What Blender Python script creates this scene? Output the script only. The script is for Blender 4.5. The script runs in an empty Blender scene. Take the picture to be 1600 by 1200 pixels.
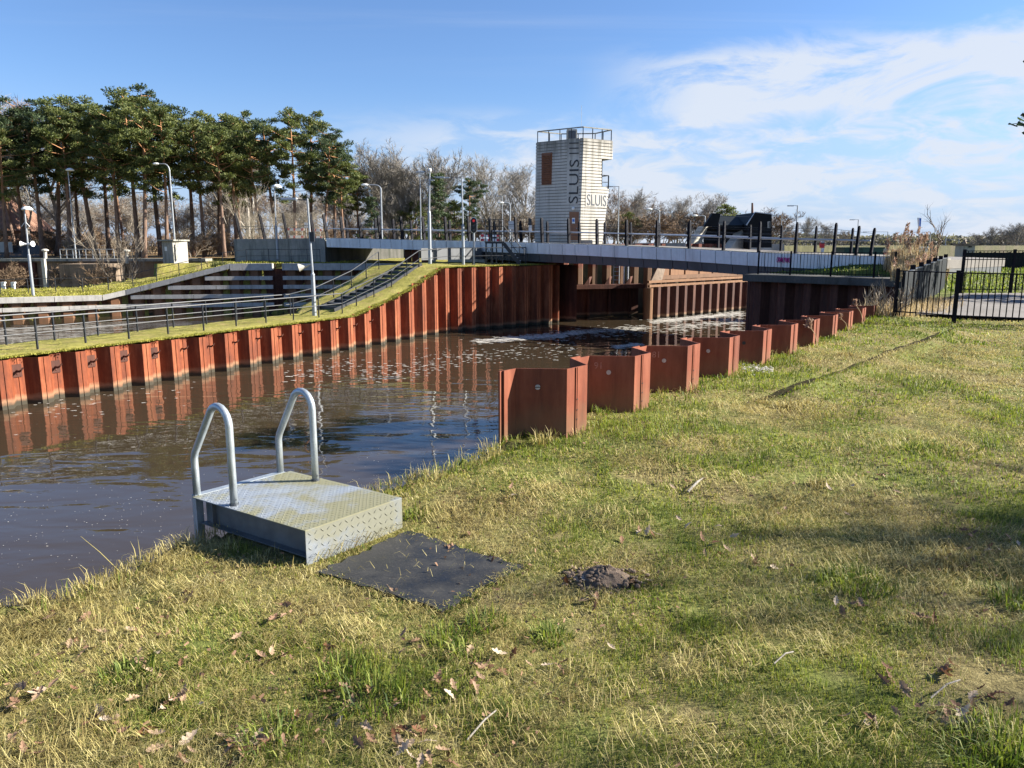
import bpy, bmesh, math, random
import numpy as np
from mathutils import Vector, Matrix
R = math.radians
random.seed(7)
C = bpy.context.scene.collection
SC = bpy.context.scene

# ---------------------------------------------------------------- camera
CAMH = 1.85
PITCH = math.atan(217 / 1200)
cam = bpy.data.cameras.new("camera")
cam.sensor_width = 36.0; cam.lens = 27.0
cam.clip_start = 0.05; cam.clip_end = 3000
camo = bpy.data.objects.new("camera", cam); C.objects.link(camo)
camo.location = (0, 0, CAMH); camo.rotation_euler = (math.pi / 2 - PITCH, 0, 0)
SC.camera = camo

# ---------------------------------------------------------------- sun, sky, exposure
SUN_AZ, SUN_EL = R(6), R(27)          # azimuth measured from +X (right) towards +Y (ahead)
sdir = Vector((math.cos(SUN_EL) * math.cos(SUN_AZ), math.cos(SUN_EL) * math.sin(SUN_AZ), math.sin(SUN_EL)))
sl = bpy.data.lights.new("sun", 'SUN'); sl.energy = 4.8; sl.angle = R(0.53); sl.color = (1.0, 0.93, 0.82)
slo = bpy.data.objects.new("sun", sl); C.objects.link(slo)
slo.rotation_euler = sdir.to_track_quat('Z', 'Y').to_euler()
SC.view_settings.view_transform = 'Standard'; SC.view_settings.look = 'None'
SC.view_settings.exposure = 1.85; SC.view_settings.gamma = 1.0; SC.view_settings.use_curve_mapping = False
SC.cycles.max_bounces = 6; SC.cycles.transparent_max_bounces = 6
SC.cycles.sample_clamp_indirect = 6.0

W_ = bpy.data.worlds.new("World"); SC.world = W_; W_.use_nodes = True
nt = W_.node_tree; nt.nodes.clear()
def wn(t, **k):
    n = nt.nodes.new(t)
    for a, b in k.items(): setattr(n, a, b)
    return n
def wmath(op, a, b=None, c=None):
    n = wn('ShaderNodeMath', operation=op)
    for i, v in enumerate((a, b, c)):
        if v is None: continue
        if isinstance(v, (int, float)): n.inputs[i].default_value = v
        else: nt.links.new(v, n.inputs[i])
    return n.outputs[0]
sky = wn('ShaderNodeTexSky', sky_type='NISHITA', sun_disc=False, sun_elevation=SUN_EL, sun_rotation=R(90) - SUN_AZ,
         air_density=1.0, dust_density=0.35, ozone_density=2.2, altitude=0)
tc = wn('ShaderNodeTexCoord'); sx = wn('ShaderNodeSeparateXYZ'); nt.links.new(tc.outputs['Generated'], sx.inputs[0])
X, Y, Z = sx.outputs
zc = wmath('ADD', wmath('MAXIMUM', Z, 0.0), 0.045)
cx = wmath('DIVIDE', X, zc); cy = wmath('DIVIDE', Y, zc)
cv = wn('ShaderNodeCombineXYZ'); nt.links.new(cx, cv.inputs[0]); nt.links.new(cy, cv.inputs[1])
def wnoise(scale, det, rough, rotz=0, sc=(1, 1, 1), loc=(0, 0, 0), dist=0.0):
    m = wn('ShaderNodeMapping'); m.inputs['Rotation'].default_value = (0, 0, rotz); m.inputs['Scale'].default_value = sc
    m.inputs['Location'].default_value = loc
    nt.links.new(cv.outputs[0], m.inputs[0])
    n = wn('ShaderNodeTexNoise'); n.inputs['Scale'].default_value = scale; n.inputs['Detail'].default_value = det
    n.inputs['Roughness'].default_value = rough; n.inputs['Distortion'].default_value = dist
    nt.links.new(m.outputs[0], n.inputs['Vector']); return n.outputs['Fac']
def wramp(v, a, b, smooth=True):
    n = wn('ShaderNodeMapRange', interpolation_type='SMOOTHSTEP' if smooth else 'LINEAR')
    n.inputs[1].default_value = a; n.inputs[2].default_value = b; nt.links.new(v, n.inputs[0]); return n.outputs[0]
# ripple clouds low on the right, a bank above them, thin cirrus higher on the left
az = wmath('DIVIDE', X, wmath('MAXIMUM', wmath('ADD', Y, 0.12), 0.15))          # tangent of the azimuth
el = Z
right = wramp(az, -0.32, 0.10)
low = wmath('SUBTRACT', 1.0, wramp(el, 0.12, 0.175))
def dnoise(scale, det, rough, rot, sc, dist):
    m = wn('ShaderNodeMapping'); m.inputs['Rotation'].default_value = rot; m.inputs['Scale'].default_value = sc
    nt.links.new(tc.outputs['Generated'], m.inputs[0]); n = wn('ShaderNodeTexNoise'); n.inputs['Scale'].default_value = scale
    n.inputs['Detail'].default_value = det; n.inputs['Roughness'].default_value = rough; n.inputs['Distortion'].default_value = dist
    nt.links.new(m.outputs[0], n.inputs['Vector']); return n.outputs['Fac']
rip = dnoise(13, 5, 0.6, (0, R(12), 0), (1, 1, 3.0), 0.5)
rip2 = wnoise(0.28, 3, 0.5, R(20), (0.6, 1.2, 1), (3, 1, 0))
ripm = wmath('MULTIPLY', wmath('MULTIPLY', wramp(wmath('ADD', wmath('MULTIPLY', rip, 0.65), wmath('MULTIPLY', rip2, 0.42)), 0.44, 0.62), low), right)
veil = wmath('MULTIPLY', wmath('MULTIPLY', wramp(rip2, 0.25, 0.7), low), wmath('MULTIPLY', right, 0.25))
# the long white bank
dz = wmath('SUBTRACT', el, wmath('ADD', 0.180, wmath('MULTIPLY', az, 0.012)))
bn = dnoise(6, 7, 0.62, (0, R(10), 0), (1, 1, 2.4), 0.6)
bandm = wmath('SUBTRACT', 1.0, wramp(wmath('ABSOLUTE', wmath('ADD', dz, wmath('MULTIPLY', wmath('SUBTRACT', bn, 0.5), 0.085))), 0.020, 0.054))
bandm = wmath('MULTIPLY', bandm, wmath('MULTIPLY', wramp(az, 0.06, 0.24), wramp(bn, 0.3, 0.5)))
cir = wnoise(0.5, 6, 0.55, R(-28), (0.35, 2.2, 1), (1, 5, 0), 0.6)
cirm = wmath('MULTIPLY', wramp(cir, 0.5, 0.85), wmath('MULTIPLY', wramp(el, 0.16, 0.3), 0.5))
hz = wmath('MULTIPLY', wmath('SUBTRACT', 1.0, wramp(el, 0.0, 0.2)), 0.75)
cm = wmath('MINIMUM', wmath('ADD', wmath('ADD', ripm, veil), wmath('ADD', wmath('MULTIPLY', bandm, 1.0), cirm)), 0.92)
hue = wn('ShaderNodeMixRGB', blend_type='MULTIPLY'); hue.inputs[0].default_value = 1.0
nt.links.new(sky.outputs[0], hue.inputs[1]); hue.inputs[2].default_value = (0.64, 0.78, 1.02, 1)
mx0 = wn('ShaderNodeMixRGB'); nt.links.new(hz, mx0.inputs[0]); nt.links.new(hue.outputs[0], mx0.inputs[1])
mx0.inputs[2].default_value = (2.6, 3.3, 4.9, 1)
mx = wn('ShaderNodeMixRGB'); nt.links.new(cm, mx.inputs[0]); nt.links.new(mx0.outputs[0], mx.inputs[1])
mx.inputs[2].default_value = (4.15, 4.5, 5.1, 1)
bg = wn('ShaderNodeBackground'); bg.inputs[1].default_value = 0.051
nt.links.new(mx.outputs[0], bg.inputs[0])
wo = wn('ShaderNodeOutputWorld'); nt.links.new(bg.outputs[0], wo.inputs[0])

# ---------------------------------------------------------------- measuring helpers (camera model of the photograph)
_c, _s = math.cos(PITCH), math.sin(PITCH)
def _ray(px, py):
    u = (px - 800) / 1200; v = (600 - py) / 1200
    return u, _c + v * _s, -_s + v * _c
def P(px, py, z):
    r = _ray(px, py); t = (z - CAMH) / r[2]; return Vector((r[0] * t, r[1] * t, z))
def D(px, py, Yd):
    r = _ray(px, py); t = Yd / r[1]; return Vector((r[0] * t, Yd, CAMH + r[2] * t))
def lerp(a, b, t): return a + (b - a) * t
def interp(x, xs, ys): return float(np.interp(x, xs, ys))

# ---------------------------------------------------------------- mesh builder
class MB:
    def __init__(s): s.v = []; s.f = []
    def add(s, vs, fs):
        b = len(s.v); s.v += [tuple(v) for v in vs]; s.f += [tuple(i + b for i in f) for f in fs]; return s
    def box(s, c, sx, sy, sz, rz=0.0, rx=0.0, ry=0.0):
        m = Matrix.Rotation(rz, 3, 'Z') @ Matrix.Rotation(ry, 3, 'Y') @ Matrix.Rotation(rx, 3, 'X'); c = Vector(c)
        vs = [c + m @ Vector((x * sx / 2, y * sy / 2, z * sz / 2)) for x in (-1, 1) for y in (-1, 1) for z in (-1, 1)]
        return s.add(vs, [(0, 1, 3, 2), (4, 6, 7, 5), (0, 4, 5, 1), (2, 3, 7, 6), (0, 2, 6, 4), (1, 5, 7, 3)])
    def beam(s, a, b, w, h, up=(0, 0, 1)):
        a, b, up = Vector(a), Vector(b), Vector(up); d = (b - a).normalized(); sd = d.cross(up)
        if sd.length < 1e-4: sd = d.cross(Vector((0, 1, 0)))
        sd.normalize(); u = sd.cross(d)
        vs = [p + sd * (i * w / 2) + u * (j * h / 2) for p in (a, b) for i in (-1, 1) for j in (-1, 1)]
        return s.add(vs, [(0, 1, 3, 2), (4, 6, 7, 5), (0, 4, 5, 1), (2, 3, 7, 6), (0, 2, 6, 4), (1, 5, 7, 3)])
    def tube(s, pts, r, n=8, cap=True):
        pts = [Vector(p) for p in pts]; k = len(pts)
        rs = r if isinstance(r, (list, tuple)) else [r] * k
        base = len(s.v); pu = None
        for i, p in enumerate(pts):
            d = (pts[min(i + 1, k - 1)] - pts[max(i - 1, 0)])
            d = d.normalized() if d.length > 1e-9 else Vector((0, 0, 1))
            if pu is None:
                pu = d.orthogonal().normalized()
            else:
                pu = (pu - d * pu.dot(d)); pu = pu.normalized() if pu.length > 1e-6 else d.orthogonal().normalized()
            w = d.cross(pu)
            for j in range(n):
                a = 2 * math.pi * j / n
                s.v.append(tuple(p + (pu * math.cos(a) + w * math.sin(a)) * rs[i]))
        for i in range(k - 1):
            for j in range(n):
                a = base + i * n + j; b = base + i * n + (j + 1) % n
                s.f.append((a, b, b + n, a + n))
        if cap:
            s.f.append(tuple(base + j for j in reversed(range(n)))); s.f.append(tuple(base + (k - 1) * n + j for j in range(n)))
        return s
    def prism(s, poly, z0, z1):
        n = len(poly)
        f0 = (lambda p: z0(p)) if callable(z0) else (lambda p: z0)
        f1 = (lambda p: z1(p)) if callable(z1) else (lambda p: z1)
        vs = [(p[0], p[1], f0(p)) for p in poly] + [(p[0], p[1], f1(p)) for p in poly]
        fs = [tuple(reversed(range(n))), tuple(range(n, 2 * n))] + [(i, (i + 1) % n, n + (i + 1) % n, n + i) for i in range(n)]
        return s.add(vs, fs)
    def slab(s, poly3, thick):              # planar polygon in 3D, extruded by vector thick
        n = len(poly3); t = Vector(thick)
        vs = [Vector(p) for p in poly3] + [Vector(p) + t for p in poly3]
        fs = [tuple(reversed(range(n))), tuple(range(n, 2 * n))] + [(i, (i + 1) % n, n + (i + 1) % n, n + i) for i in range(n)]
        return s.add(vs, fs)
    def sphere(s, c, r, n=10, m=6, sc=(1, 1, 1)):
        c = Vector(c); b = len(s.v)
        for i in range(m + 1):
            t = math.pi * i / m
            for j in range(n):
                a = 2 * math.pi * j / n
                s.v.append((c.x + r * sc[0] * math.sin(t) * math.cos(a), c.y + r * sc[1] * math.sin(t) * math.sin(a), c.z + r * sc[2] * math.cos(t)))
        for i in range(m):
            for j in range(n):
                s.f.append((b + i * n + j, b + (i + 1) * n + j, b + (i + 1) * n + (j + 1) % n, b + i * n + (j + 1) % n))
        return s
    def disc(s, c, nrm, r, t, n=14):
        c = Vector(c); nrm = Vector(nrm).normalized()
        return s.tube([c, c + nrm * t], r, n)

LOC = {}
def root_loc(o):
    while o is not None:
        if o.name in LOC: return LOC[o.name]
        o = o.parent
    return Vector((0, 0, 0))
def mesh_obj(name, me, mat, parent=None):
    o = bpy.data.objects.new(name, me); C.objects.link(o)
    if mat: me.materials.append(mat)
    if parent is not None: o.parent = parent
    return o
def build(name, mb, mat, parent=None, loc=None, smooth=False, bevel=0.0, local=False):
    org = root_loc(parent) if parent is not None else (Vector(loc) if loc is not None else Vector((0, 0, 0)))
    vs = np.array(mb.v, dtype=float)
    if not local: vs = vs - np.array(org)
    me = bpy.data.meshes.new(name); me.from_pydata(vs.tolist(), [], mb.f)
    if smooth:
        me.polygons.foreach_set('use_smooth', [True] * len(me.polygons))
    bm = bmesh.new(); bm.from_mesh(me); bmesh.ops.recalc_face_normals(bm, faces=bm.faces[:])
    if bevel > 0:
        ed = [e for e in bm.edges if len(e.link_faces) == 2 and e.calc_face_angle(0) > 0.6]
        bmesh.ops.bevel(bm, geom=ed, offset=bevel, segments=2, affect='EDGES', clamp_overlap=True)
    bm.to_mesh(me); bm.free()
    o = mesh_obj(name, me, mat, parent)
    if parent is None:
        o.location = org; LOC[o.name] = org
    return o
def tag(o, label=None, cat=None, group=None, kind=None):
    if label: o['label'] = label
    if cat: o['category'] = cat
    if group: o['group'] = group
    if kind: o['kind'] = kind
    return o
def thing(name, loc, label, cat, group=None):
    o = bpy.data.objects.new(name, None); C.objects.link(o); o.location = loc; o.empty_display_size = 0.2
    LOC[o.name] = Vector(loc); return tag(o, label, cat, group)
def copy_tree(o, parent=None):
    c = o.copy(); C.objects.link(c)
    if parent is not None: c.parent = parent
    for ch in list(o.children): copy_tree(ch, c)
    return c
def np_mesh(name, verts, faces_per, nf, idx, mat):
    """verts (n,3); idx flat vertex indices of nf faces with faces_per corners each"""
    me = bpy.data.meshes.new(name)
    me.vertices.add(len(verts)); me.vertices.foreach_set('co', np.asarray(verts, dtype=np.float32).ravel())
    me.loops.add(nf * faces_per); me.loops.foreach_set('vertex_index', np.asarray(idx, dtype=np.int32).ravel())
    me.polygons.add(nf)
    me.polygons.foreach_set('loop_start', np.arange(0, nf * faces_per, faces_per, dtype=np.int32))
    me.polygons.foreach_set('loop_total', np.full(nf, faces_per, dtype=np.int32))
    me.update(calc_edges=True)
    if mat: me.materials.append(mat)
    return me

# ---------------------------------------------------------------- materials
class NT:
    def __init__(s, name):
        s.m = bpy.data.materials.new(name); s.m.use_nodes = True; s.t = s.m.node_tree
        s.b = s.t.nodes['Principled BSDF']; s.out = s.t.nodes['Material Output']
    def n(s, t, **k):
        n = s.t.nodes.new(t)
        for a, b in k.items(): setattr(n, a, b)
        return n
    def l(s, a, b): s.t.links.new(a, b)
    def pos(s): return s.n('ShaderNodeNewGeometry').outputs['Position']
    def obj(s): return s.n('ShaderNodeTexCoord').outputs['Object']
    def noise(s, vec, scale, det=4, rough=0.55, sc=(1, 1, 1), dist=0.0):
        m = s.n('ShaderNodeMapping'); m.inputs['Scale'].default_value = sc; s.l(vec, m.inputs[0])
        n = s.n('ShaderNodeTexNoise'); n.inputs['Scale'].default_value = scale; n.inputs['Detail'].default_value = det
        n.inputs['Roughness'].default_value = rough; n.inputs['Distortion'].default_value = dist
        s.l(m.outputs[0], n.inputs['Vector']); return n.outputs['Fac']
    def ramp(s, v, stops):
        n = s.n('ShaderNodeValToRGB'); e = n.color_ramp.elements
        while len(e) < len(stops): e.new(0.5)
        for el, (p, c) in zip(e, stops):
            el.position = p; el.color = (*c, 1) if len(c) == 3 else c
        s.l(v, n.inputs[0]); return n.outputs[0]
    def rng(s, v, a, b, c=0.0, d=1.0):
        n = s.n('ShaderNodeMapRange'); n.inputs[1].default_value = a; n.inputs[2].default_value = b
        n.inputs[3].default_value = c; n.inputs[4].default_value = d; s.l(v, n.inputs[0]); return n.outputs[0]
    def math(s, op, a, b=None):
        n = s.n('ShaderNodeMath', operation=op)
        for i, v in enumerate((a, b)):
            if v is None: continue
            if isinstance(v, (int, float)): n.inputs[i].default_value = v
            else: s.l(v, n.inputs[i])
        return n.outputs[0]
    def mix(s, f, a, b, mode='MIX'):
        n = s.n('ShaderNodeMixRGB', blend_type=mode)
        for i, v in enumerate((f, a, b)):
            if isinstance(v, (int, float)): n.inputs[i].default_value = v
            elif isinstance(v, tuple): n.inputs[i].default_value = (*v, 1)
            else: s.l(v, n.inputs[i])
        return n.outputs[0]
    def bump(s, h, strength, dist=0.02):
        n = s.n('ShaderNodeBump'); n.inputs['Strength'].default_value = strength; n.inputs['Distance'].default_value = dist
        s.l(h, n.inputs['Height']); s.l(n.outputs[0], s.b.inputs['Normal']); return n
    def z(s, vec):
        n = s.n('ShaderNodeSeparateXYZ'); s.l(vec, n.inputs[0]); return n.outputs[2]
    def rnd(s): return s.n('ShaderNodeNewGeometry').outputs['Random Per Island']
    def orand(s): return s.n('ShaderNodeObjectInfo').outputs['Random']
    def fin(s, col=None, rough=0.6, metal=0.0, spec=None):
        if col is not None:
            if isinstance(col, tuple): s.b.inputs['Base Color'].default_value = (*col, 1)
            else: s.l(col, s.b.inputs['Base Color'])
        if isinstance(rough, (int, float)): s.b.inputs['Roughness'].default_value = rough
        else: s.l(rough, s.b.inputs['Roughness'])
        s.b.inputs['Metallic'].default_value = metal
        if spec is not None: s.b.inputs['Specular IOR Level'].default_value = spec
        return s.m
    def translucent(s, col, f):
        tr = s.n('ShaderNodeBsdfTranslucent')
        if isinstance(col, tuple): tr.inputs[0].default_value = (*col, 1)
        else: s.l(col, tr.inputs[0])
        ms = s.n('ShaderNodeMixShader'); ms.inputs[0].default_value = f
        s.l(s.b.outputs[0], ms.inputs[1]); s.l(tr.outputs[0], ms.inputs[2]); s.l(ms.outputs[0], s.out.inputs['Surface'])

def simple(name, col, rough=0.5, metal=0.0, var=0.25, scale=3.0, bump=0.0, spec=None):
    t = NT(name); p = t.pos()
    n = t.noise(p, scale, 5, 0.6)
    lo = tuple(c * (1 - var) for c in col); hi = tuple(min(1, c * (1 + var)) for c in col)
    c = t.ramp(n, [(0.3, lo), (0.7, hi)])
    if bump: t.bump(t.noise(p, scale * 6, 4), bump, 0.01)
    return t.fin(c, rough, metal, spec)

def rust(name, dark, mid, light, wet=None, streak=2.2, rough=0.75):
    t = NT(name); p = t.pos()
    n1 = t.noise(p, streak, 6, 0.65, (1.6, 1.6, 0.18)); n2 = t.noise(p, 9, 5, 0.7, (1, 1, 0.5)); n3 = t.noise(p, 0.7, 3, 0.5)
    v = t.math('ADD', t.math('MULTIPLY', n1, 0.58), t.math('ADD', t.math('MULTIPLY', n2, 0.22), t.math('MULTIPLY', n3, 0.2)))
    v = t.math('ADD', v, t.math('MULTIPLY', t.math('SUBTRACT', t.orand(), 0.5), 0.09))
    c = t.ramp(v, [(0.36, dark), (0.5, mid), (0.63, light)])
    runs = t.noise(p, 7, 4, 0.7, (2.2, 2.2, 0.07))
    c = t.mix(t.math('MULTIPLY', t.rng(runs, 0.56, 0.72), 0.45), c, light)
    c = t.mix(t.math('MULTIPLY', t.rng(runs, 0.42, 0.30), 0.5), c, dark)
    if wet is None:
        c = t.mix(t.math('MULTIPLY', t.rng(t.math('ADD', t.z(p), t.math('MULTIPLY', t.noise(p, 5, 4), 0.35)), 0.62, 0.32), 0.55), c, (0.13, 0.095, 0.05))
    if wet is not None:               # algae band just above the water
        zz = t.math('ADD', t.z(p), t.math('MULTIPLY', t.math('SUBTRACT', t.noise(p, 3, 4, 0.7), 0.5), 0.22))
        c = t.mix(t.math('MULTIPLY', t.rng(zz, wet + 0.36, wet + 0.24), .55), c, (0.30, 0.19, 0.11))
        c = t.mix(t.rng(zz, wet + 0.22, wet + 0.10), c, (0.040, 0.034, 0.022))
    t.bump(n2, 0.12, 0.01)
    return t.fin(c, rough, 0.0, 0.3)

WAT = -3.1
M = {}
M['rust_far'] = rust('orange_rust_steel', (0.085, 0.022, 0.010), (0.185, 0.046, 0.016), (0.29, 0.095, 0.040), WAT)
M['rust_near'] = rust('brown_rust_steel', (0.085, 0.021, 0.010), (0.16, 0.040, 0.018), (0.24, 0.075, 0.038), None, 2.6, 0.6)
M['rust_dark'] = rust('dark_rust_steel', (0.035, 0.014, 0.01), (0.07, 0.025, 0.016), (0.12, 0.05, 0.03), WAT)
M['rust_red'] = rust('red_brown_steel', (0.06, 0.017, 0.010), (0.12, 0.033, 0.019), (0.20, 0.075, 0.045))
M['rust_pale'] = rust('pale_orange_steel', (0.13, 0.038, 0.016), (0.22, 0.072, 0.032), (0.31, 0.135, 0.065))
M['dark_metal'] = simple('dark_blue_grey_paint', (0.018, 0.021, 0.027), 0.45, 0.0, 0.3, 4)
M['navy'] = simple('black_navy_paint', (0.0065, 0.0068, 0.011), 0.6, 0.0, 0.3, 4, spec=0.1)
M['rail_grey'] = simple('grey_rail_steel', (0.075, 0.085, 0.10), 0.45, 0.3, 0.3, 6)
M['light_steel'] = simple('light_steel', (0.45, 0.47, 0.5), 0.4, 0.3, 0.15, 4)
M['galv'] = simple('galvanised_pole', (0.29, 0.315, 0.34), 0.45, 0.4, 0.15, 8)
M['white'] = simple('white_paint', (0.75, 0.75, 0.72), 0.5, 0.0, 0.1, 4)
M['red'] = simple('red_paint', (0.62, 0.03, 0.035), 0.5, 0.0, 0.1, 4)
M['black'] = simple('black_plastic', (0.012, 0.012, 0.013), 0.5, 0.0, 0.2, 4)
M['door'] = simple('brown_door_paint', (0.22, 0.09, 0.035), 0.5, 0.0, 0.15, 3)
M['sign_blue'] = simple('blue_sign', (0.03, 0.14, 0.5), 0.4, 0.0, 0.1, 4)
M['louvre'] = simple('rust_brown_louvre', (0.20, 0.075, 0.03), 0.6, 0.0, 0.25, 5)
M['green_box'] = simple('green_container', (0.02, 0.075, 0.05), 0.5, 0.0, 0.2, 2)
M['brick'] = simple('orange_brick_roof', (0.19, 0.10, 0.065), 0.85, 0.0, 0.25, 3)
M['glass'] = simple('dark_glass', (0.02, 0.025, 0.03), 0.06, 0.0, 0.1, 1)
M['lens_off'] = simple('unlit_lens', (0.05, 0.05, 0.05), 0.25, 0.0, 0.1, 1)
M['pink'] = simple('magenta_spray', (0.5, 0.04, 0.24), 0.6, 0.0, 0.2, 6)
M['chalk'] = simple('chalk_mark', (0.34, 0.17, 0.12), 0.9, 0.0, 0.4, 40)
M['plug'] = simple('pale_plug', (0.4, 0.36, 0.32), 0.8, 0.0, 0.3, 30)
M['galv_shade'] = simple('shaded_galvanised_channel', (0.13, 0.14, 0.145), 0.6, 0.2, 0.25, 8)  # galvanised steel with the shade below the deck put into its colour
M['letter'] = simple('dark_grey_lettering', (0.035, 0.035, 0.037), 0.7, 0, 0.1, 3)
M['joint'] = simple('dirty_joint_concrete', (0.17, 0.16, 0.14), 0.9, 0, 0.3, 3)
M['mesh_wire'] = simple('tan_wire', (0.30, 0.26, 0.18), 0.6, 0.0, 0.2, 6)
M['black_clad'] = simple('black_cladding', (0.010, 0.0105, 0.012), 0.6, 0.0, 0.3, 2, spec=0.15)
M['panel_slate'] = simple('slate_panel', (0.010, 0.0135, 0.016), 0.7, 0.0, 0.25, 5, 0.1, spec=0.1)
def lamp_mat():
    t = NT('red_lamp_light'); t.b.inputs['Emission Color'].default_value = (1, 0.03, 0.04, 1); t.b.inputs['Emission Strength'].default_value = 0.10
    return t.fin((0.5, 0.02, 0.02), 0.3)
M['red_lamp'] = lamp_mat()

def concrete(name, a, b, stain=(0.06, 0.065, 0.05), amt=0.6, sc=1.0):
    t = NT(name); p = t.pos()
    n1 = t.noise(p, 1.2 * sc, 6, 0.65); n2 = t.noise(p, 14 * sc, 4, 0.6); s = t.noise(p, 1.6 * sc, 5, 0.7, (1.5, 1.5, 0.14))
    c = t.ramp(t.math('ADD', t.math('MULTIPLY', n1, 0.65), t.math('MULTIPLY', n2, 0.35)), [(0.35, a), (0.65, b)])
    c = t.mix(t.math('MULTIPLY', t.rng(s, 0.5, 0.72), amt), c, stain)
    t.bump(n2, 0.15, 0.01)
    return t.fin(c, 0.88, 0, 0.25)
M['concrete'] = concrete('weathered_concrete', (0.27, 0.26, 0.23), (0.40, 0.385, 0.34))
M['concrete_dirty'] = concrete('stained_concrete', (0.19, 0.19, 0.17), (0.32, 0.31, 0.27), (0.045, 0.05, 0.04), 0.85)
M['concrete_light'] = concrete('pale_concrete', (0.40, 0.38, 0.33), (0.52, 0.50, 0.44), (0.2, 0.19, 0.16), 0.5)
M['concrete_dark'] = concrete('shade_dark_concrete', (0.06, 0.06, 0.055), (0.11, 0.105, 0.095), (0.03, 0.035, 0.025), 0.8)  # concrete with the shade under the bridge put into its colour
M['brown_conc'] = concrete('brown_old_concrete', (0.15, 0.11, 0.08), (0.26, 0.2, 0.15), (0.05, 0.045, 0.035), 0.8)
M['plank'] = concrete('grey_plank', (0.32, 0.31, 0.285), (0.47, 0.455, 0.425), (0.12, 0.115, 0.10), 0.6, 2.0)
def tower_mat():
    t = NT('ribbed_pale_concrete'); p = t.pos()
    n1 = t.noise(p, 1.0, 6, 0.65); s = t.noise(p, 1.1, 5, 0.7, (2.2, 2.2, 0.12)); g = t.noise(p, 9, 5, 0.7)
    c = t.ramp(n1, [(0.35, (0.45, 0.43, 0.38)), (0.65, (0.55, 0.525, 0.475))])
    top = t.rng(t.z(p), 7.6, 9.2)
    st = t.math('MULTIPLY', t.rng(t.math('ADD', s, t.math('MULTIPLY', top, 0.22)), 0.5, 0.78), 0.75)
    c = t.mix(st, c, (0.10, 0.095, 0.075))
    c = t.mix(t.math('MULTIPLY', t.rng(g, 0.55, 0.8), 0.3), c, (0.2, 0.19, 0.15))
    return t.fin(c, 0.85, 0, 0.25)
M['tower'] = tower_mat()
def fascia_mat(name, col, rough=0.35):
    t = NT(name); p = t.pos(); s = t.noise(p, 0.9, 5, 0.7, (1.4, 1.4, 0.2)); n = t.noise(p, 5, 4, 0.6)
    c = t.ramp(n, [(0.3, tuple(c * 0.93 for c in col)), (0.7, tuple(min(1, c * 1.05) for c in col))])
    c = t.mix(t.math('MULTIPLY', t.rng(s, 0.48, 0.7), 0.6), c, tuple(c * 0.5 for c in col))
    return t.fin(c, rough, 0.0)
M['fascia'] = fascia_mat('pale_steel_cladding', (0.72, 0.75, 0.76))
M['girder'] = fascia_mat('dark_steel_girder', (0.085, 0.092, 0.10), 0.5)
def deckplate_mat(name, teardrop):
    """galvanised steel with olive algae in broad patches"""
    t = NT(name); p = t.obj()
    n = t.noise(p, 2.6, 5, 0.6, dist=0.5); f = t.noise(p, 26, 4, 0.7)
    base = t.ramp(f, [(0.3, (0.22, 0.25, 0.285)), (0.7, (0.30, 0.33, 0.365))])
    al = t.math('MULTIPLY', t.rng(t.math('ADD', t.math('MULTIPLY', n, 0.8), t.math('MULTIPLY', f, 0.2)), 0.43, 0.56), 0.78 if teardrop else 0.6)
    c = t.mix(al, base, (0.19, 0.175, 0.065))
    if not teardrop: c = t.mix(1.0, c, (0.74, 0.74, 0.74), 'MULTIPLY')
    r = t.math('ADD', t.math('MULTIPLY', al, 0.4), 0.38)
    t.bump(f, 0.06, 0.004)
    return t.fin(c, r, 0.2)
M['deckplate'] = deckplate_mat('galvanised_tread_plate', True)
M['apron'] = deckplate_mat('galvanised_apron_plate', False)
def tube_mat():
    t = NT('galvanised_tube'); p = t.obj(); n = t.noise(p, 14, 5, 0.6, (1, 1, 0.5)); f = t.noise(p, 90, 2)
    c = t.ramp(t.math('ADD', t.math('MULTIPLY', n, 0.7), t.math('MULTIPLY', f, 0.3)), [(0.35, (0.30, 0.34, 0.37)), (0.65, (0.47, 0.52, 0.55))])
    t.bump(n, 0.05, 0.004)
    return t.fin(c, 0.42, 0.6)
M['tube'] = tube_mat()
def mat_mat():
    t = NT('black_rubber_mat'); p = t.pos(); n = t.noise(p, 5, 6, 0.65); f = t.noise(p, 60, 4, 0.7)
    c = t.ramp(n, [(0.35, (0.014, 0.0145, 0.015)), (0.7, (0.036, 0.036, 0.035))])
    c = t.mix(t.math('MULTIPLY', t.rng(f, 0.58, 0.72), 0.5), c, (0.13, 0.115, 0.085))
    t.bump(f, 0.3, 0.005)
    return t.fin(c, t.rng(n, 0.35, 0.65, 0.38, 0.8), 0, 0.4)
M['rubber'] = mat_mat()
def water_mat():
    t = NT('brown_canal_water'); p = t.pos()
    a = t.noise(p, 0.55, 2, 0.45, (0.8, 1.7, 1), 0.6); b = t.noise(p, 2.0, 3, 0.5, (0.8, 1.6, 1), 0.3); big = t.noise(p, 0.09, 2, 0.5)
    amp = t.rng(big, 0.35, 0.65, 0.45, 1.1)
    h = t.math('MULTIPLY', t.math('ADD', t.math('MULTIPLY', a, 0.85), t.math('MULTIPLY', b, 0.11)), amp)
    t.bump(h, 1.0, 0.055)
    t.b.inputs['IOR'].default_value = 1.40
    sp = t.noise(p, 11, 2, 0.6)      # tiny specks of froth floating on it
    msk = t.math('MULTIPLY', t.rng(sp, 0.75, 0.765), t.rng(t.noise(p, 0.5, 3), 0.42, 0.6))
    c = t.mix(msk, (0.042, 0.031, 0.019), (0.5, 0.48, 0.43))
    return t.fin(c, t.math('ADD', t.math('MULTIPLY', msk, 0.6), 0.015), 0)
M['water'] = water_mat()
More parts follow.
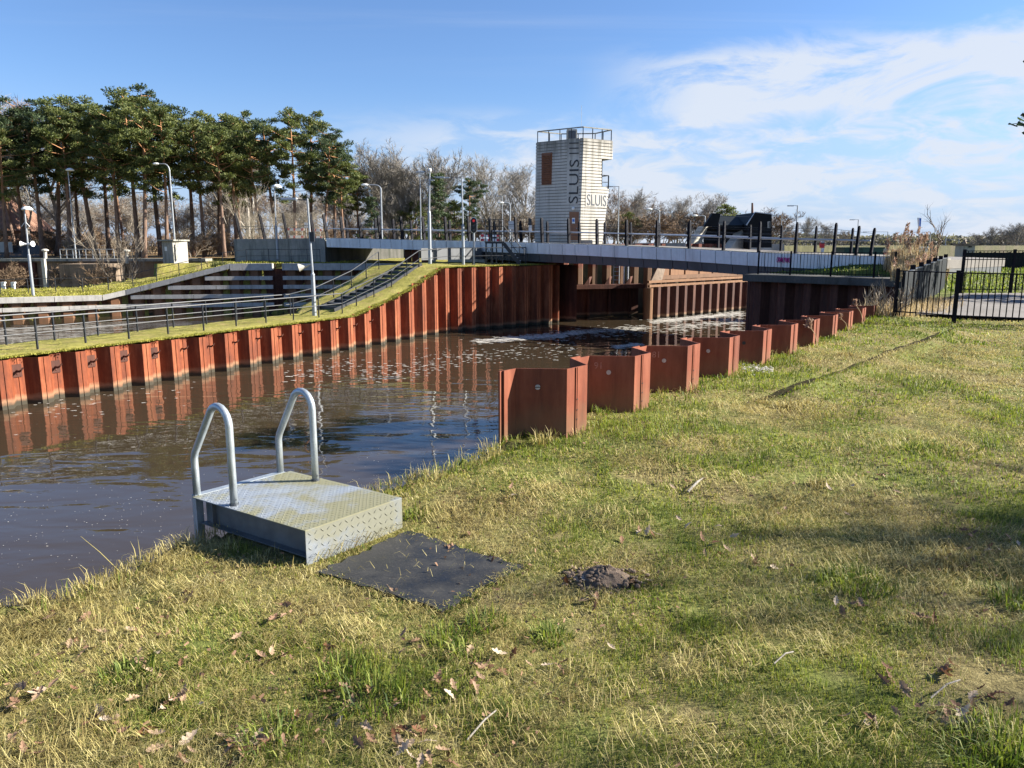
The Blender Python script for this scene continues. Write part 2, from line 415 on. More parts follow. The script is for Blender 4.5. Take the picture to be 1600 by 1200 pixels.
def foam_mat():
    t = NT('white_foam'); p = t.pos(); n = t.noise(p, 25, 4, 0.7)
    tr = t.n('ShaderNodeBsdfTransparent'); ms = t.n('ShaderNodeMixShader'); t.l(t.rng(t.noise(p, 9, 4, 0.7), 0.35, 0.65, 0.25, 0.85), ms.inputs[0]); t.l(tr.outputs[0], ms.inputs[1]); t.l(t.b.outputs[0], ms.inputs[2]); t.l(ms.outputs[0], t.out.inputs['Surface'])
    return t.fin(t.ramp(n, [(0.3, (0.40, 0.38, 0.33)), (0.7, (0.68, 0.66, 0.61))]), 0.7)
M['foam'] = foam_mat()
def soil_mat():
    t = NT('thatch_and_soil'); p = t.pos()
    n = t.noise(p, 1.1, 6, 0.65); f = t.noise(p, 22, 5, 0.7); g = t.noise(p, 120, 3, 0.7)
    c1 = t.ramp(t.math('ADD', t.math('MULTIPLY', f, 0.6), t.math('MULTIPLY', g, 0.4)), [(0.33, (0.06, 0.045, 0.023)), (0.5, (0.18, 0.15, 0.06)), (0.67, (0.33, 0.275, 0.13))])
    c2 = t.ramp(t.math('ADD', t.math('MULTIPLY', f, 0.6), t.math('MULTIPLY', g, 0.4)), [(0.33, (0.045, 0.05, 0.015)), (0.5, (0.13, 0.15, 0.035)), (0.67, (0.24, 0.25, 0.07))])
    c = t.mix(t.rng(n, 0.42, 0.58), c1, c2)
    t.bump(t.math('ADD', f, t.math('MULTIPLY', g, 0.5)), 0.8, 0.03)
    return t.fin(c, 0.95, 0, 0.15)
M['soil'] = soil_mat()
def lawn_mat(name, a, b, d, sc=1.0):
    t = NT(name); p = t.pos(); n = t.noise(p, 0.5 * sc, 5, 0.65); f = t.noise(p, 7 * sc, 5, 0.75); g = t.noise(p, 2.2 * sc, 4, 0.6)
    v = t.math('ADD', t.math('MULTIPLY', f, 0.5), t.math('ADD', t.math('MULTIPLY', n, 0.25), t.math('MULTIPLY', g, 0.25)))
    c = t.ramp(v, [(0.36, d), (0.5, a), (0.62, b)])
    c = t.mix(t.math('MULTIPLY', t.rng(t.noise(p, 1.3 * sc, 6, 0.7), 0.5, 0.66), 0.6), c, tuple(x * y for x, y in zip(b, (1.0, 0.82, 1.3))))
    c = t.mix(t.math('MULTIPLY', t.rng(t.noise(p, 3.1 * sc, 5, 0.7), 0.56, 0.7), 0.55), c, d)
    t.bump(f, 0.9, 0.08)
    return t.fin(c, 0.95, 0, 0.15)
M['lawn'] = lawn_mat('mossy_lawn', (0.23, 0.215, 0.05), (0.33, 0.30, 0.09), (0.12, 0.115, 0.03))
M['lawn_far'] = lawn_mat('far_green_lawn', (0.11, 0.135, 0.03), (0.17, 0.185, 0.05), (0.06, 0.07, 0.02), 0.6)
M['far_field'] = lawn_mat('far_dull_field', (0.085, 0.085, 0.045), (0.12, 0.115, 0.06), (0.055, 0.055, 0.03), 0.2)
M['forest'] = lawn_mat('forest_floor', (0.22, 0.15, 0.07), (0.33, 0.24, 0.12), (0.10, 0.075, 0.035), 0.5)
def blade_mat(name, stops, tr, trf=0.35):
    t = NT(name); p = t.pos()
    n = t.rng(t.noise(p, 1.6, 5, 0.65), 0.3, 0.7)
    v = t.math('ADD', t.math('MULTIPLY', t.rnd(), 0.58), t.math('MULTIPLY', n, 0.40))
    c = t.ramp(v, stops)
    t.translucent(t.mix(1.0, c, tr, 'MULTIPLY'), trf)
    return t.fin(c, 0.6, 0, 0.25)
M['blade_green'] = blade_mat('green_grass_blades', [(0.12, (0.04, 0.07, 0.012)), (0.4, (0.10, 0.145, 0.024)), (0.65, (0.20, 0.235, 0.04)), (0.92, (0.34, 0.34, 0.09))], (1.2, 1.25, 0.7))
M['blade_dry'] = blade_mat('dry_straw_blades', [(0.12, (0.13, 0.09, 0.032)), (0.4, (0.32, 0.265, 0.095)), (0.65, (0.48, 0.415, 0.165)), (0.92, (0.62, 0.55, 0.29))], (1.05, 1.0, 0.8), 0.25)
M['blade_moss'] = blade_mat('mossy_short_blades', [(0.12, (0.10, 0.105, 0.016)), (0.5, (0.27, 0.265, 0.042)), (0.92, (0.47, 0.43, 0.10))], (1.1, 1.15, 0.6), 0.25)
M['blade_reed'] = blade_mat('dry_reed_stems', [(0.12, (0.25, 0.18, 0.09)), (0.5, (0.48, 0.38, 0.22)), (0.92, (0.66, 0.56, 0.38))], (1.0, 0.95, 0.8), 0.3)
M['plume'] = blade_mat('reed_plumes', [(0.12, (0.16, 0.10, 0.07)), (0.5, (0.32, 0.22, 0.16)), (0.92, (0.48, 0.37, 0.3))], (1.0, 0.9, 0.8), 0.35)
def leaf_mat():
    t = NT('dry_oak_leaf'); r = t.orand(); n = t.noise(t.obj(), 40, 3)
    c = t.ramp(t.math('ADD', t.math('MULTIPLY', r, 0.85), t.math('MULTIPLY', n, 0.15)), [(0.1, (0.13, 0.055, 0.025)), (0.4, (0.22, 0.13, 0.08)), (0.7, (0.33, 0.23, 0.15)), (0.95, (0.46, 0.38, 0.29))])
    t.translucent(c, 0.2)
    return t.fin(c, 0.7, 0, 0.25)
M['leaf'] = leaf_mat()
def bark(name, lo, mid, hi, split=None):
    t = NT(name); p = t.obj(); n = t.noise(p, 5, 5, 0.7, (1.5, 1.5, 0.35))
    c = t.ramp(n, [(0.35, lo), (0.65, mid)])
    if split: c = t.mix(t.rng(t.z(p), split[0], split[1]), c, hi)
    t.bump(n, 0.5, 0.04)
    return t.fin(c, 0.9, 0, 0.2)
M['pine_bark'] = bark('pine_bark', (0.10, 0.065, 0.048), (0.22, 0.15, 0.115), (0.33, 0.17, 0.085), (5, 10))
M['grey_bark'] = bark('grey_bark', (0.17, 0.155, 0.13), (0.33, 0.305, 0.27), None)
M['pale_bark'] = bark('pale_twigs', (0.19, 0.16, 0.125), (0.32, 0.275, 0.215), None)
M['brown_twig'] = bark('brown_twigs', (0.13, 0.09, 0.06), (0.24, 0.17, 0.11), None)
def needle_mat(name, a, b, c_):
    t = NT(name); p = t.pos(); n = t.noise(p, 0.45, 3, 0.6)
    v = t.math('ADD', t.math('MULTIPLY', t.rnd(), 0.5), t.math('MULTIPLY', n, 0.5))
    c = t.ramp(v, [(0.2, a), (0.5, b), (0.8, c_)])
    t.translucent(t.mix(1.0, c, (1.1, 1.15, 0.6), 'MULTIPLY'), 0.25)
    return t.fin(c, 0.65, 0, 0.25)
M['needle'] = needle_mat('pine_needles', (0.04, 0.058, 0.022), (0.10, 0.125, 0.04), (0.20, 0.21, 0.075))
M['needle_blue'] = needle_mat('bluish_pine_needles', (0.022, 0.038, 0.022), (0.05, 0.075, 0.038), (0.09, 0.12, 0.06))
M['oakleaf'] = needle_mat('brown_clinging_leaves', (0.13, 0.06, 0.03), (0.25, 0.14, 0.08), (0.36, 0.22, 0.14))
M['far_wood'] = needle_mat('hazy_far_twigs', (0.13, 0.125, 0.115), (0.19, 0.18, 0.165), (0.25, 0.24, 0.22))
def asphalt_mat():
    t = NT('grey_asphalt'); p = t.pos(); f = t.noise(p, 40, 4, 0.7); n = t.noise(p, 0.8, 4)
    c = t.ramp(t.math('ADD', t.math('MULTIPLY', f, 0.5), t.math('MULTIPLY', n, 0.5)), [(0.35, (0.13, 0.12, 0.11)), (0.65, (0.22, 0.205, 0.19))])
    t.bump(f, 0.4, 0.01); return t.fin(c, 0.9, 0, 0.25)
M['asphalt'] = asphalt_mat()

# text as real lettering: a font curve turned into a flat mesh, fitted to a rectangle
def text_geo(txt):
    cu = bpy.data.curves.new('lettering', 'FONT'); cu.body = txt; cu.resolution_u = 3
    o = bpy.data.objects.new('lettering', cu); C.objects.link(o)
    dg = bpy.context.evaluated_depsgraph_get(); dg.update()
    me = bpy.data.meshes.new_from_object(o.evaluated_get(dg))
    vs = np.array([v.co[:] for v in me.vertices]); fs = [tuple(p.vertices) for p in me.polygons]
    bpy.data.objects.remove(o); bpy.data.curves.remove(cu); bpy.data.meshes.remove(me)
    mn = vs.min(0); mxv = vs.max(0); vs[:, 0] = (vs[:, 0] - mn[0]) / (mxv[0] - mn[0]); vs[:, 1] = (vs[:, 1] - mn[1]) / (mxv[1] - mn[1])
    return vs, fs
def text_mb(txt, org, ux, uy, mb=None):
    vs, fs = text_geo(txt); mb = mb or MB()
    return mb.add([Vector(org) + Vector(ux) * v[0] + Vector(uy) * v[1] for v in vs], fs)

# smooth value noise in numpy
_rng = np.random.default_rng(11)
_tab = _rng.random((256, 256))
def vnoise(x, y, sc=1.0, off=0.0):
    x = np.asarray(x) * sc + 37.3 + off; y = np.asarray(y) * sc + 91.7 + off * 1.7
    xi = np.floor(x).astype(int); yi = np.floor(y).astype(int); fx = x - xi; fy = y - yi
    fx = fx * fx * (3 - 2 * fx); fy = fy * fy * (3 - 2 * fy)
    g = lambda a, b: _tab[a % 256, b % 256]
    return (g(xi, yi) * (1 - fx) + g(xi + 1, yi) * fx) * (1 - fy) + (g(xi, yi + 1) * (1 - fx) + g(xi + 1, yi + 1) * fx) * fy
def fbm(x, y, sc=1.0, off=0.0): return 0.55 * vnoise(x, y, sc, off) + 0.3 * vnoise(x, y, sc * 2.1, off + 5) + 0.15 * vnoise(x, y, sc * 4.3, off + 9)
# ================================================================ GROUND AND WATER
BANK = np.array([(-40, -14), (-14, -0.6), (-6, 2.75), (-2.67, 3.72), (-2.42, 3.80), (-2.3, 4.15), (-2.09, 4.62), (-1.5, 5.15), (-0.87, 5.72), (-0.53, 6.06), (-0.12, 6.60)])
# near sheet pile wall: stations of the land side flange ends
NW0, NWH = (-0.07, 6.78), R(39.5)
PITCHP = 1.2
def nw_path(n=12):
    pts = []; x, y = NW0; a = NWH
    for i in range(n):
        pts.append((x, y, a)); x += PITCHP * math.sin(a); y += PITCHP * math.cos(a); a -= R(0.5)
    return pts
NW = nw_path(12)
wallpts = [(x + .05 * math.cos(a), y - .05 * math.sin(a)) for x, y, a in NW]
BANK = np.vstack([BANK, np.array(wallpts[0:]), np.array([(8.55, 17.6), (16.4, 32.4), (12.2, 37.4), (46, 69), (91, 112)])])
def sdist(px, py):
    px = np.asarray(px, float); py = np.asarray(py, float)
    best = np.full(px.shape, 1e9); sg = np.ones(px.shape)
    for (ax, ay), (bx, by) in zip(BANK[:-1], BANK[1:]):
        dx, dy = bx - ax, by - ay; L2 = dx * dx + dy * dy
        t = np.clip(((px - ax) * dx + (py - ay) * dy) / L2, 0, 1)
        qx, qy = ax + t * dx, ay + t * dy; d = np.hypot(px - qx, py - qy)
        cr = dx * (py - ay) - dy * (px - ax)
        m = d < best - 1e-9
        best = np.where(m, d, best); sg = np.where(m, np.where(cr < 0, 1, -1), sg)
    return best * sg
LAWN_LINE = (P(1490, 515, .25), P(1180, 632, .12))  # ends of the dark diagonal line on the lawn
def lawn_line(x, y):
    ax, ay = LAWN_LINE[0].x, LAWN_LINE[0].y; bx, by = LAWN_LINE[1].x, LAWN_LINE[1].y; dx, dy = bx - ax, by - ay; L2 = dx * dx + dy * dy
    t = ((x - ax) * dx + (y - ay) * dy) / L2
    s = ((x - ax) * dy - (y - ay) * dx) / math.sqrt(L2) + 0.05 * (vnoise(x, y, .8, 4) - .5)
    return s, np.clip(np.minimum(t, 1 - t) * 8, 0, 1) * ((t > 0) & (t < 1))
def gz(x, y, bumps=True):
    x = np.asarray(x, float); y = np.asarray(y, float)
    base = np.interp(y, [0, 4.5, 6.5, 9, 12, 16.5, 24, 31, 40], [0, 0, .10, .17, .20, .30, .34, .47, .5])
    # mound behind the ledge fence and the bridge end
    base = base + 0.75 * np.exp(-(((x - 17.6) / 3.0) ** 2 + ((y - 36.0) / 2.6) ** 2)) * (y > 25)
    d = sdist(x, y)
    st = np.where(y > 17, 8.0, 1.25)
    edge = np.where(d < 0, d * st, 0) - np.where((d > 0) & (d < .35) & (y < 6.7), (0.35 - d) ** 2 * .8, 0)
    z = base + np.maximum(edge, -4.2)
    if bumps:
        z = z + 0.05 * (fbm(x, y, 1.3) - .5) + 0.035 * (fbm(x, y, 4.5, 3) - .5) * (y < 25)
        s, w = lawn_line(x, y)
        z = z - 0.05 * np.exp(-(s / .12) ** 2) * w + 0.10 * np.exp(-((s + .24) / .13) ** 2) * w
        # flat under mat and platform
        f = np.exp(-(((x + .62) / .95) ** 2 + ((y - 4.2) / .9) ** 2) ** 2)
        z = z * (1 - f) + np.where(d < 0, z, -0.015) * f
    return z
def grid_mesh(name, xs, ys, zf, mat, smooth=True):
    xx, yy = np.meshgrid(xs, ys); zz = zf(xx, yy); n = len(xs); m = len(ys)
    v = np.stack([xx, yy, zz], -1).reshape(-1, 3)
    i = np.arange(n * m).reshape(m, n)
    q = np.stack([i[:-1, :-1], i[:-1, 1:], i[1:, 1:], i[1:, :-1]], -1).reshape(-1, 4)
    keep = v[q][:, :, 2].max(1) > -3.6
    q = q[keep]
    me = np_mesh(name, v, 4, len(q), q.ravel(), mat)
    if smooth: me.polygons.foreach_set('use_smooth', np.ones(len(q), bool))
    return me
xs = np.concatenate([np.arange(-24, -6, .5), np.arange(-6, 12, .07), np.arange(12, 40.1, .5)])
ys = np.concatenate([np.arange(-12, 1, .4), np.arange(1, 9, .07), np.arange(9, 20.01, .14)])
o = mesh_obj('near_bank_ground', grid_mesh('near_bank_ground', xs, ys, gz, M['soil']), None); tag(o, kind='structure')
xs = np.arange(6, 64.01, .4); ys = np.arange(19.97, 76.01, .4)
o = mesh_obj('right_meadow_ground', grid_mesh('right_meadow_ground', xs, ys, lambda x, y: gz(x, y, False) + .05 * (fbm(x, y, .8) - .5), M['lawn_far']), None); tag(o, kind='structure')
far = MB(); far.add([(64, 20, .5), (900, -60, .5), (1500, 1500, .5), (500, 505, .5), (64, 86, .5)], [(0, 1, 2, 3, 4)])
far.add([(39.8, 20, .32), (39.8, -40, .3), (900, -60, .5), (64, 20, .5)], [(0, 1, 2, 3)])
tag(build('far_right_ground', far, M['far_field']), kind='structure')

wm = MB(); wm.add([(-400, -60, WAT), (400, -60, WAT), (400, 500, WAT), (-400, 500, WAT)], [(0, 1, 2, 3)])
tag(build('canal_water', wm, M['water']), kind='structure')

# tarmac path behind the black fence
pm = MB(); ring = []
pts = [(8.9, 16.9), (9.2, 17.4), (11.2, 20.3), (13.6, 23.6), (20, 24.2), (40, 25.2), (40, 17.2), (20, 16.0), (11.0, 15.9), (9.7, 16.25)]
NPX = []
for i, (x, y) in enumerate(pts): NPX.append((x, y, float(gz(x, y, False)) + .06))
pm.add(NPX, [tuple(range(len(NPX)))])
tag(build('tarmac_path', pm, M['asphalt']), kind='structure')

# ---------------- left canal wall line
LW = [(-24.6, 8.2), (-15.7, 23.2), (-5.32, 41.54), (-4.05, 44.0), (2.9, 50.1)]
def line_walk(poly):
    segs = []; s = 0
    for a, b in zip(poly[:-1], poly[1:]):
        L = math.hypot(b[0] - a[0], b[1] - a[1]); segs.append((s, s + L, a, b)); s += L
    def at(q):
        for s0, s1, a, b in segs:
            if q <= s1 or s1 == segs[-1][1]:
                t = (q - s0) / (s1 - s0); d = ((b[0] - a[0]) / (s1 - s0), (b[1] - a[1]) / (s1 - s0))
                return (a[0] + (b[0] - a[0]) * t, a[1] + (b[1] - a[1]) * t), d
    return at, s
lw_at, lw_len = line_walk(LW)
def lw_top(y): return interp(y, [0, 37.2, 39.07, 40.96, 43.2, 44.0, 52], [-1.58, -1.57, -1.09, -.56, .30, .58, .62])
# strip of land between the canal and the side basin
def strip_w(y): return interp(y, [0, 30, 36.5, 38, 44, 46, 60], [2.9, 2.9, 3.0, 4.4, 5.0, 9, 12])
sv, sf = [], []
S_N, S_M = 220, 14
for i in range(S_N + 1):
    (x, y), d = lw_at(lw_len * i / S_N); nx, ny = -d[1], d[0]
    w = strip_w(y); zt = lw_top(y)
    for j in range(S_M + 1):
        v = j / S_M * w - .12
        zz = zt + .05 + .07 * (float(vnoise(x + nx * v, y + ny * v, 1.5)) - .5) + (.04 if j > 0 else -.02)
        if y > 37 and y < 45: zz += .10 * math.sin(min(1, v / 4) * 3.1)
        sv.append((x + nx * v, y + ny * v, zz))
    v = w - .12; sv.append((x + nx * (v + .25), y + ny * (v + .25), zt - .5)); sv.append((x + nx * (v + .35), y + ny * (v + .35), -3.8))
k = S_M + 3
for i in range(S_N):
    for j in range(k - 1):
        a = i * k + j; sf.append((a, a + k, a + k + 1, a + 1))
smb = MB(); smb.add(sv, sf)
tag(build('canal_strip_ground', smb, M['lawn'], smooth=True), kind='structure')
def strip_pt(s, v, dz=0.0):
    (x, y), d = lw_at(s); return Vector((x - d[1] * v, y + d[0] * v, lw_top(y) + .07 + dz))

# ---------------- land behind the bridge (lock island) and left forest ground
isl = MB()
isl.prism([(4.0, 54.7), (12.4, 58.2), (19.2, 62.6), (60, 100), (140, 175), (30, 260), (-60, 300), (-12, 76), (-2, 62), (1.5, 57.0)], -3.9, 1.78)
tag(build('lock_island_ground', isl, M['far_field']), kind='structure')
WL = [(-60, 45.5), (-34.2, 51.0), (-27.3, 54.5), (-19.0, 56.1), (-6, 56.9), (2, 60)]          # face line of the planked wall
wl_at, wl_len = line_walk(WL)
def wl_top(x): return interp(x, [-80, -28.6, -20.3, 10], [-1.62, -1.62, .52, .52])
def left_h(x, y):
    x = np.asarray(x, float); y = np.asarray(y, float)
    fy = np.interp(x, [p[0] for p in WL], [p[1] for p in WL]); v = y - fy - .45
    zc = np.interp(x, [-80, -28.6, -20.3, 10], [-1.62, -1.62, .52, .52])
    z = zc + np.clip(v, 0, 8) * np.interp(x, [-40, -28, -20], [.10, .12, .03])
    pit = (x < np.interp(v, [1, 19], [-33.0, -24.5])) & (v > 4.0) & (y < np.interp(x, [-75, -27], [71.3, 70.0]))
    fl = .35 + np.clip(v - 15, 0, 60) * .012
    z = np.where(v > 9, np.maximum(z, fl), z)
    z = np.where((y > 69.6) & ~pit, fl, z)
    z = np.where(pit, -2.9, z)
    z = np.where(v < 0, -4.5, z)
    return z + .08 * (fbm(x, y, .9) - .5)
xs = np.arange(-90, 4.01, .35); ys = np.arange(44, 100.01, .35)
o = mesh_obj('left_bank_ground', grid_mesh('left_bank_ground', xs, ys, left_h, M['lawn']), None); tag(o, kind='structure')
ff = MB()
ff.add([(-90, 99.9, .78), (4, 99.9, .78), (4, 400, 1.4), (-600, 400, 1.4), (-600, 60, .8), (-90, 60, .8)], [(0, 1, 2, 3, 4, 5)])
xs2 = [-90, -19.5, -6]; 
ff.add([(-90, 71.5, .62), (-30, 72.5, .68), (-12, 73.5, .7), (0, 78, .75), (4, 99.9, .84), (-90, 99.9, .84)], [(0, 1, 2, 3, 4, 5)])
tag(build('forest_floor_ground', ff, M['forest']), kind='structure')

# ================================================================ SHEET PILES
def pile_mb(prof, z0, z1, th=.014, dz=None):
    """corrugated plate: prof = list of (x,y); thickened sideways, standing from z0 to z1"""
    n = len(prof); off = []
    for i, p in enumerate(prof):
        a = prof[max(i - 1, 0)]; b = prof[min(i + 1, n - 1)]
        dx, dy = b[0] - a[0], b[1] - a[1]; L = math.hypot(dx, dy) or 1
        off.append((p[0] - dy / L * th, p[1] + dx / L * th))
    mb = MB(); poly = list(prof) + off[::-1]
    N = len(poly); vs = [(x, y, z0) for x, y in poly] + [(x, y, z1) for x, y in poly]; fs = []
    for i in range(n - 1):
        fs += [(i, i + 1, N + i + 1, N + i)]
        a, b = 2 * n - 1 - i, 2 * n - 2 - i
        fs += [(b, a, N + a, N + b)]
        fs += [(N + i, N + i + 1, N + b, N + a), (i, a, b, i + 1)]
    fs += [(0, N, N + N - 1, N - 1), (n - 1, n, N + n, N + n - 1)]
    return mb.add(vs, fs)
def pile_prof(o, a, p, h, fi=.33, fo=.33, side=1, start_half=False):
    """o start, a heading from +Y clockwise, pitch p, depth h towards 'side' (right hand = +1)"""
    d = (math.sin(a), math.cos(a)); n = (math.cos(a) * side, -math.sin(a) * side)
    k = p / 1.2; w = (p - (fi + fo) * k) / 2
    st = [(0, 0), (fi * k / 2, 0), (fi * k / 2 + w, h), (fi * k / 2 + w + fo * k, h), (fi * k / 2 + 2 * w + fo * k, 0), (p, 0)]
    return [(o[0] + d[0] * s + n[0] * t, o[1] + d[1] * s + n[1] * t) for s, t in st], d, n, st

# near wall: brown piles with plugs, seams and chalk marks
nw = thing('sheet_pile_wall', (NW[5][0], NW[5][1], .2), 'row of low brown steel sheet piles zigzagging out of the near grass bank', 'sheet pile wall')
for i in range(11):
    x, y, a = NW[i]
    prof, d, n, st = pile_prof((x, y), a, PITCHP, .38)
    if i == 10: prof = prof[:4]
    zt = .745 - .017 * i
    mb = pile_mb(prof, -1.2 if i else -3.6, zt, .012)
    # interlock seam in the middle of the land flange and at the ends
    for s0, t0 in ((.75 - .165, .38),):
        q = (x + d[0] * s0 + n[0] * (t0 + .004), y + d[1] * s0 + n[1] * (t0 + .004))
        mb.box((q[0] - d[0] * .012, q[1] - d[1] * .012, zt / 2 - .3), .014, .012, zt + .6 - .004, -a + math.pi / 2)
        mb.box((q[0] + d[0] * .016, q[1] + d[1] * .016, zt / 2 - .3), .016, .010, zt + .6 - .006, -a + math.pi / 2)
    q = (x - n[0] * .01, y - n[1] * .01)
    for e in (-.02, .02):
        mb.box((q[0] + d[0] * e - n[0] * abs(e), q[1] + d[1] * e - n[1] * abs(e), zt / 2 - .9), .03, .02, zt + 1.8 - .01, -a + math.pi / 2)
    o = build('sheet_pile', mb, M['rust_near'], nw)
    # round plug on the web facing the camera
    A, B = Vector((*prof[1], 0)), Vector((*prof[2], 0)); wd = (B - A).normalized(); wnrm = Vector((wd.y, -wd.x, 0))
    if i < 5:
        c = A + wd * .20 + Vector((0, 0, zt - .17)) + wnrm * .001
        pl = build('plug', MB().disc(c, wnrm, .024, .008, 18), M['plug'] if i != 4 else M['black'], o)
        if i == 0: build('plug_slot', MB().box(c + wnrm * .0095, .05, .003, .007, math.atan2(wd.y, wd.x)), M['black'], pl)
    if i in (1, 2):
        t = {1: '91', 2: '181'}[i]
        org = A + wd * (.05 if i == 1 else .03) + Vector((0, 0, zt - .135)) + wnrm * .004
        build('chalk_mark', text_mb(t, org, wd * (.075 if i == 1 else .11), (0, 0, .07)), M['chalk'], o)
    for hz_ in ((.35, .25, .16) if i < 3 else ()):
        s0 = .75 - .165; q = Vector((x + d[0] * s0 + n[0] * .392, y + d[1] * s0 + n[1] * .392, zt - .77 + hz_ + .12))
        build('bolt_hole', MB().disc(q, (n[0], n[1], 0), .008, .003, 8), M['black'], o)

# far canal wall: orange piles
fw = thing('canal_wall', (-10, 33, WAT), 'long orange rusty sheet pile wall along the far side of the canal', 'sheet pile wall')
s = 0.0; pi_ = 0
while s < lw_len - .3:
    (x, y), d0 = lw_at(s); p = 1.2 if y < 43.4 else 1.04
    (x2, y2), _ = lw_at(min(s + p, lw_len)); a = math.atan2(x2 - x, y2 - y); p = math.hypot(x2 - x, y2 - y)
    if p < .3: break
    prof, d, n, st = pile_prof((x, y), a, p, .38)
    ym = y + d[1] * p / 2; zt = lw_top(ym) - .02 + (.012 * ((pi_ * 7) % 5 - 2))
    mb = pile_mb(prof, WAT - .6, zt, .014)
    for s0, t0 in ((st[2][0] + (st[3][0] - st[2][0]) / 2, .38), (0, 0)):
        q = (x + d[0] * s0 + n[0] * (t0 + .008), y + d[1] * s0 + n[1] * (t0 + .008))
        mb.box((q[0], q[1], (zt + WAT) / 2), .02, .022, zt - WAT - .01, -a + math.pi / 2)
    o = build('sheet_pile', mb, M['rust_far'], fw)
    if 20 < y < 38.2:
        q = Vector((x + d[0] * (p - .06) + n[0] * .02, y + d[1] * (p - .06) + n[1] * .02, zt - .42)); nn = Vector((n[0], n[1], 0)); dd = Vector((d[0], d[1], 0))
        hb = MB()
        if y < 27: hb.box(q, .30, .03, .40, -a + math.pi / 2)
        hb.tube([q + nn * .0, q + nn * .13 + Vector((0, 0, -.02)), q + nn * .22 + dd * .03 + Vector((0, 0, .03)), q + nn * .25 + dd * .08 + Vector((0, 0, .11))], [.035, .035, .03, .02], 7)
        hb.tube([q + nn * .1 + dd * .0, q + nn * .17 - dd * .09 + Vector((0, 0, -.10))], [.03, .022], 6)
        build('mooring_hook', hb, M['rust_dark'], o)
    s += p; pi_ += 1

# ================================================================ SWIM PLATFORM
A_ = Vector((-1.21, 4.27, 0)); e1 = Vector((.48, .60, 0)); W1 = e1.length; e1.normalize(); e2 = Vector((-.91, .61, 0)); D1 = e2.length; e2.normalize()
pf = thing('swim_platform', (-1.45, 4.9, 0), 'galvanised tread plate bathing platform with two tall grab rails over the canal edge', 'platform')
ZT = .205
def pp(u, v, z): return A_ + e1 * u + e2 * v + Vector((0, 0, z))
mb = MB(); mb.slab([pp(0, 0, ZT), pp(W1, 0, ZT), pp(W1, D1, ZT), pp(0, D1, ZT)], (0, 0, -.006))
tb = mb
def lozenge(mb, c, dx, dy, up, L=.024, w=.0058, h=.003):
    dx = dx.normalized(); dy = dy.normalized()
    mb.add([c - dx * L / 2, c + dy * w / 2, c + dx * L / 2, c - dy * w / 2, c + up * h - dx * L * .22, c + up * h + dx * L * .22], [(0, 3, 4), (0, 4, 1), (1, 4, 5), (1, 5, 2), (2, 5, 3), (3, 5, 4)])
stp = .031; nu, nv = int(W1 / stp), int(D1 / stp)
for i in range(nu):
    for j in range(nv):
        c = pp((i + .6) * stp, (j + .6) * stp, ZT + .0005)
        s_ = 1 if (i + j) % 2 else -1
        lozenge(tb, c, e1 + e2 * s_, e1 - e2 * s_, Vector((0, 0, 1)))
deck = build('deck_plate', mb, M['deckplate'], pf)
# folded apron down to the mat
nf = Vector((e1.y, -e1.x, 0))
ap = MB(); ap.slab([pp(0, 0, ZT - .0065), pp(W1, 0, ZT - .0065), pp(W1, 0, -.02), pp(0, 0, -.02)], -nf * .006)
tb = ap; upv = Vector((0, 0, 1)); stp2 = .046
for i in range(int(W1 / stp2)):
    for j in range(4):
        c = pp((i + .6) * stp2, 0, .175 - j * stp2) + nf * .0005
        s_ = 1 if (i + j) % 2 else -1
        lozenge(tb, c, e1 + upv * s_, e1 - upv * s_, nf, .034, .0075, .0035)
apron = build('apron', ap, M['apron'], pf)
# channel sections along both sides
for u, nm in ((.085, 0), (W1 - .085, 0)):
    sb = MB(); sb.slab([pp(u, .01, ZT - .012), pp(u, D1 - .01, ZT - .012), pp(u, D1 - .01, .02), pp(u, .01, .02)], e1 * .006)
    sb.slab([pp(u, .01, .02), pp(u, D1 - .01, .02), pp(u - .05 if u < .3 else u + .05, D1 - .01, .02), pp(u - .05 if u < .3 else u + .05, .01, .02)], (0, 0, -.006))
    for vv in (D1 - .12,):
        sb.slab([pp(u - .028 if u < .3 else u, vv, ZT - .01), pp(u if u < .3 else u + .028, vv, ZT - .01), pp(u if u < .3 else u + .028, vv, .02), pp(u - .028 if u < .3 else u, vv, .02)], e2 * .006)
    build('side_channel', sb, M['galv_shade'], pf)
# grab rails
def bez(p0, p1, p2, n=7): return [p0 * (1 - t) ** 2 + p1 * 2 * t * (1 - t) + p2 * t * t for t in [i / n for i in range(n + 1)]]
for u in (.055, W1 - .06):
    hd = e2
    inn = pp(u, D1 - .36, ZT); out = pp(u, D1 + .035, ZT)
    if u > .3: inn = pp(u, D1 - .34, ZT)
    H0 = .645
    top_i = inn + Vector((0, 0, H0 - .13)); 
    kink = out + Vector((0, 0, .27))
    apex = lerp(inn, out, .42) + Vector((0, 0, H0))
    pts = [inn, inn + Vector((0, 0, .3)), top_i]
    # arch
    c0 = top_i; r = .105; cen = top_i + hd * r
    for kk in range(1, 10):
        t = math.pi * .86 * kk / 9; pts.append(cen + hd * (-r * math.cos(t)) + Vector((0, 0, r * math.sin(t) * 1.15)))
    pts += [lerp(pts[-1], kink, .5), lerp(pts[-1], kink, .93), kink + Vector((0, 0, -.02)), kink + Vector((0, 0, -.07)), out]
    o = build('grab_rail', MB().tube(pts, .0242, 16), M['tube'], pf, smooth=True)
    ct = MB(); ct.tube([inn, inn + Vector((0, 0, .012))], .029, 16); ct.disc(inn + Vector((0, 0, .04)) + nf * .0235, nf, .006, .003, 8)
    build('foot_collar', ct, M['rail_grey'], o)
    pm_ = MB(); pm_.beam(out + Vector((0, 0, .0)), out + Vector((0, 0, -1.2)), .05, .05, e1); build('ladder_post', pm_, M['tube'], o)
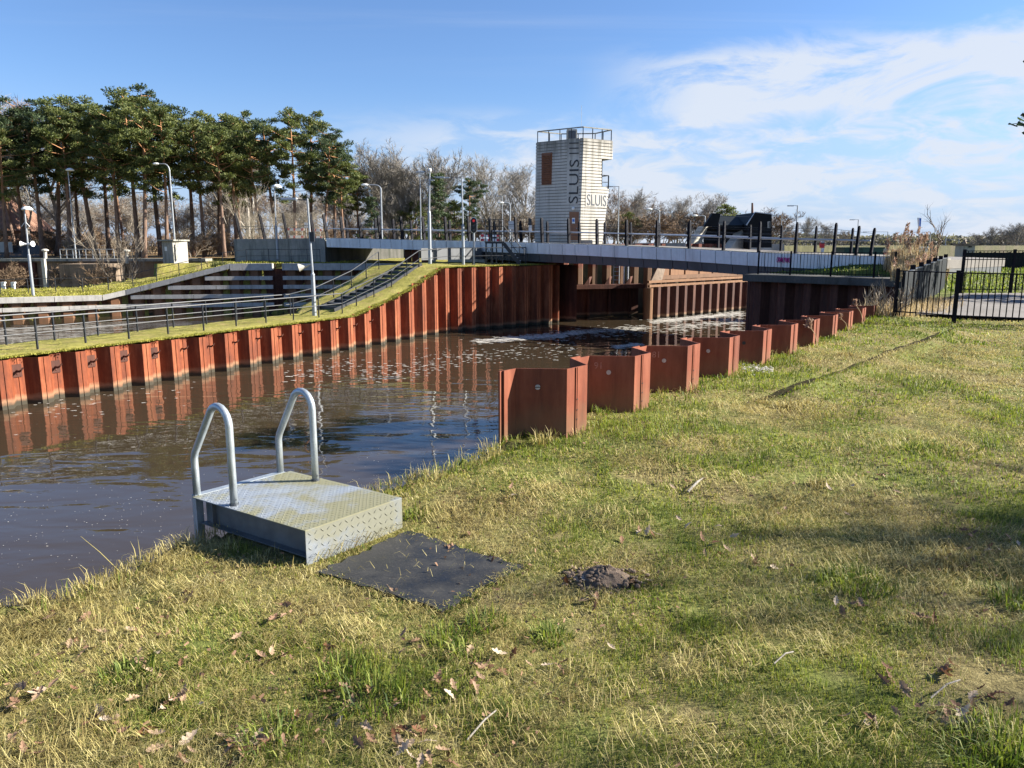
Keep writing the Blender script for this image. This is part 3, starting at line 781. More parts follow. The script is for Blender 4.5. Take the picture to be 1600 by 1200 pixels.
cb = MB(); cb.beam(pp(.05, D1 + .03, ZT - .004), pp(W1 - .06, D1 + .03, ZT - .004), .055, .012)
build('cross_bar', cb, M['tube'], pf)
lad = MB()
for z in (-.25, -.55, -.85): lad.tube([pp(.055, D1 + .035, z), pp(W1 - .06, D1 + .035, z)], .016, 8)
build('ladder_rungs', lad, M['tube'], pf)
# bird-lime and mat
mc = [P(640, 828, 0), P(818, 884, 0), P(690, 957, 0), P(497, 893, 0)]
mm = MB(); cen = sum(mc, Vector()) / 4
NSEG = 16; ring = []
for i in range(4):
    a, b = mc[i], mc[(i + 1) % 4]
    for j in range(NSEG):
        q = lerp(a, b, j / NSEG); q = q + (q - cen).normalized() * random.uniform(-.035, .02); ring.append((q.x, q.y))
mm.prism(ring, -.04, .004)
tag(build('rubber_mat', mm, M['rubber'], loc=(cen.x, cen.y, 0)), 'square black rubber mat sunk in the grass before the bathing platform', 'mat')
MATP = [(q[0], q[1]) for q in ring]
PLATP = [tuple(pp(a, b, 0)[:2]) for a, b in ((-.0, .0), (W1 + .0, 0), (W1 + .0, D1 + .1), (-.0, D1 + .1))]
ORD = ['first', 'second', 'third', 'fourth', 'fifth', 'sixth', 'seventh', 'eighth', 'ninth', 'tenth', 'eleventh', 'twelfth', 'thirteenth', 'fourteenth', 'fifteenth', 'sixteenth', 'seventeenth', 'eighteenth', 'nineteenth', 'twentieth', 'twenty-first', 'twenty-second', 'twenty-third', 'twenty-fourth', 'twenty-fifth', 'twenty-sixth', 'twenty-seventh', 'twenty-eighth', 'twenty-ninth', 'thirtieth', 'thirty-first', 'thirty-second', 'thirty-third', 'thirty-fourth', 'thirty-fifth', 'thirty-sixth', 'thirty-seventh', 'thirty-eighth', 'thirty-ninth', 'fortieth']
# ================================================================ PLANKED QUAY WALL across the side basin
qw = thing('quay_wall', (-20, 56, WAT), 'stepped quay wall of pale horizontal planks over dark red steel posts across the side basin', 'quay wall')
def wl_pt(x, out=0.0):
    for a, b in zip(WL[:-1], WL[1:]):
        if x <= b[0] or b is WL[-1]:
            t = (x - a[0]) / (b[0] - a[0]); d = Vector((b[0] - a[0], b[1] - a[1], 0)).normalized()
            n = Vector((d.y, -d.x, 0)); return Vector((x, a[1] + (b[1] - a[1]) * t, 0)) + n * out, d, n
RX0, RX1 = -17.35, -16.65
def strip_along(x0, x1, z0f, z1f, out0, out1, mb, step=1.5):
    xs = [x0]
    for k in [p[0] for p in WL] + [-28.6, -20.3]:
        if x0 < k < x1: xs.append(k)
    xs = sorted(xs + [x1])
    for a, b in zip(xs[:-1], xs[1:]):
        A, d, n = wl_pt(a + 1e-3); B, _, _ = wl_pt(b - 1e-3); n2 = n
        poly = [A + n2 * out0, B + n2 * out0, B + n2 * out1, A + n2 * out1]
        vs = [p + Vector((0, 0, z0f(p.x))) for p in poly] + [p + Vector((0, 0, z1f(p.x))) for p in poly]
        mb.add(vs, [(3, 2, 1, 0), (4, 5, 6, 7), (0, 1, 5, 4), (1, 2, 6, 5), (2, 3, 7, 6), (3, 0, 4, 7)])
    return mb
capm = MB()
for a, b in ((-60, -43), (-42.97, -35), (-34.97, -31.2), (-31.17, -28.62), (-28.58, -26.3), (-26.27, -23.4), (-23.37, -20.32), (-20.28, RX0), (RX1, -12.5), (-12.47, -8), (-7.97, 1.9)):
    strip_along(a, b, lambda x: wl_top(x) - (.34 if x < -20.3 else .46), lambda x: wl_top(x) + .02, .06, -.45, capm)
build('cap_beam', capm, M['plank'], qw)
for z in (-2.42, -1.78, -1.14, -.50):
    x0 = interp(z + .50, [-1.62, .52], [-28.6, -20.3]) + .3 if z > -2.3 else -60
    for k, (a, b) in enumerate(((x0, RX0), (RX1, 1.9))):
        pm_ = MB(); q = a; random.seed(int(z * 100))
        while q < b - .2:
            e = min(b, q + random.uniform(3.2, 4.2)); strip_along(q, e - .025, lambda x: z - .14, lambda x: z + .14, .0, -.12, pm_); q = e
        build('plank', pm_, M['plank'], qw)
q = -60 + .4
while q < 1.5:
    if not (RX0 - .3 < q < RX1 + .3):
        A, d, n = wl_pt(q); zt = wl_top(q) - .36; bb = MB()
        w_ = .27
        bb.slab([A + d * -w_ - n * .13 + Vector((0, 0, zt)), A + d * w_ - n * .13 + Vector((0, 0, zt)), A + d * w_ - n * .13 + Vector((0, 0, -3.8)), A - d * w_ - n * .13 + Vector((0, 0, -3.8))], -n * .02)
        bb.slab([A + d * w_ - n * .13 + Vector((0, 0, zt)), A + d * (w_ + .22) - n * .5 + Vector((0, 0, zt)), A + d * (w_ + .22) - n * .5 + Vector((0, 0, -3.8)), A + d * w_ - n * .13 + Vector((0, 0, -3.8))], -d * .02)
        bb.slab([A - d * w_ - n * .13 + Vector((0, 0, zt)), A - d * (w_ + .22) - n * .5 + Vector((0, 0, zt)), A - d * (w_ + .22) - n * .5 + Vector((0, 0, -3.8)), A - d * w_ - n * .13 + Vector((0, 0, -3.8))], d * .02)
        build('steel_post', bb, M['rust_near'], qw)
    q += 1.32
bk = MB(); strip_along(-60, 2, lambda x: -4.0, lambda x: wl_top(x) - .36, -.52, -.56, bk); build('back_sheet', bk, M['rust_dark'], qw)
ld = MB()
A, d, n = wl_pt(-17.0)
for z in np.arange(-3.0, .45, .3): ld.tube([A + d * -.2 - n * .3 + Vector((0, 0, z)), A + d * .2 - n * .3 + Vector((0, 0, z))], .02, 6)
for e in (-.2, .2): ld.tube([A + d * e - n * .3 + Vector((0, 0, -3.3)), A + d * e - n * .3 + Vector((0, 0, .5))], .025, 6)
build('recess_ladder', ld, M['rust_dark'], qw)

# ================================================================ RAILINGS
def railing(label, base, h, heights, mat, group, rpost=.03, rrail=.027, square=True, loc=None):
    """base: list of foot points; one post at each; rails at the given heights"""
    t = thing('railing', loc or base[0], label, 'railing', group)
    for p in base:
        mb = MB()
        mb.beam(p + Vector((0, 0, -.25)), p + Vector((0, 0, h)), rpost * 2, rpost * 1.6, (1, 0, 0))
        build('post', mb, mat, t)
    for hh in heights:
        mb = MB()
        for a, b in zip(base[:-1], base[1:]): mb.tube([a + Vector((0, 0, hh)), b + Vector((0, 0, hh))], rrail if hh == heights[0] else rrail * .7, 6)
        build('rail', mb, mat, t)
    return t
def s_of_y(yy):
    lo, hi = 0, lw_len
    for _ in range(40):
        m = (lo + hi) / 2
        if lw_at(m)[0][1] < yy: lo = m
        else: hi = m
    return lo
base = [strip_pt(q, .62) for q in np.arange(s_of_y(12), s_of_y(37.3), 1.62)]
base += [strip_pt(s_of_y(y), v) for y, v in ((38.3, .75), (39.6, .85), (41.0, .95), (42.4, 1.05), (43.6, 1.15))]
base += [strip_pt(s_of_y(y), v) for y, v in ((44.9, 1.1), (46.0, .9), (46.9, .8), (47.8, .7), (48.7, .65))]
railing('dark steel railing beside the orange canal wall, nearer of the two along the grass strip', base, 1.03, (1.03, .55), M['dark_metal'], 'railings along the grass strip')
base = [strip_pt(q, 2.45) for q in np.arange(s_of_y(12), s_of_y(37.0), 1.62)]
base += [strip_pt(s_of_y(y), v) for y, v in ((37.9, 3.1), (39.3, 3.3), (40.7, 3.45), (42.1, 3.6), (43.4, 3.8))]
railing('dark steel railing beside the side basin, running up left of the steps', base, 1.03, (1.03, .55), M['dark_metal'], 'railings along the grass strip')
# steps up the slope
stt = thing('outdoor_steps', strip_pt(s_of_y(40.5), 1.9), 'flight of dark grating steps climbing the grass slope between two railings', 'steps')
y0_, y1_ = 37.6, 43.7; N = 13
for i in range(N):
    yy = lerp(y0_, y1_, i / (N - 1)); q = s_of_y(yy); a = strip_pt(q, 1.25, .22); b = strip_pt(q, 2.45, .22)
    zc_ = (a.z + b.z) / 2; a.z = b.z = zc_ + .02
    mb = MB(); dd = (b - a).normalized(); f = Vector((-dd.y, dd.x, 0)) * -1
    mb.slab([a, b, b + f * .3, a + f * .3], (0, 0, -.05)); mb.slab([a + Vector((0, 0, -.05)), b + Vector((0, 0, -.05)), b + Vector((0, 0, -.2)), a + Vector((0, 0, -.2))], f * .02)
    build('tread', mb, M['dark_metal'], stt)
for v in (1.2, 2.5):
    mb = MB(); pts = [strip_pt(s_of_y(lerp(y0_ - .3, y1_ + .2, k / 8)), v, .15) for k in range(9)]
    for a, b in zip(pts[:-1], pts[1:]): mb.beam(a, b, .05, .2)
    build('stringer', mb, M['dark_metal'], stt)
# railing on the left grass slope
lr = []
for px, py in ((-90, 462), (-44, 462), (1.5, 462), (45, 462), (88, 460), (130, 459), (170, 455), (208, 446), (245, 436), (280, 427), (315, 419), (348, 407)):
    Yd = interp(px, [-100, 0, 200, 350], [51.0, 52.8, 56.2, 57.2]); p = D(px, py, Yd); p.z = float(left_h(p.x, p.y)); lr.append(p)
for px in (385, 420, 455, 480, 500):
    p = D(px, 400, 57.9); p.z = float(left_h(p.x, p.y)); lr.append(p)
railing('thin dark railing climbing the mossy slope above the planked quay wall', lr, .98, (.98, .5), M['dark_metal'], None, .025, .022)
# old lock pit on the left: walls, railing, bollards
ol = thing('old_lock', (-42, 68, -2), 'old brown concrete lock chamber with dark shadowed mouth left of the mossy slope', 'old lock')
b_ = MB(); b_.slab([(-75, 71.2, .42), (-27.5, 69.9, .42), (-27.5, 69.9, -3), (-75, 71.2, -3)], (0, .5, 0)); build('back_wall', b_, M['brown_conc'], ol)
b_ = MB(); b_.slab([(-38.8, 66.5, .25), (-34.8, 66.5, .25), (-34.8, 66.5, -3), (-38.8, 66.5, -3)], (0, 3.5, 0)); build('pier', b_, M['brown_conc'], ol)
b_ = MB(); b_.slab([(-75, 70.6, .66), (-27.4, 69.5, .66), (-27.4, 69.5, .42), (-75, 70.6, .42)], (0, 1.6, 0)); build('coping', b_, M['concrete_dirty'], ol)
b_ = MB(); b_.box((-60, 70.2, -1.2), 34, .4, 3.0); build('dark_mouth_sheet', b_, M['rust_dark'], ol)  # dark sheet standing for the dark void of the lock mouth
railing('pale steel railing on the old lock edge in front of the pines', [D(px, 407, 70.6) for px in (95, 105, 115, 125, 135, 146, 157, 168, 179)], 1.0, (1.0, .5), M['galv'], None, .03, .03)
arc = thing('railing', D(212, 410, 68), 'short dark railing with a hooped end beside the white bollard', 'railing')
p0, p1 = D(187, 411, 68), D(222, 410, 68)
build('rail', MB().tube([p0 + Vector((0, 0, .75)), lerp(p0, p1, .6) + Vector((0, 0, 1.25)), p1 + Vector((-.3, 0, 1.2)), p1 + Vector((0, 0, 1.05)), p1 + Vector((.05, 0, .75))], .03, 6), M['dark_metal'], arc)
for p in (p0, lerp(p0, p1, .6)): build('post', MB().tube([p + Vector((0, 0, -.4)), p + Vector((0, 0, .78 if p is p0 else 1.25))], .03, 6), M['dark_metal'], arc)
def bollard(px, py0, py1, Yd, label):
    a, b = D(px, py0, Yd), D(px, py1, Yd)
    t = thing('bollard', a, label, 'bollard', 'pale mooring bollards by the old lock')
    build('shaft', MB().tube([a - Vector((0, 0, .2)), b], [.16, .14], 10), M['concrete_light'], t, smooth=False)
    build('head', MB().tube([b, b + Vector((0, 0, .06)), b + Vector((0, 0, .16)), b + Vector((0, 0, .24))], [.15, .3, .3, .12], 12), M['concrete_light'], t)
bollard(70.5, 406, 393, 70.3, 'pale mushroom bollard standing left on the old lock edge')
bollard(198, 408, 394, 67.0, 'pale mushroom bollard beside the hooped railing')
for px in (5.5, 21):
    a, b = D(px, 456, 55.5), D(px, 443, 55.5); t = thing('marker_post', a, 'short white marker post at the left edge, ' + ('leftmost of the pair' if px < 10 else 'right one of the pair'), 'post', 'white marker posts')
    mb = MB(); mb.box((a + b) / 2 - Vector((0, 0, .2)), .22, .16, (b - a).length + .4); build('post', mb, M['white'], t); build('cap', MB().box(b + Vector((0, 0, .06)), .28, .2, .1), M['white'], t)
tall = thing('mooring_post', D(70, 445, 66.3), 'tall weathered white post standing in the old lock mouth', 'post')
build('post', MB().box((D(70, 445, 66.3) + D(70, 408, 66.3)) / 2, .28, .28, 2.4), M['concrete_light'], tall)
# kiosk
kb = D(268, 409, 67); ki = thing('concrete_hut', kb, 'small grey concrete hut with a flat overhanging roof before the pines', 'hut')
mb = MB(); kx0, kx1 = D(255, 409, 67), D(284, 409, 67); w = kx1.x - kx0.x; hh = 1.75
mb.prism([(kx0.x, 67), (kx1.x - .5, 66.6), (kx1.x, 68.4), (kx0.x + .1, 68.6)], kb.z - .4, kb.z + hh); build('wall', mb, M['concrete'], ki)
mb = MB(); mb.prism([(kx0.x - .25, 66.7), (kx1.x - .3, 66.3), (kx1.x + .15, 68.6), (kx0.x - .1, 68.8)], kb.z + hh, kb.z + hh + .13); build('roof', mb, M['concrete_dirty'], ki)
build('door', MB().box((kx0.x + .95, 66.82, kb.z + .75), .6, .04, 1.4, -.22), M['rail_grey'], ki)
build('notice', MB().box((kx0.x + .38, 66.86, kb.z + 1.1), .22, .04, .35, -.22), M['white'], ki)
# green fence and brick house at far left
gf = thing('palisade_fence', D(30, 395, 77), 'grey green slatted fence behind the old lock at the left edge', 'fence')
mb = MB(); a, b = D(-40, 398, 77), D(68, 398, 77)
for i in range(60):
    q = lerp(a, b, i / 59); mb.box(q + Vector((0, 0, .35)), .09, .02, 1.15)
build('slats', mb, M['rail_grey'], gf)
mb = MB(); mb.beam(a + Vector((0, .05, .75)), b + Vector((0, .05, .75)), .04, .06); mb.beam(a + Vector((0, .05, .1)), b + Vector((0, .05, .1)), .04, .06); build('rail', mb, M['rail_grey'], gf)
wpn = D(8, 395, 76.5); build('pale_panel', MB().box(wpn + Vector((0, 0, .55)), 1.6, .05, 1.0), M['concrete_light'], gf)
hs = thing('brick_house', (-60, 92, .8), 'orange brick house behind the pines at the left edge', 'house')
build('wall', MB().box((-64, 95, 2.0), 11, 9, 3.0), M['brick'], hs)
mb = MB(); mb.add([(-70, 90, 3.5), (-58, 90, 3.5), (-58, 100, 3.5), (-70, 100, 3.5), (-67.5, 95, 8.2), (-60.5, 95, 8.2)], [(0, 1, 5, 4), (1, 2, 5), (2, 3, 4, 5), (3, 0, 4), (3, 2, 1, 0)]); rf = build('roof', mb, M['brick'], hs)
build('chimney', MB().box((-61.5, 95, 8.6), .8, .8, 1.6), M['brick'], rf)
for x in (-66.5, -61.5):
    w_ = build('window', MB().box((x, 90.46, 2.1), 1.6, .08, 1.3), M['white'], hs); build('pane', MB().box((x, 90.40, 2.1), 1.35, .05, 1.05), M['glass'], w_)

# ================================================================ BRIDGE
BPX = [1480, 1390, 1183, 1060, 917, 740, 510]; BPY = [405, 401.5, 395, 388, 382, 377, 372]; BYD = [32.6, 34.5, 39, 42.5, 46.5, 52, 58]
BF = [D(a, b, c_) for a, b, c_ in zip(BPX, BPY, BYD)]
def poly_px(poly, px, py=380):
    r = _ray(px, py); k = r[0] / r[1]
    for i, (a, b) in enumerate(zip(poly[:-1], poly[1:])):
        ka, kb_ = a.x / a.y, b.x / b.y
        if (k <= ka and k >= kb_) or i == len(poly) - 2 or (i == 0 and k > ka):
            den = (b.x - a.x) - k * (b.y - a.y); t = (k * a.y - a.x) / den
            return a.lerp(b, t) if 0 <= t <= 1 else a + (b - a) * t
BW = 6.2
def off_poly(poly, w):
    out = []
    for i, p in enumerate(poly):
        a = poly[max(i - 1, 0)]; b = poly[min(i + 1, len(poly) - 1)]; d = (b - a); d.z = 0; d.normalize()
        out.append(p + Vector((d.y, -d.x, 0)) * w)      # heading right->left: back side is on the right hand
    return out
BB = off_poly(BF, BW)
br = thing('lock_bridge', (0, 50, 1.5), 'low grey road bridge with pale cladding panels and black fin posts crossing the lock', 'bridge')
def ribbon(poly_a, poly_b, za, zb, mb):
    n = len(poly_a); vs = []
    for a, b in zip(poly_a, poly_b): vs += [a + Vector((0, 0, za)), b + Vector((0, 0, za)), b + Vector((0, 0, zb)), a + Vector((0, 0, zb))]
    fs = [(0, 1, 2, 3), tuple(4 * (n - 1) + k for k in (3, 2, 1, 0))]
    for i in range(n - 1):
        for k in range(4): fs.append((4 * i + k, 4 * i + 4 + k, 4 * i + 4 + (k + 1) % 4, 4 * i + (k + 1) % 4))
    return mb.add(vs, fs)
build('deck', ribbon(off_poly(BF, .06), BB, -.40, -.03, MB()), M['asphalt'], br)
build('edge_beam', ribbon(off_poly(BF, .02), off_poly(BF, .35), -.03, .03, MB()), M['concrete_dirty'], br)
# pale cladding panels
def walk_line(poly, step, s0=0.0):
    res = []; acc = s0
    L = [0]
    for a, b in zip(poly[:-1], poly[1:]): L.append(L[-1] + (b - a).length)
    def at(q):
        for i in range(len(poly) - 1):
            if q <= L[i + 1] or i == len(poly) - 2:
                return poly[i].lerp(poly[i + 1], min(1, max(0, (q - L[i]) / (L[i + 1] - L[i]))))
    q = s0
    while q < L[-1] - .2: res.append((at(q), at(min(q + step - .035, L[-1])))); q += step
    return res
i0 = walk_line(BF, .93)
for a, b in i0:
    d = (b - a); d.z = 0; d.normalize(); n = Vector((-d.y, d.x, 0))
    mb = MB(); mb.slab([a + n * .05, b + n * .05, b + n * .0 - Vector((0, 0, .66)), a + n * .0 - Vector((0, 0, .66))], -n * .04)
    build('cladding_panel', mb, M['fascia'], br)
# dark girder below, recessed, right of the strip
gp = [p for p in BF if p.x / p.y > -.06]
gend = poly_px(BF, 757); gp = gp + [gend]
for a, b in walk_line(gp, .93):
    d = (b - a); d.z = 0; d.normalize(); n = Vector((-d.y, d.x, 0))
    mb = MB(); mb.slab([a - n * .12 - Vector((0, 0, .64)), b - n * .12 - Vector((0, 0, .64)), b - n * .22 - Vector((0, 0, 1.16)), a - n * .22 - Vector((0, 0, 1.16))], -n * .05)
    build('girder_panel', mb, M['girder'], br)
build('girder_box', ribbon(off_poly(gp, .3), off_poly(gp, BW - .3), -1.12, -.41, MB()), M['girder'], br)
# abutment under the bridge on the strip and at the far left
a, b = poly_px(off_poly(BF, 1.2), 757), poly_px(off_poly(BF, 1.2), 700); d = (b - a); d.z = 0; d.normalize(); n = Vector((d.y, -d.x, 0))
ab = MB(); ab.prism([(p.x, p.y) for p in (a, b, b + n * 4, a + n * 4)], -.5, 1.40); build('abutment', ab, M['concrete_light'], br)
AL = [D(507, 372, 58.1), D(430, 373, 59.4), D(365, 373.5, 60.4)]
ab = MB()
for p, q in zip(AL[:-1], AL[1:]):
    ab.add([p, q, q + Vector((.1, .7, 0)), p + Vector((.1, .7, 0))] + [Vector((v.x, v.y, -.6)) for v in (p, q, q + Vector((.1, .7, 0)), p + Vector((.1, .7, 0)))], [(0, 1, 2, 3), (4, 7, 6, 5), (0, 4, 5, 1), (1, 5, 6, 2), (2, 6, 7, 3), (3, 7, 4, 0)])
build('abutment_wall', ab, M['concrete_dirty'], br)
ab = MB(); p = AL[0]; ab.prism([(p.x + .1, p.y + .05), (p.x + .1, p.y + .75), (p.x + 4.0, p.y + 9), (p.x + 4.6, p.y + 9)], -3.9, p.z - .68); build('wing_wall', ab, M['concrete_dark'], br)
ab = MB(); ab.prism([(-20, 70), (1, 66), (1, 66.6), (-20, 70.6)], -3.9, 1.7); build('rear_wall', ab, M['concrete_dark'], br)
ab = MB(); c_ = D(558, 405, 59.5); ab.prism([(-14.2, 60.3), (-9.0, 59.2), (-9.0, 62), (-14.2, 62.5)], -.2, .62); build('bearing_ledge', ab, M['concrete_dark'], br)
for px, m in ((649, 'rust_red'), (664, 'rust_red'), (676, 'concrete_light'), (638, 'rust_dark')):
    p = D(px, 405, 55.5); build('column', MB().box((p.x, p.y, .2), .45, .3, 3.2), M[m], br)
# fin posts
YT = lambda px: interp(px, [367, 405, 484, 532, 626, 695, 765, 846, 979, 1078, 1188, 1307, 1367], [333, 334, 332, 338, 338, 338, 338, 340, 343, 344, 346, 348, 356])
LEAN = lambda px: interp(px, [367, 450, 560, 700, 900, 1100, 1300, 1370], [8, 6, 4, 3, 1, -1, -3, -5.5])
def fin(base, top, d, w=.20, t=.10):
    n = Vector((-d.y, d.x, 0)); mb = MB(); mb_v = []
    for f, ww, tt in ((0, w, t), (.55, w, t), (.93, w * .85, t * .9), (1.0, w * .35, t * .6)):
        p = base.lerp(top, f); mb_v += [p + d * x * tt / 2 + n * y * ww / 2 for x, y in ((-1, -1), (1, -1), (1, 1), (-1, 1))]
    fs = [(3, 2, 1, 0), (12, 13, 14, 15)]
    for i in range(3):
        for k in range(4): fs.append((4 * i + k, 4 * i + (k + 1) % 4, 4 * i + 4 + (k + 1) % 4, 4 * i + 4 + k))
    return mb.add(mb_v, fs)
BFi = off_poly(BF, .16)
front_px = [367, 405, 442, 484, 505, 532, 561, 591, 626, 660, 695, 731, 765, 805, 846, 888, 932.5, 979, 1027, 1078, 1132, 1188, 1246, 1307, 1343, 1367]
tops = []
for px in front_px:
    if px < 508:
        p = poly_px(AL, px + LEAN(px)); p = p + Vector((.02, .3, 0))
    else: p = poly_px(BFi, px + LEAN(px))
    t_ = D(px, YT(px), p.y); dd = Vector((.8, -.6, 0))
    build('fin_post', fin(p - Vector((0, 0, .05)), t_, dd, .22, .11), M['navy'], br); tops.append((px, p, t_))
BBi = off_poly(BF, BW - .2)
bt = []
for px, py in ((521, 342), (541, 343), (586, 340), (614, 342), (642, 345), (672, 344), (702, 344), (737, 344), (772, 345), (813, 345), (855, 346), (905, 346), (945, 347), (985.5, 347), (1030, 348), (1076, 349), (1123, 350), (1172.6, 351), (1222, 352), (1276, 353), (1333, 356)):
    p = poly_px(BBi, px + LEAN(px) * .6); t_ = D(px, py, p.y); build('fin_post', fin(p - Vector((0, 0, .05)), t_, Vector((.8, -.6, 0)), .22, .11), M['navy'], br); bt.append((px, p, t_))
for lst, nm in ((tops[4:], 'f'), (bt, 'b')):
    hr = MB(); pts = [p + Vector((.02, .16, .70)) for _, p, _ in lst]
    for a, b in zip(pts[:-1], pts[1:]): hr.tube([a, b], .038, 7)
    build('handrail', hr, M['light_steel'], br)
    cb_ = MB()
    for f in (.35, .62, .8): 
        for (_, p, t1), (_, q, t2) in zip(lst[:-1], lst[1:]): cb_.tube([p.lerp(t1, f) + Vector((0, .06, 0)), q.lerp(t2, f) + Vector((0, .06, 0))], .009, 4)
    build('cables', cb_, M['dark_metal'], br)
# tan mesh screens on the left abutment
for k in range(3):
    (_, p, t1), (_, q, t2) = tops[k], tops[k + 1]; mb = MB(); off = Vector((0, .08, 0))
    nW, nH = 22, 18
    for i in range(nW + 1): mb.tube([p.lerp(q, i / nW) + off, t1.lerp(t2, i / nW) + off], .006, 3)
    for j in range(nH + 1): mb.tube([p.lerp(t1, j / nH) + off, q.lerp(t2, j / nH) + off], .006, 3)
    build('mesh_screen', mb, M['mesh_wire'], br)
(_, p, t1), (_, q, t2) = tops[3], tops[4]; mb = MB()
for i in range(13): mb.tube([p.lerp(q, i / 12) + Vector((0, .08, 0)), t1.lerp(t2, i / 12) + Vector((0, .08, 0))], .006, 3)
build('mesh_screen', mb, M['mesh_wire'], br)
hr = MB(); hr.tube([tops[k][1] + Vector((0, .2, .95)) for k in range(4)], .03, 6); build('handrail', hr, M['rail_grey'], br)
# magenta scribble on the cladding
random.seed(5); gmb = MB()
for k in range(9):
    px0 = 1216 + k * 2.3; pts = []
    p = poly_px(BF, px0); q = poly_px(BF, px0 + 2.6); d = (q - p); up = Vector((0, 0, 1)); n = Vector((-.6, -.8, 0)).normalized()
    for j in range(9):
        t = j / 8; pts.append(p + d * (.5 + .5 * math.cos(t * 6.3 + k)) + up * (-.30 + .13 * math.sin(t * 6.3 * (1 + k % 2) + k * 1.7)) + n * .075)
    gmb.tube(pts, .013, 4)
build('graffiti', gmb, M['pink'], br)

# roadworks barriers and control things on the bridge
def barrier(px0, px1, yt, yb, Yd, label):
    t = thing('roadworks_barrier', D((px0 + px1) / 2, yb, Yd), label, 'barrier', 'roadworks barriers on the bridge')
    for yy in ((yt, yt + 4.2), (yb - 4.2, yb)):
        n = 6
        bd = build('board', MB().slab([D(px0, yy[0], Yd), D(px1, yy[0], Yd), D(px1, yy[1], Yd), D(px0, yy[1], Yd)], (0, .04, 0)), M['white'], t)
        mb = MB()
        for f0, f1 in ((0, .17), (.38, .5), (.83, 1)):
            mb.slab([D(lerp(px0, px1, f), y_, Yd) + Vector((0, -.006, 0)) for f, y_ in ((f0, yy[0] + .2), (f1, yy[0] + .2), (f1, yy[1] - .2), (f0, yy[1] - .2))], (0, .004, 0))
        build('red_stripes', mb, M['red'], bd)
    mb = MB()
    for px in (px0 + 3, px1 - 3): mb.tube([D(px, yt - 1, Yd) + Vector((0, .06, 0)), D(px, yb + 4, Yd) + Vector((0, .06, 0))], .025, 6)
    build('post', mb, M['galv'], t)
barrier(448, 475, 356.5, 372, 60.2, 'red and white roadworks barrier behind the lamp post, left one of the pair')
barrier(485, 503, 357.5, 373, 60.2, 'red and white roadworks barrier between two slanted bridge posts, right one of the pair')
barrier(751, 781, 366, 377, 56.5, 'red and white roadworks barrier on the deck behind the metal stairs')
t = thing('notice_board', D(478, 370, 60), 'white notice board above the roadworks barriers', 'sign'); build('board', MB().slab([D(475, 347.5, 60), D(482, 347.5, 60), D(482, 356, 60), D(475, 356, 60)], (0, .04, 0)), M['white'], t); build('post', MB().tube([D(478.5, 349, 60.1), D(478.5, 374, 60.1)], .025, 6), M['galv'], t)
t = thing('control_cabinet', D(800, 379, 51.5), 'small grey control cabinet on the bridge above the metal stairs', 'cabinet')
build('case', MB().box((D(796, 346, 51.5) + D(803, 358, 51.5)) / 2, .42, .3, .55), M['light_steel'], t); build('stand', MB().tube([D(799.5, 358, 51.5), D(799.5, 380, 51.5)], .05, 6), M['rail_grey'], t); build('lid', MB().box(D(799.5, 351, 51.33), .4, .04, .03), M['rail_grey'], t)
t = thing('signal_box', D(827.5, 379, 51), 'dark double signal lantern on the bridge left of the tower', 'signal')
build('lantern', MB().box(D(828, 347, 51), .22, .2, .48), M['dark_metal'], t, bevel=.05); build('lantern', MB().box(D(828.5, 357, 51), .2, .2, .4), M['light_steel'], t); build('pole', MB().tube([D(827, 340, 51.2), D(827, 380, 51.2)], .05, 6), M['dark_metal'], t)

# metal stairs down from the deck
YS = 48.3
ms = thing('metal_stairs', D(785, 412, YS), 'black steel stairs with a landing leading from the bridge deck to the grass strip', 'stairs')
pl0, pl1 = D(758, 379, YS), D(787, 379, YS); zpl = pl0.z; zg = lw_top(46.5) + .05
build('landing', MB().box(((pl0.x + pl1.x) / 2, YS + .3, zpl), pl1.x - pl0.x, 1.0, .12), M['dark_metal'], ms)
lg = MB()
for x in (pl0.x + .05, pl0.x + .45, pl1.x - .45, pl1.x - .08):
    for y in (YS - .15, YS + .6): lg.beam((x, y, zg - .2), (x, y, zpl), .07, .07, (1, 0, 0))
lg.beam((pl0.x, YS - .15, zg + .15), (pl0.x + .5, YS - .15, zpl), .03, .03); lg.beam((pl0.x, YS - .15, zpl), (pl0.x + .5, YS - .15, zg + .15), .03, .03)
build('legs', lg, M['dark_metal'], ms)
e0 = Vector((pl1.x, YS - .1, zpl)); e1_ = D(812, 409, YS); e1_.y = YS - .1; e1_.z = zg + .1
for y in (0, .8): build('stringer', MB().beam(e0 + Vector((0, y, -.05)), e1_ + Vector((0, y, -.05)), .06, .22), M['dark_metal'], ms)
for i in range(7):
    p = e0.lerp(e1_, (i + .5) / 7); build('tread', MB().box(p + Vector((0, .4, .06)), .26, .8, .035), M['light_steel'], ms)
for y in (-.03, .83):
    rl = MB(); up1 = Vector((0, 0, 1.0)); off = Vector((0, y, 0))
    rl.tube([e0 + off + up1, e1_ + off + up1 + Vector((.05, 0, 0)), e1_ + off + Vector((.28, 0, .85)), e1_ + off + Vector((.28, 0, .1))], .025, 6)
    rl.tube([e0 + off + up1 * .5, e1_ + off + up1 * .5], .018, 6)
    for f in (.02, .5, .98): p = e0.lerp(e1_, f); rl.tube([p + off, p + off + up1], .022, 6)
    build('handrail', rl, M['dark_metal'], ms)
gt = MB()
for x in np.linspace(pl0.x, pl1.x, 5): gt.tube([(x, YS + .75, zpl), (x, YS + .75, zpl + 1.45)], .028, 6)
for z in (.5, 1.0, 1.42): gt.tube([(pl0.x, YS + .75, zpl + z), (pl1.x, YS + .75, zpl + z)], .022, 6)
gt.tube([(pl0.x, YS - .15, zpl + 1), (pl0.x, YS + .75, zpl + 1)], .022, 6); gt.tube([(pl0.x, YS - .15, zpl), (pl0.x, YS - .15, zpl + 1)], .022, 6)
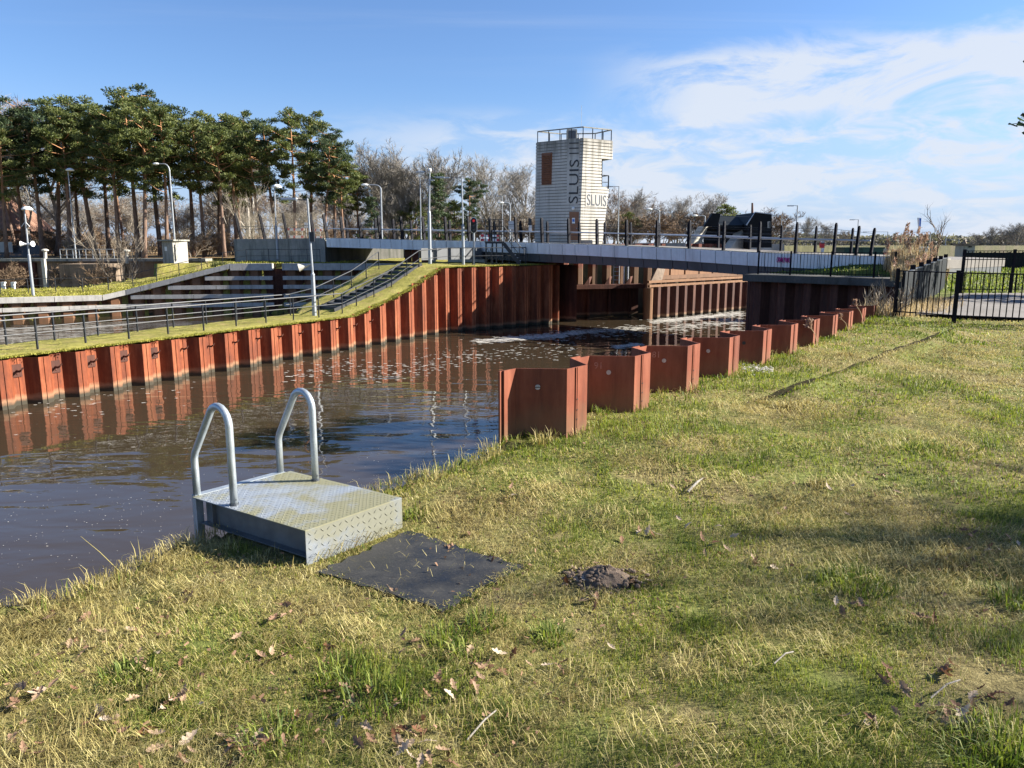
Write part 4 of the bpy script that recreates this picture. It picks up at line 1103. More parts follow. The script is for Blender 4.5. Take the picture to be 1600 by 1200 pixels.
build('landing_gate', gt, M['dark_metal'], ms)

# ================================================================ TOWER
TC0, TC1 = D(905.5, 381, 56), D(912, 215, 56)
TL0, TL1 = D(835, 379.5, 58.4), D(837.5, 221, 58.4)
zb, zt = 1.90, 9.25
tw = thing('lock_tower', (4.6, 58, zb), 'pale ribbed concrete lock tower with rooftop railing and big vertical lettering', 'tower')
def tcx(z): f = (z - TC0.z) / (TC1.z - TC0.z); p = TC0.lerp(TC1, f); p.z = z; return p
def tlx(z): f = (z - TL0.z) / (TL1.z - TL0.z); p = TL0.lerp(TL1, f); p.z = z; return p
RPX = lambda z: (957.5 if z > 7.93 else (940 if z > 5.9 else interp(z, [1.9, 5.9], [941, 951.5])))
def trx(z):
    C_ = tcx(z); px = RPX(z); k = (px - 800) / 1200 / 1.0
    # ray plane at that height: direction of the right face is fixed
    dvec = Vector((1.5, 1.0, 0)).normalized(); yy = C_.y
    # solve (C.x + t dx)/(depth)=u with depth along the view axis
    u = (px - 800) / 1200; t = 0
    for _ in range(30):
        X_, Y_ = C_.x + dvec.x * t, C_.y + dvec.y * t; dep = Y_ * _c - (z - CAMH) * _s
        t += (u * dep - X_) / (dvec.x - u * dvec.y * _c)
    return Vector((C_.x + dvec.x * t, C_.y + dvec.y * t, z))
def tpoly(z, ins=0.0, zr=None):
    c_, l, r = tcx(z), tlx(z), trx(zr if zr is not None else z); b = l + (r - c_) * 1.0
    b = l + (trx(3) - tcx(3)); 
    r.z = z; b.z = z
    cen = (c_ + l + r + b) / 4; pts = [c_, r, r + Vector((-1.0, 1.9, 0)), b, l]
    if ins:
        pts = [p + (Vector((cen.x, cen.y, z)) - p).normalized() * ins for p in pts]
    return pts
NL = 34; dz_ = (zt - zb) / NL; body = MB(); joints = MB()
for i in range(NL):
    z0, z1 = zb + i * dz_, zb + (i + 1) * dz_ - .05; zm = (z0 + z1) / 2
    for (a_, b_, ins) in ((z0, z1, 0.0), (z1, z1 + .05, .06)):
        A, B = tpoly(a_, ins, zm), tpoly(b_, ins, zm); n = 5
        (joints if ins else body).add(A + B, [(4, 3, 2, 1, 0), (5, 6, 7, 8, 9)] + [(k, (k + 1) % 5, 5 + (k + 1) % 5, 5 + k) for k in range(5)])
bo = build('body', body, M['tower'], tw); build('joints', joints, M['joint'], bo)
lf_d = (TL0 - TC0); lf_d.z = 0; lf_d.normalize(); lf_n = Vector((lf_d.y, -lf_d.x, 0)) * 1
if lf_n.y > 0: lf_n = -lf_n
rf_d = Vector((1.5, 1, 0)).normalized(); rf_n = Vector((rf_d.y, -rf_d.x, 0))
def onleft(px, py):      # point on the left face through that pixel direction
    r = _ray(px, py); o = Vector((0, 0, CAMH)); d = Vector(r); p0 = (TC0 + TC1) / 2; p0.z = 0
    t = (p0 - Vector((0, 0, 0))).dot(lf_n) / Vector((d.x, d.y, 0)).dot(lf_n); return o + d * t
def onright(px, py):
    r = _ray(px, py); o = Vector((0, 0, CAMH)); d = Vector(r); p0 = (TC0 + TC1) / 2; p0.z = 0
    t = p0.dot(rf_n) / Vector((d.x, d.y, 0)).dot(rf_n); return o + d * t
def facequad(fn, n, pxs, out, th, mb):
    return mb.slab([fn(*p) + n * out for p in pxs], -n * th)
# smooth bands carrying the lettering
sb_ = build('lettering_band', facequad(onleft, lf_n, [(886.5, 217), (905.5, 215.5), (903.5, 320), (885.5, 320)], .012, .08, MB()), M['tower'], tw)
a = onleft(903.2, 318) + lf_n * .03; ux = onleft(905.2, 249) + lf_n * .03 - a; b = onleft(888.5, 318) + lf_n * .03
build('lettering', text_mb('SLUIS', a, ux, b - a), M['letter'], sb_)
mb = MB()
for y in (239, 231, 223): mb.slab([onleft(889.8, y) + lf_n * .03, onleft(904.6, y - .5) + lf_n * .03, onleft(904.6, y + 1.3) + lf_n * .03, onleft(889.8, y + 1.8) + lf_n * .03], lf_n * .004)
build('numeral_bars', mb, M['letter'], sb_)
sb_ = build('lettering_band', facequad(onright, rf_n, [(915.5, 300.5), (948.5, 304.5), (947.5, 325), (915, 322)], .006, .08, MB()), M['tower'], tw)
a = onright(917.2, 320.5) + rf_n * .02; ux = onright(947.2, 322.6) + rf_n * .02 - a; uy = onright(917.2, 303) + rf_n * .02 - a
build('lettering', text_mb('SLUIS', a, ux, uy), M['rail_grey'], sb_)
dr = build('door', facequad(onleft, lf_n, [(890, 331), (905, 331), (903.8, 378.5), (891, 378)], .05, .12, MB()), M['door'], tw)
build('door_notice', facequad(onleft, lf_n, [(894.5, 340.5), (899, 340.5), (899, 349.5), (894.5, 349.5)], .06, .006, MB()), M['white'], dr)
build('blue_label', facequad(onleft, lf_n, [(895.2, 342.5), (898.4, 342.5), (898.4, 346.5), (895.2, 346.5)], .066, .004, MB()), M['sign_blue'], dr)
build('handle', MB().tube([onleft(902, 356) + lf_n * .08, onleft(902, 357.5) + lf_n * .1], .03, 6), M['galv'], dr)
lam = build('wall_lamp', MB().sphere(onleft(897, 326) + lf_n * .12, .12), M['white'], tw)
lv = build('louvre', facequad(onleft, lf_n, [(846.5, 239.5), (863, 238), (861.8, 288), (846.5, 288.5)], .03, .1, MB()), M['louvre'], tw)
mb = MB()
for i in range(14):
    y = 241.5 + i * 3.45; mb.slab([onleft(847.2, y) + lf_n * .03, onleft(862, y - 1) + lf_n * .03, onleft(862, y + 1.2) + lf_n * .11, onleft(847.2, y + 2.2) + lf_n * .11], (0, 0, -.03))
build('louvre_slats', mb, M['louvre'], lv)
# roof railing, units, balcony
top5 = tpoly(zt, .12, 9.0); rb = MB(); posts = MB()
for k in range(5):
    p, q = top5[k], top5[(k + 1) % 5]; nn = max(2, int((q - p).length / .85))
    for j in range(nn): r_ = p.lerp(q, j / nn); posts.beam(r_, r_ + Vector((0, 0, .74)), .06, .06, (1, 0, 0))
    rb.beam(p + Vector((0, 0, .74)), q + Vector((0, 0, .74)), .09, .07); 
build('roof_rail', rb, M['concrete_dirty'], tw); build('roof_posts', posts, M['dark_metal'], tw)
cen = sum(top5, Vector()) / 5
ac = build('roof_unit', MB().box(cen + Vector((-.4, .3, .45)), .75, .6, .9), M['concrete_light'], tw, bevel=.03)
build('unit_grille', MB().box(cen + Vector((-.4, -.02, .5)), .55, .03, .55), M['rail_grey'], ac)
build('aerial', MB().tube([cen + Vector((.3, .4, 0)), cen + Vector((.3, .4, 2.6))], .012, 5), M['galv'], tw)
zbal = 5.9; r0, c0_ = trx(zbal - .02), tcx(zbal); q0 = r0 + Vector((-1.0, 1.9, 0)); bl = MB()
for p, q in ((r0 - rf_d * .75, r0 - rf_d * .06), (r0 - rf_d * .06, q0 - rf_d * .06)):
    bl.tube([p + Vector((0, 0, .92)), q + Vector((0, 0, .92))], .03, 6); bl.tube([p + Vector((0, 0, .46)), q + Vector((0, 0, .46))], .015, 5)
bl.beam(r0 - rf_d * .06, r0 - rf_d * .06 + Vector((0, 0, .92)), .08, .08, (1, 0, 0)); bl.beam(q0, q0 + Vector((0, 0, .92)), .06, .06, (1, 0, 0))
build('balcony_rail', bl, M['dark_metal'], tw)
gz0 = trx(7); build('loggia_glazing', MB().slab([gz0 + Vector((.03, .05, -1.0)), gz0 + Vector((.03, .05, .85)), gz0 + Vector((-.9, 1.8, .85)), gz0 + Vector((-.9, 1.8, -1.0))], (.03, 0, 0)), M['glass'], tw)

# ================================================================ BLACK BUILDING
YB = 60.0
bb = thing('black_building', D(1150, 390, YB + 2), 'black clad control building with slanted walls on pale concrete buttresses behind the bridge', 'building')
def px_slab(pts, Yd, th, mat, name, parent, dy=0.0): return build(name, MB().slab([D(a, b, Yd) for a, b in pts], (0, th, 0)), mat, parent)
rw = px_slab([(1179, 332), (1206, 335), (1205.5, 392), (1169.5, 392), (1167.5, 352)], YB, 5.0, M['black_clad'], 'side_wall', bb)
px_slab([(1180, 330.8), (1206.3, 333.8), (1206.3, 335), (1179.5, 332.2), (1167.2, 352), (1166, 351.5)], YB - .06, .12, M['light_steel'], 'verge_trim', rw)
wn_ = px_slab([(1199.5, 346), (1203.5, 346), (1203.5, 356.5), (1199.5, 356.5)], YB - .03, .06, M['concrete_light'], 'window', bb); px_slab([(1201.3, 347), (1203, 347), (1203, 355.5), (1201.3, 355.5)], YB - .05, .04, M['glass'], 'pane', wn_)
build('buttress', MB().slab([D(1168, 352.5, YB + 1.6), D(1171, 392, YB + 1.9), D(1138, 392, YB - .3), D(1150, 376, YB + .5)], (-.5, .4, 0)), M['concrete_light'], bb)
px_slab([(1171, 387), (1206, 387), (1206, 394), (1171, 394)], YB - .1, 5, M['concrete_light'], 'plinth', bb)
px_slab([(1113.5, 333), (1126, 334), (1122, 352), (1099, 355)], YB, .5, M['black_clad'], 'side_wall', bb)
build('buttress', MB().slab([D(1099, 354, YB - .1), D(1107, 353, YB + .8), D(1090, 392, YB + 1.0), D(1076, 392, YB - .3)], (-.3, .5, 0)), M['concrete_light'], bb)
mb = MB(); mb.slab([D(1120, 337.5, YB + 4), D(1176, 338.5, YB + 4), D(1160, 352, YB + .6), D(1112, 352, YB + .6)], (0, .1, -.25)); build('roof', mb, M['panel_slate'], bb)
mb = MB(); mb.slab([D(1100, 355, YB + 1.4), D(1165, 355, YB + 1.4), D(1160, 394, YB + 1.4), D(1100, 394, YB + 1.4)], (0, .2, 0)); build('front_wall', mb, M['black_clad'], bb)
mb = MB(); mb.slab([D(1118, 380, YB + .9), D(1126, 376, YB + .9), D(1134, 378, YB + .9), D(1140, 392, YB + .9), D(1114, 392, YB + .9)], (0, .3, 0)); build('inner_ramp', mb, M['panel_slate'], bb)
build('mast', MB().tube([D(1175.5, 345, YB + 2), D(1175.5, 317, YB + 2)], [.11, .07], 6), M['rust_dark'], bb)
mb = MB(); mb.slab([D(1115, 335.5, YB + .2), D(1140, 337.5, YB + .2), D(1172, 338, YB + .2), D(1172, 339, YB + .2), D(1140, 338.7, YB + .2), D(1115, 336.5, YB + .2)], (0, .1, 0)); build('gutter', mb, M['rail_grey'], bb)
# low concrete parapets on the island
for (x0, x1, ya, yb, Yd, lb) in ((985, 1072, 379.5, 392, 57.5, 'long low concrete parapet behind the bridge between the tower and the black building'), (1075, 1100, 378, 392, 60.5, 'short mossy concrete parapet beside the black building'), (1206, 1226, 381, 392, 60, 'low pale concrete block to the right of the black building'), (908, 926, 375, 385, 55.2, 'low concrete parapet at the foot of the tower')):
    o = build('parapet', MB().slab([D(x0, ya, Yd), D(x1, ya, Yd), D(x1, yb, Yd), D(x0, yb, Yd)], (0, .5, 0)), M['concrete'], None, loc=D((x0 + x1) / 2, yb, Yd), bevel=.03); tag(o, lb, 'parapet')

# ================================================================ LOCK MOUTH under the bridge
lk = thing('lock_gate', (6.5, 54.5, WAT), 'dark steel lock gate with a rusty walkway beam in the shade under the bridge', 'lock gate')
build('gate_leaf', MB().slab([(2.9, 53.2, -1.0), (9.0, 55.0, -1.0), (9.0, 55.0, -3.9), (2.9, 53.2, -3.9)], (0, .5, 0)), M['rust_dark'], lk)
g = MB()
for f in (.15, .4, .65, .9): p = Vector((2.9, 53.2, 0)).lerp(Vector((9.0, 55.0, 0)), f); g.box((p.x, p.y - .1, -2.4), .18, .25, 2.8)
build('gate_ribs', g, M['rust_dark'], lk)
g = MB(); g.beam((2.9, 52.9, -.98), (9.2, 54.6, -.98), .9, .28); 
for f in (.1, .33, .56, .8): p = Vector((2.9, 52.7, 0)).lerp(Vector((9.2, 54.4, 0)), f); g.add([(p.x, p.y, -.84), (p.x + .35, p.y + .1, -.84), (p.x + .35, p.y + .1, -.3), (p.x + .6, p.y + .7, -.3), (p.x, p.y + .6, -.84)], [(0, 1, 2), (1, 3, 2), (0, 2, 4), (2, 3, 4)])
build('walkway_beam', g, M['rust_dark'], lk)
g = MB(); p = D(869, 470, 51.4); q = D(901, 470, 50.3); g.prism([(p.x, p.y), (q.x, q.y), (q.x - .3, q.y + 2.2), (p.x + .2, p.y + 1.6)], -3.9, .55); build('gate_pier', g, M['rust_dark'], lk)
up = thing('back_quay_wall', (8, 56, 0), 'red brown sheet pile wall rising behind the lock gate under the bridge', 'quay wall')
def run_wall(parent, pts, p, h, zt, z0, mat, flip=False):
    at, L = line_walk(pts); s = 0
    while s < L - p * .5:
        (x, y), d0 = at(s); (x2, y2), _ = at(min(s + p, L)); a = math.atan2(x2 - x, y2 - y)
        prof, d, n, st = pile_prof((x, y), a, math.hypot(x2 - x, y2 - y), h, side=1)
        build('sheet_pile', pile_mb(prof, z0, zt, .014), mat, parent); s += p
run_wall(up, [(1.0, 53.4), (4.6, 55.0), (12.6, 58.4), (20, 63.2)], 1.15, .35, 1.95, -3.9, M['rust_red'])
ldd = MB(); p = D(963, 425, 55.4)
for e in (-.2, .2): ldd.tube([(p.x + e, p.y, -1.0), (p.x + e, p.y, 1.9)], .035, 6)
for z in np.arange(-.9, 1.8, .3): ldd.tube([(p.x - .2, p.y, z), (p.x + .2, p.y, z)], .025, 5)
build('ladder', ldd, M['galv'], up)
for px in (975, 981): q = D(px, 425, 55.6); build('standpipe', MB().tube([(q.x, q.y, -.9), (q.x, q.y, 1.8)], .06, 7), M['light_steel'], up)
lw2 = thing('lock_approach_wall', (14, 56, WAT), 'far sheet pile wall with pale flange edges and a rusty timber fender beyond the bridge', 'quay wall')
run_wall(lw2, [(9.35, 52.0), (18.2, 60.1), (30, 71)], 1.02, .34, -.92, -3.9, M['rust_dark'])
build('corner_tube', MB().tube([(9.2, 52.0, -3.9), (9.2, 52.0, -1.0)], .3, 12), M['rust_pale'], lw2)
dw = Vector((.74, .67, 0)); nw_ = Vector((.67, -.74, 0)); q0 = Vector((9.2, 52.2, 0))
fb = MB(); 
for z, o_ in ((-.86, .28), (-.58, .22)): fb.beam(q0 + nw_ * o_ + Vector((0, 0, z)) - dw * .3, q0 + dw * 22 + nw_ * o_ + Vector((0, 0, z)), .16, .16)
build('fender_beams', fb, M['rust_pale'], lw2)
fb = MB()
for i in range(18): p = q0 + dw * (.6 + i * 1.15) + Vector((0, 0, -.72)); fb.box(p, .16, .3, .3, math.atan2(dw.y, dw.x))
build('fender_blocks', fb, M['concrete'], lw2)
fb = MB(); fb.beam(q0 + dw * 1.0 - nw_ * .3 + Vector((0, 0, -.35)), q0 + dw * 22 - nw_ * .3 + Vector((0, 0, -.35)), .5, .26); build('waling', fb, M['rust_red'], lw2)
for i in range(9):
    a = q0 + dw * (1.2 + i * 1.75) - nw_ * .35; mb = MB(); mb.slab([a + Vector((0, 0, .42)), a + dw * 1.55 + Vector((0, 0, .42)), a + dw * 1.55 + Vector((0, 0, -.22)), a + Vector((0, 0, -.22))], -nw_ * .1); build('rust_plate', mb, M['rust_pale'], lw2)
bm_ = MB(); bm_.slab([q0 + Vector((.2, .2, -.6)), q0 + Vector((.9, 1.2, .5)), q0 + Vector((1.5, 1.6, .5)), q0 + Vector((1.0, .6, -.6))], (0, .5, 0)); build('bank_rubble', bm_, M['brown_conc'], lw2)

# ================================================================ RIGHT: ledge, fences, panels
LA, LB = D(1160, 430, 36.0), D(1396, 435, 31.0); LA.z = LB.z = .50
ldn = Vector(((LB - LA).y, -(LB - LA).x, 0)).normalized()
if ldn.y < 0: ldn = -ldn
lg_ = thing('concrete_ledge', (LA + LB) / 2, 'dark shaded quay with a concrete cap over sheet piles in front of the grass mound', 'quay')
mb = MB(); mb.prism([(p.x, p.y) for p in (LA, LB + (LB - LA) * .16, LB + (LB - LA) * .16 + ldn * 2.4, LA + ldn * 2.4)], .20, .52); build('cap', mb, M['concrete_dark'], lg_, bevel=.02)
sp = [(LA + ldn * .7 + (LB - LA) * .005)[:2], (LB + (LB - LA) * .15 + ldn * .7)[:2]]
def run_wall2(parent, pts, p, h, zt, z0, mat):
    run_wall(parent, pts, p, h, zt, z0, mat)
run_wall2(lg_, sp, 1.2, .36, .22, -3.9, M['rust_dark'])
e = LA + ldn * .7
run_wall(lg_, [(e.x + 12, e.y + 11.2), (e.x, e.y)], 1.2, .3, .22, -3.9, M['rust_dark'])
def bar_fence(name, label, base, h, spacing, mat, rails=(1.0,), low=.12, post_w=.06, bar=.011, group=None, every=None):
    t = thing(name, base[0], label, 'fence', group)
    for p in base:
        mb = MB(); mb.beam(p - Vector((0, 0, .3)), p + Vector((0, 0, h + .05)), post_w, post_w, (1, 0, 0)); build('post', mb, mat, t)
    bm2 = MB(); rl = MB()
    for a, b in zip(base[:-1], base[1:]):
        L = (b - a).length; n = int(L / spacing)
        for i in range(1, n): q = a.lerp(b, i / n); bm2.tube([q + Vector((0, 0, low - .08)), q + Vector((0, 0, h))], bar, 4, cap=False)
    for f in tuple(h * f for f in rails) + (low,):
        rl = MB()
        for a, b in zip(base[:-1], base[1:]): rl.beam(a + Vector((0, 0, f)), b + Vector((0, 0, f)), .035, .025)
        build('rail', rl, mat, t)
    build('bars', bm2, mat, t); return t
lfb = []
for px in (1184, 1234, 1297.5, 1365, 1397):
    r = _ray(px, 432); k = r[0] / r[1]; A, B = LA + ldn * .5, LB + ldn * .5; dn = (B.x - A.x) - k * (B.y - A.y); tt = (k * A.y - A.x) / dn
    p = A.lerp(B, tt) if 0 <= tt <= 1 else A + (B - A) * tt; p.z = .52; lfb.append(p)
bar_fence('bar_fence', 'thin black bar fence on the dark concrete ledge in front of the bridge end', lfb, 1.02, .145, M['navy'], bar=.010)
fb0 = [P(1397, 498, .28), P(1490, 504, .28)]; d_ = Vector((1.25, -.33, 0)); 
fb0 += [fb0[1] + (P(1600, 508, .28) - fb0[1]).normalized() * k * 1.35 for k in range(1, 16)]
for p in fb0: p.z = float(gz(p.x, p.y, False)) + .02
bar_fence('bar_fence', 'near black bar fence of tall square posts at the top of the lawn', fb0, .99, .105, M['navy'], post_w=.062, bar=.011)
ffb = [Vector((14.0 + 1.62 * k, 24.1 + .1 * k, 0)) for k in range(16)]
for p in ffb: p.z = float(gz(p.x, p.y, False)) + .03
bar_fence('bar_fence', 'farther black bar fence with two top rails beyond the tarmac path', ffb, 1.30, .12, M['navy'], rails=(1.0, .80), post_w=.07, bar=.010)
pf2 = thing('panel_fence', (8.9, 17.7, .3), 'dark slate panel fence stepping up away from the near black fence', 'fence')
PA, PB = Vector((8.85, 17.55, 0)), Vector((14.6, 26.2, 0))
for i in range(6):
    a = PA.lerp(PB, i / 6); b = PA.lerp(PB, (i + 1) / 6); d = (b - a).normalized(); zt_ = 1.24 + i * .035
    mb = MB(); mb.slab([a + d * .05 + Vector((0, 0, zt_)), b - d * .03 + Vector((0, 0, zt_)), b - d * .03 + Vector((0, 0, .1)), a + d * .05 + Vector((0, 0, .1))], Vector((d.y, -d.x, 0)) * .05)
    o = build('panel', mb, M['panel_slate'], pf2)
    build('top_trim', MB().beam(a + d * .05 + Vector((d.y * .02, -d.x * .02, zt_ + .012)), b - d * .03 + Vector((d.y * .02, -d.x * .02, zt_ + .012)), .075, .02), M['rail_grey'], o)
    build('post', MB().box(Vector((b.x, b.y, .7)), .09, .09, 1.35 + i * .07), M['navy'], pf2)
# dark slatted barrier far right, shelters, containers, signs
db = thing('slatted_barrier', (34, 45, .5), 'long dark slatted barrier across the far green lawn at the right', 'fence')
a, b = D(1508, 416, 46), D(1760, 410, 46); a.z = b.z = .5; mb = MB()
for i in range(90):
    q = lerp(a, b, i / 89); mb.box(q + Vector((0, 0, .42)), .2, .05, 1.0, .03)
build('slats', mb, M['panel_slate'], db)
mb = MB()
for i in range(12): mb.box(lerp(a, b, i / 11) + Vector((0, .1, .4)), .09, .09, 1.1)
build('posts', mb, M['navy'], db)
def cabinet(px0, px1, yt, yb, Yd, depth, label, name='concrete_cabinet', cap=True):
    p = D((px0 + px1) / 2, yb, Yd); t = thing(name, p, label, 'cabinet')
    a, b = D(px0, yt, Yd), D(px1, yb, Yd)
    build('case', MB().box(((a.x + b.x) / 2, Yd + depth / 2, (a.z + b.z) / 2 - .2), b.x - a.x, depth, a.z - b.z + .4), M['concrete'], t, bevel=.02)
    if cap: build('hood', MB().prism([(a.x - .07, Yd - .08), (b.x + .07, Yd - .08), (b.x + .1, Yd + depth + .1), (a.x - .1, Yd + depth + .1)], a.z, a.z + (a.z - b.z) * .22), M['brown_conc'], t)
    return t, a, b
t, a, b = cabinet(1507, 1522.5, 384, 400, 48, 1.0, 'pale concrete cabinet with a dark hood behind the slatted barrier')
build('vent', MB().box(((a.x + b.x) / 2, 47.97, a.z - .02), .18, .08, .16), M['black'], t); build('finial', MB().tube([(a.x + .2, 48.4, a.z + .15), (a.x + .2, 48.4, a.z + .38)], [.16, .03], 6), M['brown_conc'], t)
cabinet(1451, 1459.5, 383, 400, 42, .8, 'small pale concrete cabinet behind the reeds and the sapling')
t = thing('slatted_crate', D(1440, 401, 41), 'white slatted box standing behind the reeds', 'crate'); mb = MB()
for i in range(7): q = lerp(D(1434, 393, 41), D(1450, 393, 41), i / 6); mb.box(q, .06, .04, .5)
for yy in (386.5, 400): mb.beam(D(1433, yy, 41), D(1451, yy, 41), .05, .05)
build('slats', mb, M['white'], t); build('back', MB().slab([D(1433, 386, 41.3), D(1451, 386, 41.3), D(1451, 401, 41.3), D(1433, 401, 41.3)], (0, .1, 0)), M['black'], t)
for x0, x1, lb, Yd in ((1320, 1346, 'dark green container behind the bridge end, left of the pair', 52), (1348, 1380, 'dark green container behind the mound, with pale side, right of the pair', 51)):
    a, b = D(x0, 388, Yd), D(x1, 404, Yd); t = thing('green_container', ((a.x + b.x) / 2, Yd, b.z), lb, 'container', 'green containers')
    build('body', MB().box(((a.x + b.x) / 2, Yd + .8, (a.z + b.z) / 2), b.x - a.x, 1.6, a.z - b.z), M['green_box'], t, bevel=.03); build('lid', MB().box(((a.x + b.x) / 2, Yd + .8, a.z + .03), b.x - a.x + .1, 1.7, .08), M['green_box'], t)
    if x0 > 1346: build('side_panel', MB().slab([D(1380.5, 388, Yd), D(1389, 388, Yd), D(1389, 404, Yd), D(1380.5, 404, Yd)], (0, 1, 0)), M['concrete_light'], t); build('red_mark', MB().box(D(1382.5, 399, Yd - .03), .16, .04, .35), M['red'], t)
t = thing('road_sign', D(1436.5, 400, 38), 'blue and white road sign on a pole above the reeds', 'sign')
build('pole', MB().tube([D(1436, 402, 38), D(1436, 341, 38)], .03, 6), M['galv'], t); build('sign_plate', MB().slab([D(1433.5, 340, 37.95), D(1439.8, 340.5, 37.9), D(1438.6, 355, 37.9), D(1434.8, 355, 37.95)], (0, .03, 0)), M['white'], t)
build('blue_field', MB().slab([D(1436.8, 341, 37.9), D(1439.2, 341, 37.88), D(1438.2, 354, 37.88), D(1436.6, 354, 37.9)], (0, -.02, 0)), M['sign_blue'], t)
t = thing('lifebuoy_post', D(1285, 393, 56), 'small red and white lifebuoy post behind the bridge end', 'lifebuoy'); build('post', MB().box(D(1285, 390, 56), .18, .15, .45), M['white'], t); build('red_case', MB().box(D(1284.5, 383, 56), .3, .2, .38), M['red'], t)
build('cap', MB().box(D(1285, 378.5, 56), .22, .2, .12), M['white'], t)

# ================================================================ LAMPS
def lamp(px_b, py_b, px_t, py_t, Yd, style, label, arm=1.0, r=.055, thick=0.0, side=-1, base=None, name='lamp_post', extra=None):
    b = base or D(px_b, py_b, Yd); Yd = b.y; t_ = D(px_t, py_t, Yd); t_.x = b.x + (t_.x - b.x) * .15
    t = thing(name, b, label, 'lamp post', 'lamp posts')
    zmid = lerp(b.z, t_.z, thick)
    if style == 'goose':
        pts = [b, lerp(b, t_, .93)]
        for k in range(1, 6):
            a = math.pi * .5 * k / 5; pts.append(lerp(b, t_, .93) + Vector((side * arm * .45 * (1 - math.cos(a)), 0, (t_.z - b.z) * .07 * math.sin(a))))
        pts.append(pts[-1] + Vector((side * arm * .5, 0, 0)))
        build('pole', MB().tube(pts, [r * 1.2, r] + [r * .8] * 6, 8), M['galv'], t)
        hp = pts[-1] + Vector((side * .18, 0, 0)); build('lamp_head', MB().sphere(hp, .2, 10, 6, (1.5, .8, .55)), M['white'], t)
    else:
        build('pole', MB().tube([b + Vector((0, 0, zmid - b.z)), t_], [r, r * .75], 8), M['galv'], t)
        if thick: build('sleeve', MB().tube([b - Vector((0, 0, .1)), Vector((b.x, b.y, zmid)), Vector((b.x, b.y, zmid + .08))], [r * 1.9, r * 1.75, r], 10), M['galv'], t)
        if style == 'flat':
            build('arm', MB().beam(t_ - Vector((0, 0, .08)), t_ + Vector((side * arm, 0, -.05)), .05, .05), M['dark_metal'], t)
            hb = MB(); c_ = t_ + Vector((side * (arm + .22), 0, -.03)); hb.box(c_, .75, .3, .11); build('lamp_head', hb, M['light_steel'], t, bevel=.03)
        elif style == 'arm':
            build('arm', MB().beam(t_ - Vector((0, 0, .03)), t_ + Vector((side * arm, 0, 0)), .035, .035), M['rail_grey'], t)
            build('lamp_head', MB().box(t_ + Vector((side * arm, 0, -.03)), .5, .2, .08), M['light_steel'], t, bevel=.02)
        elif style == 'dome':
            build('lamp_head', MB().tube([t_ + Vector((.18 * -side, 0, -.05)), t_ + Vector((.18 * -side, 0, .03)), t_ + Vector((.18 * -side, 0, .16)), t_ + Vector((.18 * -side, 0, .2))], [.34, .36, .2, .05], 12), M['white'], t)
    return t, b, t_
t, b, tp = lamp(470, 498, 463, 310, 36.2, 'flat', 'tall grey lamp post with a flat lamp head, foremost, between the strip railings', .62, .055, .36, -1, base=strip_pt(s_of_y(36.2), 1.3))
hb = MB(); q = Vector((b.x - .35, b.y, lerp(b.z, tp.z, .36) + .38)); hb.tube([q + Vector((.3, 0, .1)), q, q + Vector((-.28, -.05, -.06))], [.03, .09, .2], 10); build('loudspeaker', hb, M['concrete_light'], t)
build('bracket', MB().box(Vector((b.x + .06, b.y, lerp(b.z, tp.z, .68))), .2, .12, .45), M['dark_metal'], t)
t, b, tp = lamp(684.5, 415, 684, 268, 45.5, 'arm', 'tall grey lamp post with two short arms at the top of the steps', .55, .055, .57, -1, base=strip_pt(s_of_y(44.6), 2.3)); build('arm', MB().beam(tp - Vector((0, 0, .35)), tp + Vector((.75, 0, -.3)), .04, .04), M['rail_grey'], t); build('lamp_head', MB().box(tp + Vector((.6, 0, -.33)), .5, .2, .08), M['light_steel'], t, bevel=.02); build('camera_head', MB().sphere(tp + Vector((0, 0, .08)), .12), M['white'], t)
lamp(716, 413, 714.5, 277, 47.0, 'arm', 'thin grey lamp post right of the top of the steps, beside the traffic light', .95, .05, .45, -1, base=strip_pt(s_of_y(46.2), 2.2))
lamp(658, 376, 658, 281, 60.5, 'arm', 'slim lamp post on the bridge with its arm pointing right', .85, .05, 0, 1)
lamp(597, 374, 597, 289, 61, 'goose', 'curved gooseneck lamp on the left part of the bridge before the round bare tree', 1.1, .06, 0, -1)
t, b, tp = lamp(434, 403, 432, 292, 59.3, 'dome', 'white lamp post with a dome head in front of the stained abutment wall', .5, .05, .45, -1)
t, b, tp = lamp(52, 461, 44, 327, 52.8, 'dome', 'pale dome lamp post with a pair of loudspeakers beside the planked quay', .5, .055, .47, -1)
for sgn in (-1, 1):
    q = Vector((b.x, b.y, lerp(b.z, tp.z, .60))); build('loudspeaker', MB().tube([q, q + Vector((sgn * .2, -.05, 0)), q + Vector((sgn * .42, -.1, .01))], [.05, .08, .19], 10), M['white'], t)
    build('aerial', MB().tube([Vector((b.x, b.y, lerp(b.z, tp.z, .86))), Vector((b.x + sgn * .28, b.y, lerp(b.z, tp.z, .80)))], .02, 5), M['white'], t)
lamp(119, 404, 111, 266, 71.5, 'dome', 'tall slim lamp post with its head to the right among the pine trunks', .6, .06, 0, -1)
lamp(275, 404, 266, 256, 69.5, 'goose', 'tall gooseneck lamp beside the concrete hut in front of the pines', 1.0, .065, 0, -1)
lamp(797, 372, 797, 317, 72, 'goose', 'curved gooseneck lamp left of the tower behind the bridge', .7, .06, 0, -1)
lamp(785, 372, 785, 306, 76, 'arm', 'thin mast with a short crossarm left of the tower', .35, .05, 0, -1)
lamp(965.5, 378, 965.5, 291, 64, 'arm', 'slim lamp post just right of the tower', .7, .055, 0, -1)
lamp(1029, 383, 1029, 327, 72, 'goose', 'curved gooseneck lamp between the tower and the black building', .8, .06, 0, -1)
lamp(1101, 360, 1101, 337, 78, 'goose', 'curved gooseneck lamp peeping over the left of the black building', .9, .06, 0, -1)
